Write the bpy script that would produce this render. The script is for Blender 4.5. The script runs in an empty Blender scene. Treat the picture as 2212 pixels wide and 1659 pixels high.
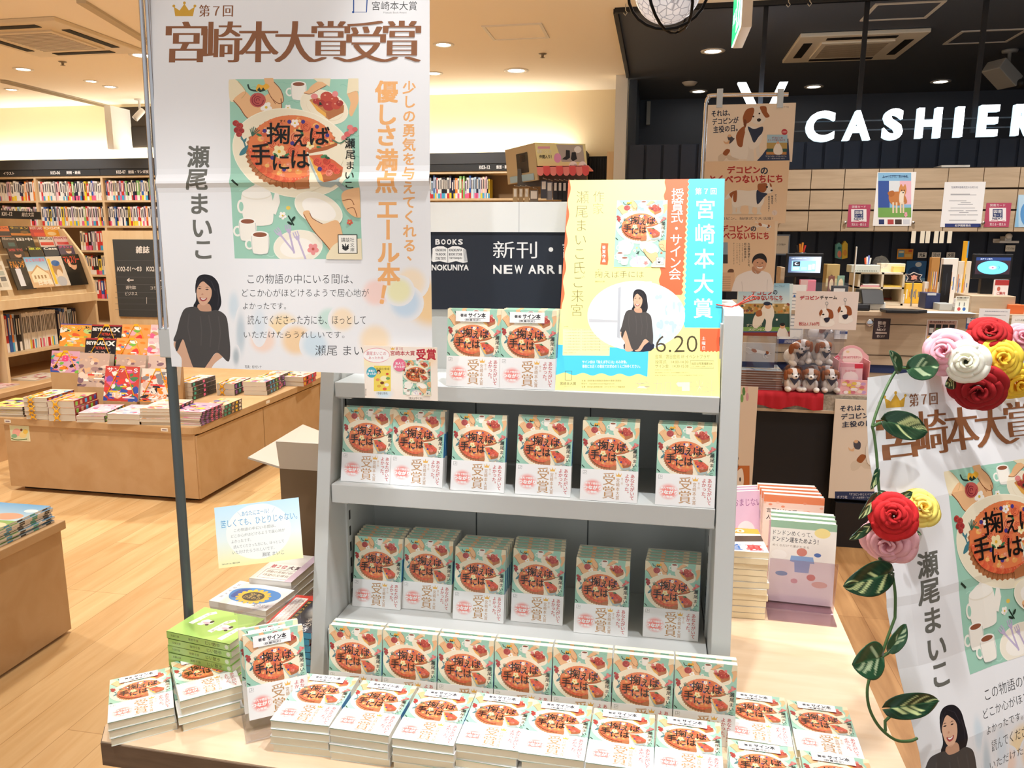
import bpy, bmesh, math, random
from mathutils import Vector, Matrix
R = math.radians
random.seed(7)
SC = bpy.context.scene
COL = SC.collection
# ---------------- camera ----------------
FPX, YAW, PITCH, ROLL, EYE = 1662.67, 0.184727, 0.186226, 0.00431, Vector((0, 0, 1.55))
_f = Vector((-math.sin(YAW)*math.cos(PITCH), math.cos(YAW)*math.cos(PITCH), -math.sin(PITCH)))
_r0 = Vector((math.cos(YAW), math.sin(YAW), 0)); _u0 = _r0.cross(_f)
_r = _r0*math.cos(ROLL) + _u0*math.sin(ROLL); _u = -_r0*math.sin(ROLL) + _u0*math.cos(ROLL)
cam = bpy.data.cameras.new('camera'); cam_o = bpy.data.objects.new('camera', cam); COL.objects.link(cam_o)
cam.sensor_fit = 'HORIZONTAL'; cam.sensor_width = 36.0; cam.lens = FPX/2212*36.0; cam.clip_start = .02; cam.clip_end = 60
cam_o.matrix_world = Matrix(((_r.x, _u.x, -_f.x, EYE.x), (_r.y, _u.y, -_f.y, EYE.y), (_r.z, _u.z, -_f.z, EYE.z), (0, 0, 0, 1)))
SC.camera = cam_o
# ---------------- view, world, lights ----------------
SC.view_settings.view_transform = 'Standard'; SC.view_settings.look = 'None'
SC.view_settings.gamma = 1.0; SC.view_settings.use_curve_mapping = False
SC.view_settings.exposure = 0.62
SC.cycles.use_denoising = True
SC.cycles.max_bounces = 9; SC.cycles.diffuse_bounces = 6; SC.cycles.transparent_max_bounces = 16
SC.cycles.sample_clamp_indirect = 6
world = bpy.data.worlds.new('shop_ambient'); SC.world = world; world.use_nodes = True
world.node_tree.nodes['Background'].inputs[0].default_value = (.98, .99, 1.0, 1); world.node_tree.nodes['Background'].inputs[1].default_value = .37
CEIL = 3.05
def spot(name, loc, target, watts, color, deg, blend=.5, radius=.05):
    l = bpy.data.lights.new(name, 'SPOT'); l.energy = watts; l.color = color; l.spot_size = R(deg); l.spot_blend = blend; l.shadow_soft_size = radius
    o = bpy.data.objects.new(name, l); COL.objects.link(o); o.location = loc
    o.rotation_euler = (Vector(target)-Vector(loc)).to_track_quat('-Z', 'Y').to_euler(); return o
WARM, NEUT, COOL = (1, .91, .78), (1, .97, .93), (.95, .97, 1)
SPOTC = (.97, .985, 1)
spot('display_spot', (-.05, 1.06, 2.98), (-.12, 1.24, .7), 62, SPOTC, 52, .4, .03)
spot('display_spot', (.42, .88, 2.98), (.30, 1.24, .7), 44, SPOTC, 56, .4, .03)
spot('display_spot', (-.98, .56, 2.98), (-.78, 1.12, .68), 46, SPOTC, 38, .5, .03)
spot('display_spot', (-.42, 1.74, 2.98), (-.22, 1.50, .7), 60, SPOTC, 62, .4, .03)
spot('added_poster_spot', (-.66, -.35, 2.98), (-.66, 1.3, 1.62), 24, SPOTC, 25, .5, .04)  # lamp added only to brighten the left poster, no known fitting there
spot('added_poster_spot', (1.05, .1, 2.98), (.72, 1.28, 1.1), 22, SPOTC, 28, .5, .03)  # likewise added, lifts the rose-trimmed poster
for x, y, w, c in ((-2.6, 3.2, 95, WARM), (-4.4, 3.2, 100, WARM), (-3.4, 5.4, 115, WARM), (-5.4, 5.6, 115, WARM), (-1.5, 5.6, 120, WARM), (-1.6, 2.4, 62, WARM), (-7., 5.6, 105, WARM),
                   (1.1, 2.0, 45, NEUT), (2.4, 2.4, 55, NEUT), (1.1, 3.6, 55, NEUT), (2.3, 3.8, 60, NEUT), (1.3, 4.75, 50, NEUT), (2.6, 4.8, 55, NEUT)):  # leading pair added to brighten the dog banner and counter fronts
    spot('downlight_or_added_beam', (x, y, CEIL-.06), (x, y, 0), w, c, 115, .7, .07)
def cove(name, loc, sx, sy, watts, color):
    l = bpy.data.lights.new(name, 'AREA'); l.shape = 'RECTANGLE'; l.size = sx; l.size_y = sy; l.energy = watts; l.color = color
    o = bpy.data.objects.new(name, l); COL.objects.link(o); o.location = loc; o.rotation_euler = (R(180-12), 0, 0); return o
cove('cove_strip', (-6.7, 8.19, 2.44), 2.9, .06, 11, (1, .93, .80)); cove('cove_strip', (-2.2, 8.19, 2.44), 2.6, .06, 10, (1, .93, .80)); cove('cove_strip', (-4.4, 8.19, 2.44), 1.7, .06, 6, (1, .93, .80))
for x in (-6.6, -5.0, -2.0): spot('bookcase_spot', (x, 6.9, CEIL-.06), (x, 8.0, 1.7), 45, NEUT, 80, .7, .05)
# ---------------- helpers: colour, materials, meshes ----------------
def lin(h, a=1.0):
    if not isinstance(h, str): return (h[0], h[1], h[2], 1.0)
    h = h.lstrip('#'); o = []
    if len(h) == 3: h = ''.join(c*2 for c in h)
    for i in (0, 2, 4):
        v = int(h[i:i+2], 16)/255.0
        o.append(v/12.92 if v <= .04045 else ((v+.055)/1.055)**2.4)
    return (*o, a)
_M = {}
def mat(name, color=None, rough=.5, metal=0.0, coat=0.0, emit=0.0, trans=0.0, alpha=1.0, bump=0.0, bscale=60, spec=.5, ior=1.45):
    if name in _M: return _M[name]
    m = bpy.data.materials.new(name); m.use_nodes = True; nt = m.node_tree; b = nt.nodes['Principled BSDF']
    b.inputs['Roughness'].default_value = rough; b.inputs['Metallic'].default_value = metal
    b.inputs['Coat Weight'].default_value = coat; b.inputs['Coat Roughness'].default_value = .06
    b.inputs['Transmission Weight'].default_value = trans; b.inputs['Alpha'].default_value = alpha
    b.inputs['Specular IOR Level'].default_value = spec; b.inputs['IOR'].default_value = ior
    if color is None:
        a = nt.nodes.new('ShaderNodeVertexColor'); a.layer_name = 'Col'; nt.links.new(a.outputs[0], b.inputs['Base Color'])
        if emit: nt.links.new(a.outputs[0], b.inputs['Emission Color']); b.inputs['Emission Strength'].default_value = emit
    else:
        b.inputs['Base Color'].default_value = lin(color)
        if emit: b.inputs['Emission Color'].default_value = lin(color); b.inputs['Emission Strength'].default_value = emit
    if bump:
        tc = nt.nodes.new('ShaderNodeTexCoord'); n = nt.nodes.new('ShaderNodeTexNoise'); n.inputs['Scale'].default_value = bscale; n.inputs['Detail'].default_value = 3
        nt.links.new(tc.outputs['Object'], n.inputs['Vector']); bp = nt.nodes.new('ShaderNodeBump'); bp.inputs['Strength'].default_value = bump; bp.inputs['Distance'].default_value = .002
        nt.links.new(n.outputs[0], bp.inputs['Height']); nt.links.new(bp.outputs[0], b.inputs['Coat Normal' if coat else 'Normal'])
    _M[name] = m; return m
def wood(name, c1, c2, rot=0.0, scale=(1, 14, 14), rough=.45, plank=None):
    if name in _M: return _M[name]
    m = bpy.data.materials.new(name); m.use_nodes = True; nt = m.node_tree; N = nt.nodes.new; L = nt.links.new; b = nt.nodes['Principled BSDF']
    tc = N('ShaderNodeTexCoord'); mp = N('ShaderNodeMapping'); mp.inputs['Rotation'].default_value = (0, 0, rot); L(tc.outputs['Object'], mp.inputs[0])
    m2 = N('ShaderNodeMapping'); m2.inputs['Scale'].default_value = scale; L(mp.outputs[0], m2.inputs[0])
    n = N('ShaderNodeTexNoise'); n.inputs['Scale'].default_value = 2.2; n.inputs['Detail'].default_value = 6; n.inputs['Distortion'].default_value = .6
    L(m2.outputs[0], n.inputs['Vector'])
    cr = N('ShaderNodeValToRGB'); cr.color_ramp.elements[0].position = .3; cr.color_ramp.elements[1].position = .72
    cr.color_ramp.elements[0].color = lin(c2); cr.color_ramp.elements[1].color = lin(c1); L(n.outputs[0], cr.inputs[0])
    out = cr.outputs[0]
    if plank:
        br = N('ShaderNodeTexBrick'); br.inputs['Scale'].default_value = 1.0; br.inputs['Brick Width'].default_value = plank[0]; br.inputs['Row Height'].default_value = plank[1]
        br.inputs['Mortar Size'].default_value = .0012; br.inputs['Mortar Smooth'].default_value = .1; br.offset_frequency = 3; br.offset = .37
        br.inputs['Color1'].default_value = (1, 1, 1, 1); br.inputs['Color2'].default_value = (.80, .76, .70, 1); br.inputs['Mortar'].default_value = (.55, .45, .36, 1)
        L(mp.outputs[0], br.inputs['Vector'])
        mx = N('ShaderNodeMix'); mx.data_type = 'RGBA'; mx.blend_type = 'MULTIPLY'; mx.inputs[0].default_value = 1
        L(out, mx.inputs[6]); L(br.outputs[0], mx.inputs[7]); out = mx.outputs[2]
    L(out, b.inputs['Base Color']); b.inputs['Roughness'].default_value = rough
    _M[name] = m; return m
class MB:
    """collects faces with a colour and a material each; build() links them as ONE mesh object"""
    def __init__(s): s.v = []; s.f = []; s.c = []; s.m = []; s.mats = []; s.sm = []
    def mi(s, m):
        if m not in s.mats: s.mats.append(m)
        return s.mats.index(m)
    def add(s, vs, fs, col, m, M=None, smooth=False):
        b = len(s.v); s.v += [tuple(M @ Vector(p)) if M is not None else tuple(p) for p in vs]; i = s.mi(m)
        col = lin(col) if isinstance(col, str) else col
        for f in fs: s.f.append(tuple(b+k for k in f)); s.c.append(col); s.m.append(i); s.sm.append(smooth)
    def box(s, lo, hi, col='#ffffff', m=None, M=None):
        x0, y0, z0 = lo; x1, y1, z1 = hi
        s.add([(x0,y0,z0),(x1,y0,z0),(x1,y1,z0),(x0,y1,z0),(x0,y0,z1),(x1,y0,z1),(x1,y1,z1),(x0,y1,z1)],
              [(0,3,2,1),(4,5,6,7),(0,1,5,4),(1,2,6,5),(2,3,7,6),(3,0,4,7)], col, m, M)
    def prism(s, pts, a, b, axis, col='#ffffff', m=None, M=None):
        n = len(pts); ar = sum(pts[i][0]*pts[(i+1) % n][1]-pts[(i+1) % n][0]*pts[i][1] for i in range(n))
        if ar < 0: pts = pts[::-1]
        def P(p, h): return {'x': (h, p[0], p[1]), 'y': (p[0], h, p[1]), 'z': (p[0], p[1], h)}[axis]
        vs = [P(p, a) for p in pts]+[P(p, b) for p in pts]; fl = (axis == 'y') != (b < a)
        F = [tuple(range(n))[::-1], tuple(range(n, 2*n))]+[(i, (i+1) % n, n+(i+1) % n, n+i) for i in range(n)]
        s.add(vs, [f[::-1] for f in F] if fl else F, col, m, M)
    def tube(s, path, r, n=10, col='#ffffff', m=None, M=None, caps=True):
        P = [Vector(p) for p in path]; rs = r if isinstance(r, (list, tuple)) else [r]*len(P); vs = []; fs = []; up = None
        for i, p in enumerate(P):
            t = (P[min(i+1, len(P)-1)]-P[max(i-1, 0)]).normalized()
            if up is None: up = t.orthogonal().normalized()
            up = (up-t*up.dot(t)).normalized(); w = t.cross(up)
            for k in range(n): a = 2*math.pi*k/n; vs.append(p+(up*math.cos(a)+w*math.sin(a))*rs[i])
        for i in range(len(P)-1):
            for k in range(n): fs.append((i*n+k, i*n+(k+1) % n, (i+1)*n+(k+1) % n, (i+1)*n+k))
        s.add(vs, fs, col, m, M, True)
        if caps: s.add(vs[:n], [tuple(range(n))[::-1]], col, m, M); s.add(vs[-n:], [tuple(range(n))], col, m, M)
    def lathe(s, prof, n=24, col='#ffffff', m=None, M=None, smooth=True):
        vs = []; fs = []
        for r, z in prof:
            for k in range(n): a = 2*math.pi*k/n; vs.append((r*math.cos(a), r*math.sin(a), z))
        for i in range(len(prof)-1):
            for k in range(n): fs.append((i*n+k, i*n+(k+1) % n, (i+1)*n+(k+1) % n, (i+1)*n+k))
        s.add(vs, fs, col, m, M, smooth)
    def ball(s, c, r, col='#ffffff', m=None, M=None, nu=14, nv=9):
        r = r if isinstance(r, (tuple, list)) else (r, r, r); vs = []; fs = []
        for j in range(nv+1):
            b = math.pi*j/nv
            for i in range(nu): a = 2*math.pi*i/nu; vs.append((c[0]+r[0]*math.sin(b)*math.cos(a), c[1]+r[1]*math.sin(b)*math.sin(a), c[2]-r[2]*math.cos(b)))
        for j in range(nv):
            for i in range(nu): fs.append((j*nu+i, j*nu+(i+1) % nu, (j+1)*nu+(i+1) % nu, (j+1)*nu+i))
        s.add(vs, fs, col, m, M, True)
    def mesh(s, name):
        me = bpy.data.meshes.new(name); me.from_pydata(s.v, [], s.f)
        for m in s.mats: me.materials.append(m)
        me.polygons.foreach_set('material_index', s.m); me.polygons.foreach_set('use_smooth', s.sm)
        a = me.color_attributes.new('Col', 'FLOAT_COLOR', 'CORNER'); buf = []
        for f, c in zip(s.f, s.c):
            if isinstance(c, list):
                for k in c: buf += k
            else: buf += list(c)*len(f)
        a.data.foreach_set('color', buf); me.update(); return me
    def build(s, name, parent=None, M=None, bevel=0.0):
        o = bpy.data.objects.new(name, s.mesh(name)); COL.objects.link(o)
        if parent is not None: o.parent = parent
        if M is not None: o.matrix_local = M
        if bevel:
            b = o.modifiers.new('soft_edges', 'BEVEL'); b.width = bevel; b.segments = 2; b.limit_method = 'ANGLE'; b.angle_limit = R(50)
        return o
def empty(name, M=None):
    o = bpy.data.objects.new(name, None); COL.objects.link(o); o.empty_display_size = .05
    if M is not None: o.matrix_world = M if isinstance(M, Matrix) else Matrix.Translation(M)
    return o
def tag(o, label, cat, group=None):
    o['label'] = label; o['category'] = cat
    if group: o['group'] = group
    return o
def struct(o): o['kind'] = 'structure'; return o
def plab(o, label): o['label'] = label; return o
def dup(o, M=None, parent=None):
    c = o.copy(); COL.objects.link(c)
    if parent is not None: c.parent = parent
    for ch in o.children: dup(ch, None, c)
    if M is not None: c.matrix_world = M
    for k in ('label', 'group'):
        if parent is None and k in c: del c[k]
    return c
def TR(x, y, z, rz=0.0, rx=0.0, ry=0.0): return Matrix.Translation((x, y, z)) @ Matrix.Rotation(rz, 4, 'Z') @ Matrix.Rotation(rx, 4, 'X') @ Matrix.Rotation(ry, 4, 'Y')
# ---------------- camera rays: photo pixel -> point at a stated depth, height or plane ----------------
def ray(x, y): return _f + _r*((x-1106)/FPX) - _u*((y-829.5)/FPX)
def atY(x, y, Y): d = ray(x, y); return EYE+d*(Y/d.y)
def atZ(x, y, Z): d = ray(x, y); return EYE+d*((Z-EYE.z)/d.z)
class Plane:
    """a flat sheet's plane: origin O, unit axes U (right) and V (up); px() = where a photo pixel lands on it"""
    def __init__(s, O, U=(1, 0, 0), V=(0, 0, 1)):
        s.O = Vector(O); s.U = Vector(U).normalized(); s.V = Vector(V); s.V = (s.V-s.U*s.U.dot(s.V)).normalized(); s.N = s.U.cross(s.V)
        s.M = Matrix(((s.U.x, s.V.x, s.N.x, s.O.x), (s.U.y, s.V.y, s.N.y, s.O.y), (s.U.z, s.V.z, s.N.z, s.O.z), (0, 0, 0, 1)))
    def px(s, x, y):
        d = ray(x, y); t = (s.O-EYE).dot(s.N)/d.dot(s.N); p = EYE+d*t-s.O; return (p.dot(s.U), p.dot(s.V))
def zoomed(x0, y0, k, T=None):
    f = lambda x, y: (x0+x/k, y0+y/k)
    return (lambda x, y: T(*f(x, y))) if T else f
# ---------------- printed artwork: layered flat shapes on a sheet ----------------
_fc = None; _gc = {}
def glyphs(s, off=0.0, res=2):
    global _fc
    k = (s, off, res)
    if k in _gc: return _gc[k]
    if _fc is None:
        c = bpy.data.curves.new('lettering', 'FONT'); _fc = bpy.data.objects.new('lettering', c); COL.objects.link(_fc)
    c = _fc.data; c.body = s; c.offset = off; c.resolution_u = res
    dg = bpy.context.evaluated_depsgraph_get(); dg.update(); me = bpy.data.meshes.new_from_object(_fc.evaluated_get(dg))
    r = ([(v.co.x, v.co.y) for v in me.vertices], [tuple(p.vertices) for p in me.polygons]); bpy.data.meshes.remove(me); _gc[k] = r; return r
def bez(pts, n=8, closed=True):
    """smooth closed outline through points (Catmull-Rom)"""
    o = []; m = len(pts)
    for i in range(m if closed else m-1):
        g = (lambda k: pts[k % m]) if closed else (lambda k: pts[max(0, min(m-1, k))])
        a, b, c, d = g(i-1), g(i), g(i+1), g(i+2)
        for k in range(n):
            t = k/n; t2 = t*t; t3 = t2*t
            o.append(tuple(.5*(2*b[j]+(c[j]-a[j])*t+(2*a[j]-5*b[j]+4*c[j]-d[j])*t2+(3*b[j]-a[j]-3*c[j]+d[j])*t3) for j in (0, 1)))
    if not closed: o.append(tuple(pts[-1]))
    return o
class Art:
    def __init__(s, T=None, dz=3e-5, clip=None): s.T = T or (lambda x, y: (x, y)); s.items = []; s.bb = []; s.dz = dz; s.clip = clip
    def _put(s, uv, fs, col, same=False):
        bx = (min(p[0] for p in uv), min(p[1] for p in uv), max(p[0] for p in uv), max(p[1] for p in uv))
        if same and s.items: k = s.items[-1][3]
        else: k = 1+max((q[3] for q, b in zip(s.items, s.bb) if b[0] < bx[2] and bx[0] < b[2] and b[1] < bx[3] and bx[1] < b[3]), default=-1)
        s.bb.append(bx)
        F = []; C_ = []
        for j, f in enumerate(fs):
            n = len(f); ar = sum(uv[f[i]][0]*uv[f[(i+1) % n]][1]-uv[f[(i+1) % n]][0]*uv[f[i]][1] for i in range(n)); c = col[j] if isinstance(col, list) else col
            if ar < 0: f = tuple(f)[::-1]; c = c[::-1] if isinstance(c, list) else c
            F.append(tuple(f)); C_.append(c)
        s.items.append((uv, F, C_, k))
    def raw(s, pts, col):
        uv = [s.T(*p) for p in pts]
        if s.clip:
            x0, y0, x1, y1 = s.clip
            for ax, lim, sg in ((0, x0, 1), (0, x1, -1), (1, y0, 1), (1, y1, -1)):
                o = []
                for i in range(len(uv)):
                    p, q = uv[i], uv[(i+1) % len(uv)]; ip, iq = sg*(p[ax]-lim) >= 0, sg*(q[ax]-lim) >= 0
                    if ip: o.append(p)
                    if ip != iq: t = (lim-p[ax])/(q[ax]-p[ax]); o.append((p[0]+(q[0]-p[0])*t, p[1]+(q[1]-p[1])*t))
                uv = o
                if len(uv) < 3: return
        s._put(uv, [tuple(range(len(uv)))], lin(col) if isinstance(col, str) else col)
    def poly(s, pts, col): s.raw(pts, col)
    def blob(s, pts, col, n=6): s.raw(bez(pts, n), col)
    def rect(s, x0, y0, x1, y1, col): s.raw([(x0, y0), (x1, y0), (x1, y1), (x0, y1)], col)
    def ell(s, cx, cy, rx, ry, col, rot=0, n=28):
        c, d = math.cos(R(rot)), math.sin(R(rot))
        s.raw([(cx+rx*math.cos(a)*c-ry*math.sin(a)*d, cy+rx*math.cos(a)*d+ry*math.sin(a)*c) for a in (2*math.pi*i/n for i in range(n))], col)
    def halo(s, cx, cy, rx, ry, c0, c1, n=32, rings=5, core=.25):
        c0, c1 = lin(c0), lin(c1); uv = []; fs = []; cols = []
        for j in range(rings+1):
            f = core+(1-core)*j/rings
            for i in range(n): a = 2*math.pi*i/n; uv.append(s.T(cx+rx*f*math.cos(a), cy+ry*f*math.sin(a)))
        if s.clip: uv = [(min(max(p[0], s.clip[0]), s.clip[2]), min(max(p[1], s.clip[1]), s.clip[3])) for p in uv]
        w = lambda j: (3*(j/rings)**2-2*(j/rings)**3)
        mixc = lambda t: tuple(c0[k]*(1-t)+c1[k]*t for k in range(4))
        F = [tuple(range(n))]; Cs = [[mixc(0)]*n]
        for j in range(rings):
            for i in range(n):
                F.append((j*n+i, j*n+(i+1) % n, (j+1)*n+(i+1) % n, (j+1)*n+i)); Cs.append([mixc(w(j)), mixc(w(j)), mixc(w(j+1)), mixc(w(j+1))])
        s._put(uv, F, Cs)
    def grad(s, x0, y0, x1, y1, c0, c1, horiz=False):
        uv = [s.T(*p) for p in ((x0, y0), (x1, y0), (x1, y1), (x0, y1))]; a, b = lin(c0), lin(c1)
        cs = [a, b, b, a] if horiz else [a, a, b, b]
        s._put(uv, [(0, 1, 2, 3)], [cs])
    def line(s, pts, w, col):
        L_, R_ = [], []
        for i, p in enumerate(pts):
            a = pts[max(i-1, 0)]; b = pts[min(i+1, len(pts)-1)]; dx, dy = b[0]-a[0], b[1]-a[1]; l = math.hypot(dx, dy) or 1
            h = w/2; L_.append((p[0]-dy/l*h, p[1]+dx/l*h)); R_.append((p[0]+dy/l*h, p[1]-dx/l*h))
        s.raw(L_+R_[::-1], col)
    def curve(s, pts, w, col, n=6): s.line(bez(pts, n, False), w, col)
    def _gl(s, g, f, col, same=False):
        uv = [s.T(*f(x, y)) for x, y in g[0]]
        if not uv: return
        s._put(uv, g[1], lin(col) if isinstance(col, str) else col, same)
    def text(s, t, x0, y0, x1, y1, col, off=0.0, res=2, serif=0.0, skew=0.0):
        """lettering t fitted to the box (x0,y0)-(x1,y1); y grows downwards; skew = drop per unit x"""
        g = glyphs(t, min(off, 0)-serif*.26, res)
        if not g[0]: return
        ax = min(p[0] for p in g[0]); bx = max(p[0] for p in g[0]); ay = min(p[1] for p in g[0]); by = max(p[1] for p in g[0])
        kx = (x1-x0)/max(bx-ax, 1e-6); ky = (y1-y0)/max(by-ay, 1e-6)
        for sx_, sy_ in s.weights(off, serif):
            s._gl(g, lambda x, y: (x0+(x+sx_-ax)*kx, y1-(y+sy_-ay)*ky+skew*(x-ax)*kx), col)
    def weights(s, off, serif):
        if serif: return [(serif*q, 0) for q in (-1, -.6, -.2, .2, .6, 1)]
        if off > 0: return [(-off, -off), (off, -off), (-off, off), (off, off)]
        return [(0, 0)]
    def em(s, ch, x, y, h, col, off=0.0, rot=0, sx=1.0, serif=0.0, res=2):
        """one em-square character: (x,y) = centre of its cell, h = cell size"""
        g = glyphs(ch, min(off, 0)-serif*.26, res); c, d = math.cos(R(rot)), math.sin(R(rot))
        for sx_, sy_ in s.weights(off, serif):
            def f(a, b):
                u, v = (a+sx_-.5)*h*sx, -(b+sy_-.38)*h; return (x+u*c-v*d, y+u*d+v*c)
            s._gl(g, f, col)
    def vtext(s, t, x, y, h, step, col, off=0.0, dx=0.0, sx=1.0, serif=0.0):
        """vertical lettering from the top: first cell centre (x,y), pitch step"""
        for i, ch in enumerate(t):
            X, Y = x+dx*i, y+step*i
            if ch in 'ー―〜（）': s.em(ch, X, Y, h, col, off, 90, 1, serif)
            elif ch in '、。': s.em(ch, X+h*.6, Y-h*.55, h, col, off, 0, sx, serif)
            elif ch in 'っゃゅょッャュョ': s.em(ch, X+h*.1, Y-h*.1, h, col, off, 0, sx, serif)
            elif ch != ' ': s.em(ch, X, Y, h, col, off, 0, sx, serif)
    def lay(s, mb, m, w0=0.0, W=None, M=None, cuts=None):
        """put the layers into mesh builder mb; W(u,v,w) bends the sheet, cuts = (u lines, v lines) where it is creased"""
        for uv, fs, col, k in s.items:
            w = w0+(k+1)*s.dz; F = []; C_ = []; P = list(uv)
            for j, f in enumerate(fs):
                pcs = [[P[q] for q in f]]; hit = False
                for ax in ((0, 1) if cuts else ()):
                    for c in cuts[ax]:
                        nx = []
                        for g in pcs:
                            if min(q[ax] for q in g) < c-1e-9 and max(q[ax] for q in g) > c+1e-9:
                                hit = True
                                for sg in (1, -1):
                                    o = []
                                    for i in range(len(g)):
                                        p, q = g[i], g[(i+1) % len(g)]; ip, iq = sg*(p[ax]-c) >= 0, sg*(q[ax]-c) >= 0
                                        if ip: o.append(p)
                                        if ip != iq: t = (c-p[ax])/(q[ax]-p[ax]); o.append((p[0]+(q[0]-p[0])*t, p[1]+(q[1]-p[1])*t))
                                    if len(o) > 2: nx.append(o)
                            else: nx.append(g)
                        pcs = nx
                if not hit: F.append(f); C_.append(col[j]); continue
                c0 = col[j]; c0 = tuple(sum(c[q] for c in c0)/len(c0) for q in range(4)) if isinstance(c0, list) else c0
                for g in pcs: n = len(P); P += g; F.append(tuple(range(n, n+len(g)))); C_.append(c0)
            vs = [W(u, v, w) if W else (u, v, w) for u, v in P]
            b = len(mb.v); mb.v += [tuple(M @ Vector(p)) if M is not None else tuple(p) for p in vs]; i = mb.mi(m)
            for f, c in zip(F, C_): mb.f.append(tuple(b+q for q in f)); mb.c.append(c); mb.m.append(i); mb.sm.append(False)
def extents(pts): return min(p[0] for p in pts), min(p[1] for p in pts), max(p[0] for p in pts), max(p[1] for p in pts)
def sheet(name, pl, pxs, thick, col, m, label=None, cat=None, group=None, art=None, T=None, dz=6e-5, back=None, parent=None, side=None):
    """a flat printed board or paper: rectangle round photo pixels pxs on plane pl, with art(Art) printed on its front"""
    u0, v0, u1, v1 = extents([pl.px(*p) for p in pxs]); mb = MB()
    mb.box((u0, v0, -thick), (u1, v1, 0), side or col, m)
    if side: mb.add([(u0, v0, 1e-5), (u1, v0, 1e-5), (u1, v1, 1e-5), (u0, v1, 1e-5)], [(0, 1, 2, 3)], col, m)
    if art:
        a = Art(zoomed(*T, pl.px) if T else pl.px, dz, (u0, v0, u1, v1)); art(a); a.lay(mb, m, 2e-5)
    o = mb.build(name, parent, pl.M if parent is None else parent.matrix_world.inverted() @ pl.M)
    if label: tag(o, label, cat, group)
    return o
PRINT = mat('printed_paper', None, .55); GLOSS = mat('glossy_print', None, .3, coat=.25); FILM = mat('shrink_wrapped_print', None, .45, coat=.8, bump=.35, bscale=45)
PLAST = mat('plain_plastic', None, .4); MATTE = mat('matte_paint', None, .8); GLOW = mat('lit_screen', None, .3, emit=1.2)
CHROME = mat('chrome', '#d8d8dc', .12, 1.0); STEEL = mat('dark_steel', '#5a6365', .35, .25); BLACK = mat('black_plastic', '#15161a', .4)
def clear_plastic(name, tint, gloss=.08, rough=.04, bump=0.0, edge=.35):
    m = bpy.data.materials.new(name); m.use_nodes = True; nt = m.node_tree; N = nt.nodes.new; L = nt.links.new; nt.nodes.remove(nt.nodes['Principled BSDF'])
    t = N('ShaderNodeBsdfTransparent'); t.inputs[0].default_value = lin(tint); g = N('ShaderNodeBsdfGlossy'); g.inputs['Roughness'].default_value = rough
    lw = N('ShaderNodeLayerWeight'); lw.inputs[0].default_value = .35; mr = N('ShaderNodeMath'); mr.operation = 'MULTIPLY_ADD'; mr.inputs[1].default_value = edge; mr.inputs[2].default_value = gloss
    mx = N('ShaderNodeMixShader'); L(lw.outputs['Fresnel'], mr.inputs[0]); L(mr.outputs[0], mx.inputs[0]); L(t.outputs[0], mx.inputs[1]); L(g.outputs[0], mx.inputs[2]); L(mx.outputs[0], nt.nodes['Material Output'].inputs[0])
    if bump:
        n = N('ShaderNodeTexNoise'); n.inputs['Scale'].default_value = 40; bp = N('ShaderNodeBump'); bp.inputs['Strength'].default_value = bump; bp.inputs['Distance'].default_value = .01; L(n.outputs[0], bp.inputs['Height']); L(bp.outputs[0], g.inputs['Normal']); L(bp.outputs[0], lw.inputs['Normal'])
    return m
ACRYL = clear_plastic('clear_acrylic', '#fafafc', .03); SMOKE = clear_plastic('violet_clear_acrylic', '#ece4ec', .05); BAG = clear_plastic('clear_bag_film', '#fcfcfe', .02, .12, .6, .2)
GREY = mat('grey_powder_coat', '#c9ccca', .45); WHITE = mat('white_paint', '#eef0ee', .5)
# ---------------- the room ----------------
OAK = wood('pale_oak_boards', '#e6c899', '#d6b07c', R(90), (1.2, 9, 9), .38, (1.4, .15))
LAMI = wood('tan_laminate', '#c9aa84', '#bd9a70', 0, (3, 3, 3), .5)
BIRCH = wood('pale_birch', '#e2cca8', '#d4b88e', 0, (6, 6, 1.2), .5)
ASH = wood('greyed_ash_veneer', '#c6b196', '#b39d82', 0, (1.5, 9, 16), .5)
TABLETOP = wood('blond_table_veneer', '#ecd5b8', '#e0c3a0', 0, (2, 14, 14), .42)
TABLEEDGE = wood('brown_table_edge', '#7a6350', '#5c4838', 0, (3, 14, 26), .5)
CREAM = mat('cream_plaster', '#f2e2be', .85); CEILM = mat('cream_ceiling', '#fdf4e4', .85)
NAVY = mat('midnight_paint', '#555c69', .7); NAVYP = mat('midnight_panel', '#252c3a', .6)
mb = MB(); mb.box((-10, -1.5, -.1), (6.5, 10, 0), m=OAK); struct(mb.build('floor'))
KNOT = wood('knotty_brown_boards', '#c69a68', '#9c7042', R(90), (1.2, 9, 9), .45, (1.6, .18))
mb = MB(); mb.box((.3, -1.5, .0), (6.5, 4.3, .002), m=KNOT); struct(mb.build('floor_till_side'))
mb = MB(); mb.box((-10, 8.3, 0), (-.34, 8.45, CEIL), m=CREAM); struct(mb.build('wall_back'))
mb = MB(); mb.box((-10.1, -1.5, 0), (-10, 10, CEIL), m=CREAM); struct(mb.build('wall_left'))
mb = MB(); mb.box((6.5, -1.5, 0), (6.6, 10, CEIL), m=NAVY); struct(mb.build('wall_right'))
mb = MB(); mb.box((-10, -1.5, CEIL), (-.34, 10, CEIL+.1), m=CEILM); mb.box((-.34, -1.5, CEIL), (6.5, 5.49, CEIL+.1), m=CEILM); struct(mb.build('ceiling'))
mb = MB(); mb.box((-.34, 5.49, CEIL+.002), (6.5, 10, CEIL+.1), m=NAVY); struct(mb.build('ceiling_dark'))
mb = MB(); mb.box((-.34, 8.96, 0), (6.5, 9.1, CEIL), m=NAVY); struct(mb.build('wall_cashier'))
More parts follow.
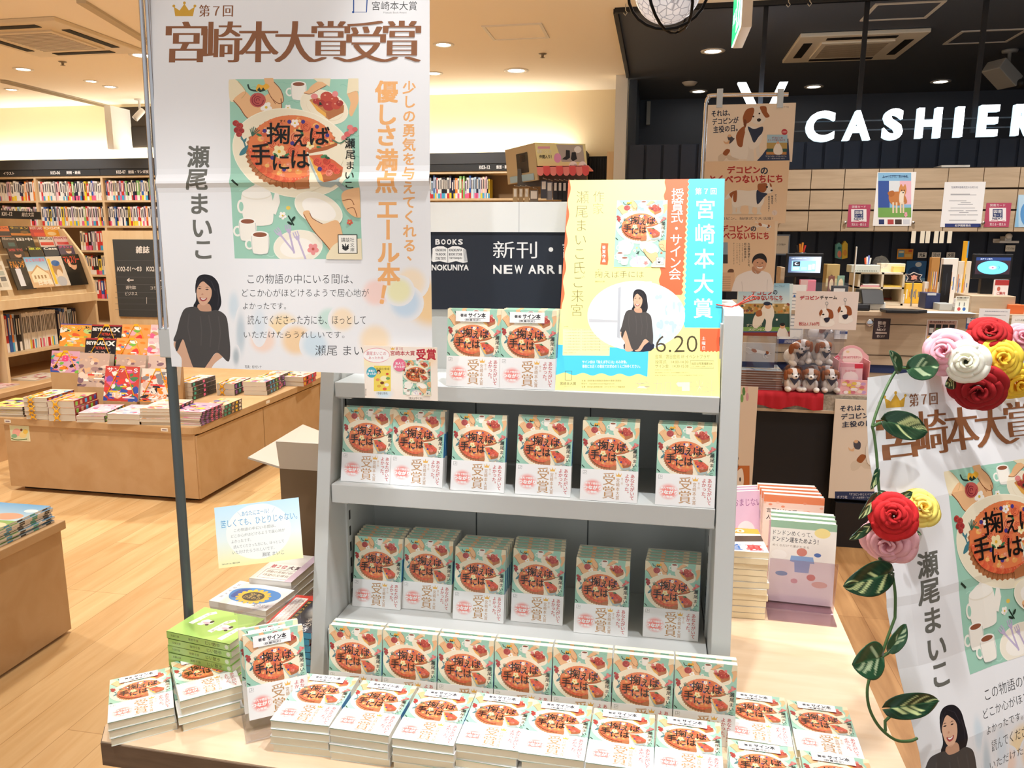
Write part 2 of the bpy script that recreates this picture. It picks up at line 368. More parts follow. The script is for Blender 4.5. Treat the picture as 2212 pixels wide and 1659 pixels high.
mb = MB(); mb.box((-.34, 7.85, 0), (-.26, 8.96, CEIL), m=NAVY); struct(mb.build('wall_partition'))
mb = MB(); mb.box((-.45, 7.6, 0), (-.34, 7.8, CEIL-.0), m=WHITE); struct(mb.build('pillar'))
mb = MB()
mb.box((-.345, 5.47, CEIL-.03), (6.4, 5.5, CEIL+.001), m=BLACK); struct(mb.build('trim_1'))
mb = MB(); mb.box((-.355, 5.5, CEIL-.03), (-.325, 7.6, CEIL+.001), m=BLACK); struct(mb.build('trim_2'))
# ribbed dark wall behind the till
mb = MB(); mb.box((-.25, 6.0, 0), (6.4, 6.05, 2.24), '#2a3242', MATTE)
x = -.24
while x < 6.35:
    mb.box((x, 5.985, 0), (x+.105, 6.0, 2.235), '#2f3849', MATTE); x += .125
struct(mb.build('wall_ribbed'))
# recess in the left part of the cream wall: dark opening with a white post, ceiling step
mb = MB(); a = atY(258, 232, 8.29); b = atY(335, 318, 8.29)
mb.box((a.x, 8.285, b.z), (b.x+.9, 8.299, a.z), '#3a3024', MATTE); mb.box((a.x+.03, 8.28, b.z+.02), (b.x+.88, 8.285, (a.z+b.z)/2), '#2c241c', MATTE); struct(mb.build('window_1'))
mb = MB(); a = atY(235, 231, 8.0); mb.box((a.x-.03, 7.96, 2.52), (a.x+.05, 8.3, a.z+.01), m=WHITE); struct(mb.build('trim_3'))
# dropped bulkhead running back along the left ceiling
mb = MB(); p = atZ(0, 172, CEIL); q = atZ(236, 229, CEIL)
mb.add([(p.x, p.y, CEIL-.004), (p.x+.05, p.y, CEIL-.004), (q.x+.05, q.y, CEIL-.004), (q.x, q.y, CEIL-.004)], [(0, 3, 2, 1)], '#b9ab94', MATTE)
mb.add([(p.x, p.y, CEIL-.03), (p.x, p.y, CEIL), (q.x, q.y, CEIL), (q.x, q.y, CEIL-.03)], [(0, 1, 2, 3)], '#b9ab94', MATTE); struct(mb.build('trim_4'))
mb = MB(); p = atZ(175, 0, CEIL); q = atZ(330, 95, CEIL); d = (q-p); n = Vector((-d.y, d.x, 0)).normalized()*.03
mb.prism([(p.x-n.x, p.y-n.y), (p.x+n.x, p.y+n.y), (q.x+n.x, q.y+n.y), (q.x-n.x, q.y-n.y)], CEIL-.02, CEIL-.001, 'z', '#c5b89f', MATTE); struct(mb.build('trim_5'))
# ---------------- near display table and grey shelf unit ----------------
ZT = .68
t = empty('display_table', (-.26, 1.5, 0)); tag(t, 'blond display table with dark brown chamfered edge under the grey shelf unit', 'table')
I = t.matrix_world.inverted()
top = [(-.955, 1.10), (-.93, 1.058), (-.3, 1.046), (.40, 1.034), (.44, 1.06), (.455, 2.12), (-.955, 2.14)]
mb = MB(); mb.prism([(x*.9985-.0003, y+(.002 if y < 1.5 else -.002)) for x, y in top], ZT-.004, ZT, 'z', m=TABLETOP); mb.build('tabletop', t, I)
mb = MB(); mb.prism(top, ZT-.046, ZT-.003, 'z', m=TABLEEDGE); plab(mb.build('edge_band', t, I), 'dark brown wooden edge')
mb = MB(); mb.box((-.86, 1.13, .02), (.36, 2.04, ZT-.046), '#5a4636', MATTE); mb.build('base_cabinet', t, I)
for x in (-.8, .3):
    for y in (1.18, 1.96): mb = MB(); mb.lathe([(.0, 0), (.025, 0), (.025, .02), (0, .02)], 12, m=BLACK); mb.build('foot', t, I @ TR(x, y, 0))
# grey unit
u = empty('shelf_unit', (-.245, 1.5, ZT)); tag(u, 'pale grey metal display shelf unit with three slanted shelves of pie-cover paperbacks', 'shelf unit')
I = u.matrix_world.inverted()
XL, XR = -.620, .1204
front = lambda z: 1.294+(z-ZT)*.180
for x0, x1 in ((XL-.028, XL), (XR, XR+.034)):
    mb = MB(); zt = 1.428
    mb.prism([(front(ZT), ZT), (1.66, ZT), (1.66, zt), (front(zt)+.01, zt), (front(zt), zt-.012)], x0, x1, 'x', m=GREY); mb.build('side_panel', u, I, .0015)
mb = MB(); mb.box((XL, 1.60, ZT), (XR, 1.615, 1.625), '#b9bcb9', GREY)
for q in (.24, .49): mb.box((XL+q, 1.5985, ZT), (XL+q+.0025, 1.6, 1.40), '#55585a', PLAST)
mb.build('back_panel', u, I)
SH = [(1.2715, 1.402, .03), (1.0726, 1.367, .038), (.787, 1.322, .05)]     # shelf height, front edge, thickness
for z, y, h in SH:
    mb = MB(); mb.box((XL+.002, y, z-h), (XR-.002, 1.60, z), m=GREY); o = mb.build('shelf', u, I, .0015)
for x in (XL, XR):
    mb = MB(); sx = 1 if x == XL else -1
    mb.box((min(x, x+sx*.004), 1.435, ZT+.05), (max(x, x+sx*.004), 1.46, 1.4), m=GREY)
    z = ZT+.08
    while z < 1.38: mb.box((min(x, x+sx*.0045), 1.444, z), (max(x, x+sx*.0045), 1.451, z+.02), '#1a1a1a', PLAST); z += .035
    mb.build('slotted_post', u, I)
    for z, y, h in SH[:2]: mb = MB(); mb.box((min(x, x+sx*.03), y+.015, z-h-.006), (max(x, x+sx*.03), 1.53, z-h-.0002), m=GREY); mb.build('bracket', u, I)
mb = MB(); mb.box((XL, 1.592, 1.564), (XR, 1.5995, 1.6245), m=WHITE); mb.box((XL+.335, 1.5915, 1.564), (XL+.3365, 1.592, 1.624), '#c8cacb', PLAST); mb.build('header_board', u, I)
def sign_art(a):
    z = lambda x, y: (900+x/3.95, 420+y/3.95)
    a.rect(700, 495, 1330, 668, '#262c38')
    for i, ch in enumerate('BOOKS'): a.text(ch, 941+i*12.3, 517, 950+i*12.3, 528, '#f2f2f2', .03)
    a.text('KINOKUNIYA', 919, 572, 1012, 584, '#f2f2f2', .03)
    bl = [(935, 536), (945, 532), (958, 532), (967, 537), (977, 532), (990, 532), (1001, 536), (1007, 540), (1010, 566), (1000, 568), (985, 564), (968, 568), (950, 564), (936, 566), (931, 563), (934, 538)]
    a.poly(bl, '#f4f4f4')
    for k in range(5): a.line([(935-1.2*k, 539), (933-1.2*k, 564)], .6, '#555b66'); a.line([(1001+1.4*k, 538+k*.4), (1003+1.4*k, 565)], .6, '#555b66')
    a.line([(967, 537), (967.5, 568)], .9, '#333')
    for k, (l, r) in enumerate((('KINOKUNI', 'KINOKUNIYA'), ('YA BOOK', 'BOOK STORE'), ('STORE TOKYO', 'TOKYOSHINJUKU'))):
        a.text(l, 941, 537.5+9*k, 963, 543+9*k, '#2a2f3a', .02); a.text(r, 970, 537.5+9*k, 998, 543+9*k, '#2a2f3a', .02)
    a.text('新刊', 1065, 521, 1160, 558, '#f4f4f4', .0); a.ell(1190, 539, 5, 5, '#f4f4f4'); a.text('話題書', 1215, 521, 1330, 558, '#f4f4f4')
    for i, ch in enumerate('NEW'): a.text(ch, 1066+i*23, 573, 1083+i*23, 591, '#f4f4f4', .02, skew=0)
    for i, ch in enumerate('ARRIVALS'): a.text(ch, 1142+i*20+(6 if ch == 'I' else 0), 573, 1158+i*20-(6 if ch == 'I' else 0), 591, '#f4f4f4', .02)
SY = 1.5945
mb = MB(); a = Art(lambda x, y: (lambda p: (p.x, p.z))(atY(x, y, SY)), 4e-5, (XL+.001, 1.40, XR-.001, 1.5645)); sign_art(a); a.lay(mb, MATTE, 0, lambda p, q, w: (p, SY-w, q))
mb.box((XL, SY, 1.406), (XR, 1.5995, 1.564), '#262c38', MATTE); o = mb.build('shop_sign', u, I); plab(o, 'navy sign panel with white lettering')
# ---------------- the pie-cover paperback: cover picture, paper band, sticker ----------------
TEAL, SKIN, CREAMP, CRUST = '#a3d3bd', '#f1bf8c', '#f6ead0', '#b9764a'
def flower5(a, x, y, r, col, heart='#e8c64a'):
    for k in range(5): t = R(72*k+18); a.ell(x+r*.55*math.cos(t), y+r*.55*math.sin(t), r*.5, r*.42, col, math.degrees(t), 10)
    a.ell(x, y, r*.25, r*.25, heart, 0, 8)
def rosette(a, x, y, r, col, dark):
    a.ell(x, y, r, r*.92, col, 0, 16)
    for k, f in enumerate((.72, .45, .2)): a.curve([(x+r*f*math.cos(R(d+70*k)), y+r*f*math.sin(R(d+70*k))) for d in range(0, 300, 50)], r*.12, dark, 3)
def fork(a, x, y, ang, L_, col):
    c, d = math.cos(R(ang)), math.sin(R(ang)); P = lambda p, q: (x+p*c-q*d, y+p*d+q*c)
    a.line([P(0, 0), P(L_, 0)], L_*.09, col); a.poly([P(0, -L_*.07), P(0, L_*.07), P(-L_*.2, L_*.13), P(-L_*.2, -L_*.13)], col)
    for q in (-.11, 0, .11): a.line([P(-L_*.15, L_*q), P(-L_*.42, L_*q)], L_*.05, col)
def cup(a, x0, y0, x1, y1, left=True):
    w = x1-x0; cx = (x0+x1)/2; hx = x0-w*.12 if left else x1+w*.12
    a.ell(hx, (y0+y1)/2, w*.26, (y1-y0)*.27, '#fdf9ee'); a.ell(hx, (y0+y1)/2, w*.15, (y1-y0)*.17, TEAL)
    a.poly(bez([(x0, y0), (x0+w*.04, y1-w*.15), (x0+w*.3, y1), (x1-w*.3, y1), (x1-w*.04, y1-w*.15), (x1, y0), (cx, y0-w*.1)], 4), '#fbf6ea')
    a.ell(cx, y0, w*.5, w*.19, '#fffdf4', 0, 20); a.ell(cx, y0+w*.015, w*.40, w*.135, '#96593f', 0, 20)
    a.curve([(x0+w*.02, y0+w*.1), (x0+w*.05, y1-w*.16), (x0+w*.3, y1-w*.01), (x1-w*.3, y1-w*.01), (x1-w*.05, y1-w*.16), (x1-w*.02, y0+w*.1)], w*.025, '#b9c6c4', 4)
def cover_picture(a, full=True):
    """a pie on a set table, drawn in the picture's own units (637..1560 by 562..1857)"""
    rnd = random.Random(3); Y0, Y1 = 560, 1857
    a.rect(630, Y0, 1600, Y1, TEAL)
    for k in range(46):
        x, y = rnd.uniform(640, 1500), rnd.uniform(570, 1840); l = rnd.uniform(50, 130)
        a.curve([(x, y), (x+l*.3, y-8), (x+l*.7, y+6), (x+l, y-4)], rnd.uniform(3, 8), rnd.choice(['#8ec5ad', '#b7e0cd', '#98ccb6']), 3)
    OUT = '#8a4b2a'
    # hands, upper left, holding flowers
    a.blob([(628, 555), (690, 575), (745, 650), (715, 700), (655, 725), (628, 700)], '#f4e6c3', 4)
    a.blob([(880, 550), (940, 550), (955, 590), (1000, 640), (1018, 715), (985, 735), (940, 700), (905, 640)], SKIN, 5)
    a.blob([(655, 715), (705, 665), (745, 650), (790, 690), (850, 700), (930, 660), (1000, 700), (1003, 770), (985, 835), (920, 838), (905, 862), (860, 848), (800, 862), (745, 830), (700, 760)], SKIN, 5)
    a.curve([(655, 715), (700, 765), (745, 832), (800, 862), (860, 848), (905, 862), (920, 838), (985, 835), (1004, 770), (1000, 700)], 6, OUT)
    a.curve([(905, 640), (935, 700), (985, 737), (1018, 715), (1000, 640), (950, 580)], 5, OUT); a.curve([(860, 846), (900, 815), (945, 820)], 4, OUT); a.curve([(800, 858), (850, 830), (900, 832)], 4, OUT); a.curve([(930, 690), (960, 740)], 4, OUT)
    a.curve([(690, 575), (745, 650), (715, 700)], 4, '#c9a870')
    flower5(a, 893, 765, 42, '#fffaf0'); rosette(a, 833, 712, 58, '#c55b54', '#8f2f38')
    a.curve([(762, 598), (775, 632), (815, 645), (850, 640)], 12, '#243a30', 5); a.blob([(820, 640), (835, 598), (870, 605), (895, 592), (918, 615), (890, 640), (850, 650)], '#f0b53c', 4); a.poly([(828, 640), (845, 618), (858, 640), (872, 620), (890, 642), (850, 655)], '#243a30')
    cup(a, 1075, 595, 1182, 712)
    # plate with a slice, upper right
    a.blob([(1480, 660), (1545, 640), (1560, 720), (1528, 800), (1508, 832), (1490, 800), (1502, 730)], SKIN, 4)
    a.ell(1312, 762, 182, 118, '#fff6df', 22, 36); a.ell(1312, 762, 178, 114, '#f8edd2', 22, 36); a.ell(1316, 770, 140, 84, '#efe0c0', 22, 36); a.ell(1316, 766, 138, 84, '#f8edd2', 22, 36)
    a.blob([(1165, 660), (1195, 640), (1225, 605), (1290, 568), (1345, 575), (1330, 605), (1265, 640), (1210, 668)], SKIN, 4); a.curve([(1165, 662), (1215, 668), (1270, 638), (1328, 607)], 4, OUT)
    a.poly([(1235, 555), (1360, 555), (1352, 615), (1300, 580), (1262, 578)], '#f4e6c3'); a.poly([(1488, 555), (1570, 555), (1570, 655), (1540, 645), (1475, 668)], '#f4e6c3')
    a.poly([(1205, 712), (1250, 690), (1420, 740), (1455, 750), (1456, 785), (1440, 808), (1345, 855), (1325, 842)], '#c98a52'); a.poly([(1322, 800), (1440, 752), (1456, 752), (1452, 802), (1345, 855)], CRUST)
    a.poly([(1205, 712), (1325, 808), (1325, 838), (1260, 790)], '#f2b455')
    for x, y, r in ((1330, 690, 46), (1380, 715, 40), (1290, 735, 30), (1345, 755, 42), (1400, 750, 36), (1255, 720, 24), (1425, 735, 26)): a.ell(x, y, r, r*.85, rnd.choice(['#b5403a', '#a83a34', '#c4503f']), 0, 14); a.ell(x-r*.25, y-r*.3, r*.2, r*.14, '#e59a80', 0, 8)
    a.ell(1242, 685, 26, 20, '#e98f8c', 0, 12); a.ell(1392, 668, 22, 22, '#e98f8c', 0, 12); a.poly([(1280, 720), (1300, 745), (1275, 752)], '#22382c')
    flower5(a, 1050, 768, 24, '#fffaf0')
    # big plate and pie
    a.ell(1085, 1095, 445, 318, '#fff8e2', 12, 56); a.ell(1085, 1095, 440, 312, '#f7ecd0', 12, 56)
    n = 46; cr = []
    for i in range(n*4):
        t = 2*math.pi*i/(n*4); rr = 1+.022*math.cos(n*t); cr.append((1078+336*rr*math.cos(t), 1088+262*rr*math.sin(t)))
    a.raw(cr, CRUST)
    for i in range(n):
        t = 2*math.pi*i/n
        if math.sin(t) > -.2: a.line([(1078+300*math.cos(t), 1072+225*math.sin(t)), (1078+338*math.cos(t), 1088+262*math.sin(t))], 5, '#94562f')
    a.ell(1080, 1058, 318, 236, '#ea8450', 0, 60)
    def fruits(cx, cy, rx, ry, n, seed, big=1.0):
        q = random.Random(seed)
        for i in range(n):
            t, f = q.uniform(0, 6.283), math.sqrt(q.uniform(0, 1)); x, y = cx+rx*f*math.cos(t), cy+ry*f*math.sin(t)
            r = q.uniform(12, 26)*big; c = q.choice(['#dc6440', '#e57848', '#efa35a', '#ee8256', '#f4b868', '#e07048', '#ee9470', '#dc6a46', '#f6c878'])
            a.ell(x, y, r, r*.85, c, 0, 10); a.ell(x-r*.25, y-r*.3, r*.25, r*.16, '#f9c4a4', 0, 6)
    fruits(1080, 1058, 300, 218, 120, 5)
    for i in range(40):
        t = math.pi*(.02+.96*i/39) if i < 40 else 0; x, y = 1080+297*math.cos(t), 1066+226*math.sin(t); a.ell(x, y, 21, 19, ['#e0623f', '#d95a3a', '#e77448'][i % 3], 0, 10); a.ell(x-5, y-6, 5, 4, '#f6b49a', 0, 6)
    for x, y, r in ((1000, 930, 46), (1180, 905, 44), (1110, 985, 50), (1250, 960, 46), (950, 1030, 44), (1085, 1085, 48), (1190, 1005, 40), (1320, 960, 36)): rosette(a, x, y, r, rnd.choice(['#ec8458', '#e8764e', '#f09a70']), '#bb4a2e')
    flower5(a, 1100, 880, 30, '#fff4ea'); flower5(a, 985, 1085, 48, '#fbe9b4', '#efb83c'); flower5(a, 1210, 1040, 30, '#fbe9b4'); flower5(a, 915, 945, 22, '#fff4ea')
    for x, y in ((880, 935), (1060, 870), (1335, 968), (1080, 1025), (935, 1130), (1020, 1215), (1160, 870), (1260, 905)): a.ell(x, y, 15, 15, '#473a86', 0, 10)
    for x, y, g in ((840, 965, 20), (1040, 1110, -30), (1275, 1055, 10), (960, 1110, 40), (1150, 950, 60)): a.ell(x, y, 22, 9, '#3f7a52', g, 10)
    # the missing wedge and its slice on a server
    a.poly([(1185, 1092), (1330, 1052), (1425, 1020), (1450, 1150), (1380, 1300), (1215, 1372), (1208, 1250)], '#f7ecd0')
    a.poly([(1190, 1080), (1330, 1046), (1412, 1018), (1405, 1042), (1330, 1075), (1200, 1100)], '#b5663b'); a.poly([(1204, 1262), (1206, 1350), (1110, 1358), (1110, 1300)], CRUST)
    a.poly([(1200, 1130), (1215, 1200), (1290, 1335), (1360, 1345), (1425, 1310), (1440, 1240), (1400, 1290), (1320, 1310), (1255, 1250)], '#aebcb8')
    a.poly([(1400, 1320), (1430, 1305), (1520, 1400), (1500, 1425)], '#9fb0ae')
    a.poly([(1200, 1115), (1300, 1105), (1385, 1150), (1448, 1200), (1442, 1262), (1405, 1290), (1320, 1308), (1285, 1290), (1240, 1210)], '#dd6f48'); a.poly([(1300, 1255), (1440, 1215), (1442, 1262), (1405, 1290), (1322, 1308)], '#a85f36'); a.poly([(1200, 1115), (1240, 1155), (1300, 1258), (1318, 1308), (1285, 1290), (1240, 1210)], '#f2b455')
    for x, y, r in ((1265, 1160, 34), (1330, 1155, 30), (1310, 1205, 30), (1370, 1200, 34), (1405, 1225, 26), (1350, 1240, 26)): rosette(a, x, y, r, rnd.choice(['#e8614a', '#ec8f78', '#d9523e']), '#b53c30')
    a.ell(1280, 1212, 17, 17, '#473a86', 0, 10); a.ell(1310, 1120, 26, 12, '#4f8a5a', -15, 10); a.ell(1335, 1130, 20, 10, '#2e5a3e', 20, 10)
    # side flowers
    a.curve([(700, 960), (735, 1030), (740, 1090), (700, 1110)], 11, '#47808a', 5); a.blob([(760, 1040), (735, 1100), (695, 1112), (715, 1070)], '#47808a', 4); a.blob([(700, 985), (725, 1000), (750, 985), (735, 1020)], '#47808a', 4)
    for x, y, r in ((672, 880, 24), (700, 900, 26), (680, 930, 24), (712, 935, 22), (695, 960, 22)): rosette(a, x, y, r, rnd.choice(['#c2483f', '#b53c3a']), '#7d2529')
    a.curve([(1370, 1000), (1420, 1025), (1460, 1005), (1500, 960)], 9, '#4f7f62', 5)
    for x, y, r in ((1455, 985, 20), (1480, 960, 24), (1510, 940, 24), (1500, 910, 22), (1535, 925, 20)): a.ell(x, y, r, r*.85, rnd.choice(['#d96a66', '#e58480']), 0, 10)
    for k in range(6): a.line([(790, 975), (775+k*14, 905+abs(k-2)*8)], 6, '#3f6b58')
    a.curve([(648, 1290), (670, 1310), (690, 1330)], 14, '#22382c', 4)
    if full:
        a.ell(1265, 1500, 185, 112, '#fffbea', 24, 36); a.ell(1265, 1496, 178, 106, '#f7efda', 24, 36); a.ell(1268, 1500, 130, 70, '#fffaf0', 24, 30)
        a.blob([(705, 1400), (760, 1350), (820, 1330), (880, 1350), (925, 1400), (932, 1560), (900, 1612), (760, 1612), (712, 1560)], '#fbf6ea', 6); a.ell(815, 1392, 108, 40, '#f1ead8', 0, 28); a.ell(815, 1386, 106, 37, '#fdf9ee', 0, 28); a.ell(818, 1335, 14, 14, '#fbf6ea', 0, 12)
        a.ell(700, 1480, 30, 50, '#fbf6ea'); a.ell(700, 1480, 16, 34, TEAL); a.poly([(930, 1440), (950, 1380), (978, 1390), (985, 1450), (950, 1540), (930, 1530)], '#fbf6ea')
        cup(a, 680, 1585, 803, 1728); cup(a, 765, 1680, 893, 1822)
        a.ell(1105, 1768, 182, 120, '#fffbea', -6, 36); a.ell(1105, 1766, 176, 114, '#f9f1de', -6, 36); a.ell(1095, 1776, 122, 70, '#fffaf0', -6, 30)
        fork(a, 985, 1690, 52, 150, '#c9bcd8'); fork(a, 1045, 1670, 78, 150, '#c4b6d4'); fork(a, 1108, 1720, 70, 150, '#c9bcd8'); flower5(a, 1215, 1785, 42, '#f09a98', '#c95a50')
        a.blob([(1150, 1530), (1195, 1510), (1215, 1560), (1290, 1605), (1400, 1580), (1440, 1690), (1480, 1770), (1380, 1840), (1300, 1740), (1215, 1640)], SKIN, 5); a.curve([(1155, 1535), (1215, 1640), (1300, 1740), (1375, 1830)], 5, OUT); a.curve([(1200, 1525), (1220, 1565), (1290, 1605)], 5, OUT)
        a.blob([(1440, 1385), (1500, 1355), (1600, 1360), (1610, 1530), (1545, 1560), (1480, 1520), (1440, 1450)], SKIN, 5); a.curve([(1440, 1440), (1500, 1430), (1525, 1470)], 5, OUT); a.curve([(1470, 1500), (1520, 1490), (1545, 1555)], 5, OUT)
        a.blob([(1340, 1790), (1420, 1730), (1610, 1720), (1610, 1870), (1330, 1870)], '#f4e6c3', 4)
        flower5(a, 1000, 1545, 28, '#fffaf0'); a.curve([(1040, 1545), (1065, 1590), (1080, 1615)], 10, '#22382c', 4); a.ell(1050, 1600, 22, 9, '#22382c', 30, 10); a.ell(1078, 1568, 22, 9, '#22382c', -50, 10); flower5(a, 1490, 1593, 22, '#e0705c'); a.ell(1042, 1490, 16, 14, '#f0d060')
        a.rect(1400, 1680, 1543, 1818, '#3a3a34'); a.rect(1406, 1686, 1537, 1812, '#fdfaf0'); a.text('講談社', 1424, 1703, 1520, 1735, '#222222'); a.text('文', 1490, 1742, 1520, 1770, '#222222'); a.text('庫', 1490, 1775, 1520, 1803, '#222222')
        a.line([(1455, 1745), (1455, 1795)], 7, '#222222')
        for k in range(3): a.curve([(1432, 1752+k*12), (1445, 1768+k*10), (1455, 1772+k*10), (1465, 1768+k*10), (1478, 1752+k*12)], 8, '#222222', 3)
    K = '#12100e'
    for ch, x0, y0, x1, y1 in (('掬', 897, 878, 1062, 1030), ('え', 1088, 925, 1182, 1048), ('ば', 1210, 908, 1350, 1036), ('手', 783, 1028, 922, 1180), ('に', 940, 1110, 1056, 1216), ('は', 1075, 1078, 1205, 1202)): a.text(ch, x0, y0, x1, y1, K, .012, 3)
    a.text('すく', 992, 856, 1032, 874, K, .01)
    for ch, x0, y0, x1, y1 in (('瀬', 1463, 990, 1535, 1062), ('尾', 1466, 1078, 1536, 1140), ('ま', 1474, 1158, 1526, 1212), ('い', 1468, 1236, 1530, 1282), ('こ', 1470, 1306, 1524, 1348)): a.text(ch, x0, y0, x1, y1, K, .012)
def crown(a, x, y, w, h, col):
    a.poly([(x-w*.42, y+h*.5), (x-w*.5, y-h*.2), (x-w*.22, y+h*.08), (x, y-h*.42), (x+w*.22, y+h*.08), (x+w*.5, y-h*.2), (x+w*.42, y+h*.5)], col)
    for dx, dy in ((-.5, -.25), (0, -.48), (.5, -.25)): a.ell(x+w*dx, y+h*dy, w*.07, w*.07, col, 0, 10)
BW, BH, BT = .105, .148, .0135     # paperback width, height, thickness
PIX = lambda x, y: ((x-637)/923*BW-BW/2, BH-(y-562)/1293*BH)       # picture units -> cover, metres
def band_art(a):
    """the white paper band, in units of 0..105 by 0..58 mm"""
    G = '#c79a6a'
    a.rect(0, 0, 105, 58, '#f6f6f6'); a.line([(4, 3.5), (11, 3.5), (11, 10), (4, 10), (4, 3.5)], .4, '#666'); a.line([(7.5, 3.5), (7.5, 8), (4, 8)], .4, '#666'); a.line([(7.5, 8), (11, 5)], .4, '#666')
    a.halo(23, 33, 20, 17, '#f58e86', '#f6f6f6', 32, 6, .45)
    a.text('平凡で特別な', 9, 24.5, 37, 29, '#ffffff', .03); a.text('つながり', 6, 30.5, 39, 37.5, '#ffffff', .05); a.text('の物語。', 14, 40, 33, 44.5, '#ffffff', .03)
    a.text('受', 42, 5, 63, 28, G, 0, 2, .022); a.text('賞', 42, 30, 63, 53, G, 0, 2, .022)
    crown(a, 70, 8, 10, 7, '#f0bb57'); a.vtext('宮崎本大賞', 69, 18, 8.2, 8.1, G, 0, 0, .82, .015); a.vtext('第７回', 76.5, 15, 4, 4.2, G)
    a.vtext('あなたがいて', 95.5, 9.5, 8.4, 8.0, '#c9504e', .012); a.vtext('よかった。', 85.5, 9.5, 8.4, 8.0, '#c9504e', .012)
def sticker_art(a):
    a.rect(0, 0, 66, 20, '#fbfbfb'); K = '#1a1a22'
    a.text('著者', 9, 5.5, 22, 11, K, .02); a.text('サイン本', 25, 3.5, 58, 12, K, .03); a.rect(25, 13, 58, 13.6, K); a.text('（数量限定）', 18, 14.3, 48, 18.6, K, .01)
# shared meshes
mb = MB(); h = BT/2
mb.box((-BW/2, -h, 0), (BW/2, -h+.0005, BH), TEAL, FILM); mb.box((-BW/2, h-.0005, 0), (BW/2, h, BH), '#e9efe2', FILM)
mb.box((BW/2-.0005, -h, 0), (BW/2+.0001, h, BH), '#eef2ee', FILM); mb.box((BW/2, -h+.0003, .055), (BW/2+.0003, h-.0003, .105), '#2f86c8', FILM)
a = Art(PIX, 1.5e-5, (-BW/2, .0, BW/2, BH)); cover_picture(a, False); a.lay(mb, FILM, 0, lambda u, v, w: (u, -h-w, v))
a = Art(lambda x, y: (x, y), 1.5e-5); a.vtext('掬えば手には', 0, -.112, .0078, -.0 or .0079, '#22303a'); 
cover_mesh = mb.mesh('cover')
mb = MB(); mb.box((-BW/2+.0008, -h+.0005, .0008), (BW/2-.0005, h-.0005, BH-.0008), '#efe6cd', MATTE)
pages_mesh = mb.mesh('page_block')
BAND = .058
mb = MB(); e = .0035
mb.box((-BW/2-.0002, -h-e*.3, -.0002), (BW/2+.0006, -h-e*.3+.0003, BAND), '#f4f4f4', FILM); mb.box((BW/2+.0004, -h-e*.3, -.0002), (BW/2+.0007, h+.0005, BAND), '#f4f4f4', FILM); mb.box((-BW/2, h+.0002, -.0002), (BW/2+.0006, h+.0006, BAND), '#f4f4f4', FILM)
a = Art(lambda x, y: (x/1000-BW/2, BAND-y/1000), 1.5e-5, (-BW/2, 0, BW/2, BAND)); band_art(a); a.lay(mb, FILM, 0, lambda u, v, w: (u, -h-e*.3-w, v))
band_mesh = mb.mesh('paper_band')
mb = MB(); mb.box((-.036, -h-.0022, .124), (.030, -h-.0018, .144), '#fbfbfb', PRINT)
a = Art(lambda x, y: (x/1000-.036, .144-y/1000), 1.5e-5); sticker_art(a); a.lay(mb, PRINT, 0, lambda u, v, w: (u, -h-.0022-w, v))
sticker_mesh = mb.mesh('sticker')
def pie_book(M, label, group=None, signed=False):
    o = empty('paperback_book', M); tag(o, label, 'book', group)
    for nm, me in (('cover', cover_mesh), ('page_block', pages_mesh), ('paper_band', band_mesh))+((('sticker', sticker_mesh),) if signed else ()):
        c = bpy.data.objects.new(nm, me); COL.objects.link(c); c.parent = o
        if nm == 'paper_band': c['label'] = 'white paper band with gold and red lettering'
        if nm == 'sticker': c['label'] = 'white sticker with black lettering'
    return o
ORD = ['first', 'second', 'third', 'fourth', 'fifth', 'sixth', 'seventh', 'eighth', 'ninth', 'tenth', 'eleventh', 'twelfth', 'thirteenth', 'fourteenth', 'fifteenth', 'sixteenth']
def lean_row(spec, z, where, n_of, lean=7, signed=False, gap=.0145):
    """spec: (photo x,y of a front book's lower left corner, least depth, how many copies stand behind one another, yaw)"""
    P0 = [atZ(q[0], q[1], z) for q in spec]; xl, xr = P0[0].x, P0[-1].x; lo = max(xl, XL+.013)
    for i, (px, py, Y, n, yaw) in enumerate(spec):
        p = P0[i]; p.y = max(p.y, Y); p.x = xr-(xr-p.x)*(xr-lo)/(xr-xl)
        for k in range(n):
            th = R(-lean); M = Matrix.Translation((p.x+BW/2*math.cos(R(yaw))+(k*.0012*((i*7+k*3) % 3-1)), p.y+k*gap, z+.0006)) @ Matrix.Rotation(R(yaw), 4, 'Z') @ Matrix.Rotation(th, 4, 'X') @ Matrix.Translation((0, h, 0))
            side = 'leftmost' if i == 0 else 'rightmost' if i == len(spec)-1 else f'{ORD[i]} from the left'
            pos = '' if n == 1 else ', frontmost copy' if k == 0 else f', {ORD[k]} copy back'
            pie_book(M, f"pie-cover paperback {side} {where}{pos}", n_of, signed)
lean_row([(958, 838, 1.406, 2, 0), (1077, 841, 1.406, 4, 1.5)], SH[0][0], 'on the top grey shelf', 'signed paperbacks on the top grey shelf', 7, True)
lean_row([(735, 1039, 1.371, 2, 0), (842, 1047, 1.371, 2, 0), (972, 1058, 1.371, 1, 0), (1112, 1067, 1.371, 2, 0), (1252, 1080, 1.371, 3, 0), (1415, 1093, 1.371, 3, 0)], SH[1][0], 'on the middle grey shelf', 'paperbacks on the middle grey shelf', 12)
lean_row([(733, 1306, 1.3, 5, 0), (845, 1312, 1.3, 5, 0), (959, 1335, 1.3, 5, 0), (1090, 1340, 1.3, 5, 0), (1232, 1365, 1.3, 5, 0), (1388, 1375, 1.3, 5, 0)], SH[2][0], 'on the bottom grey shelf', 'paperbacks on the bottom grey shelf', 11)
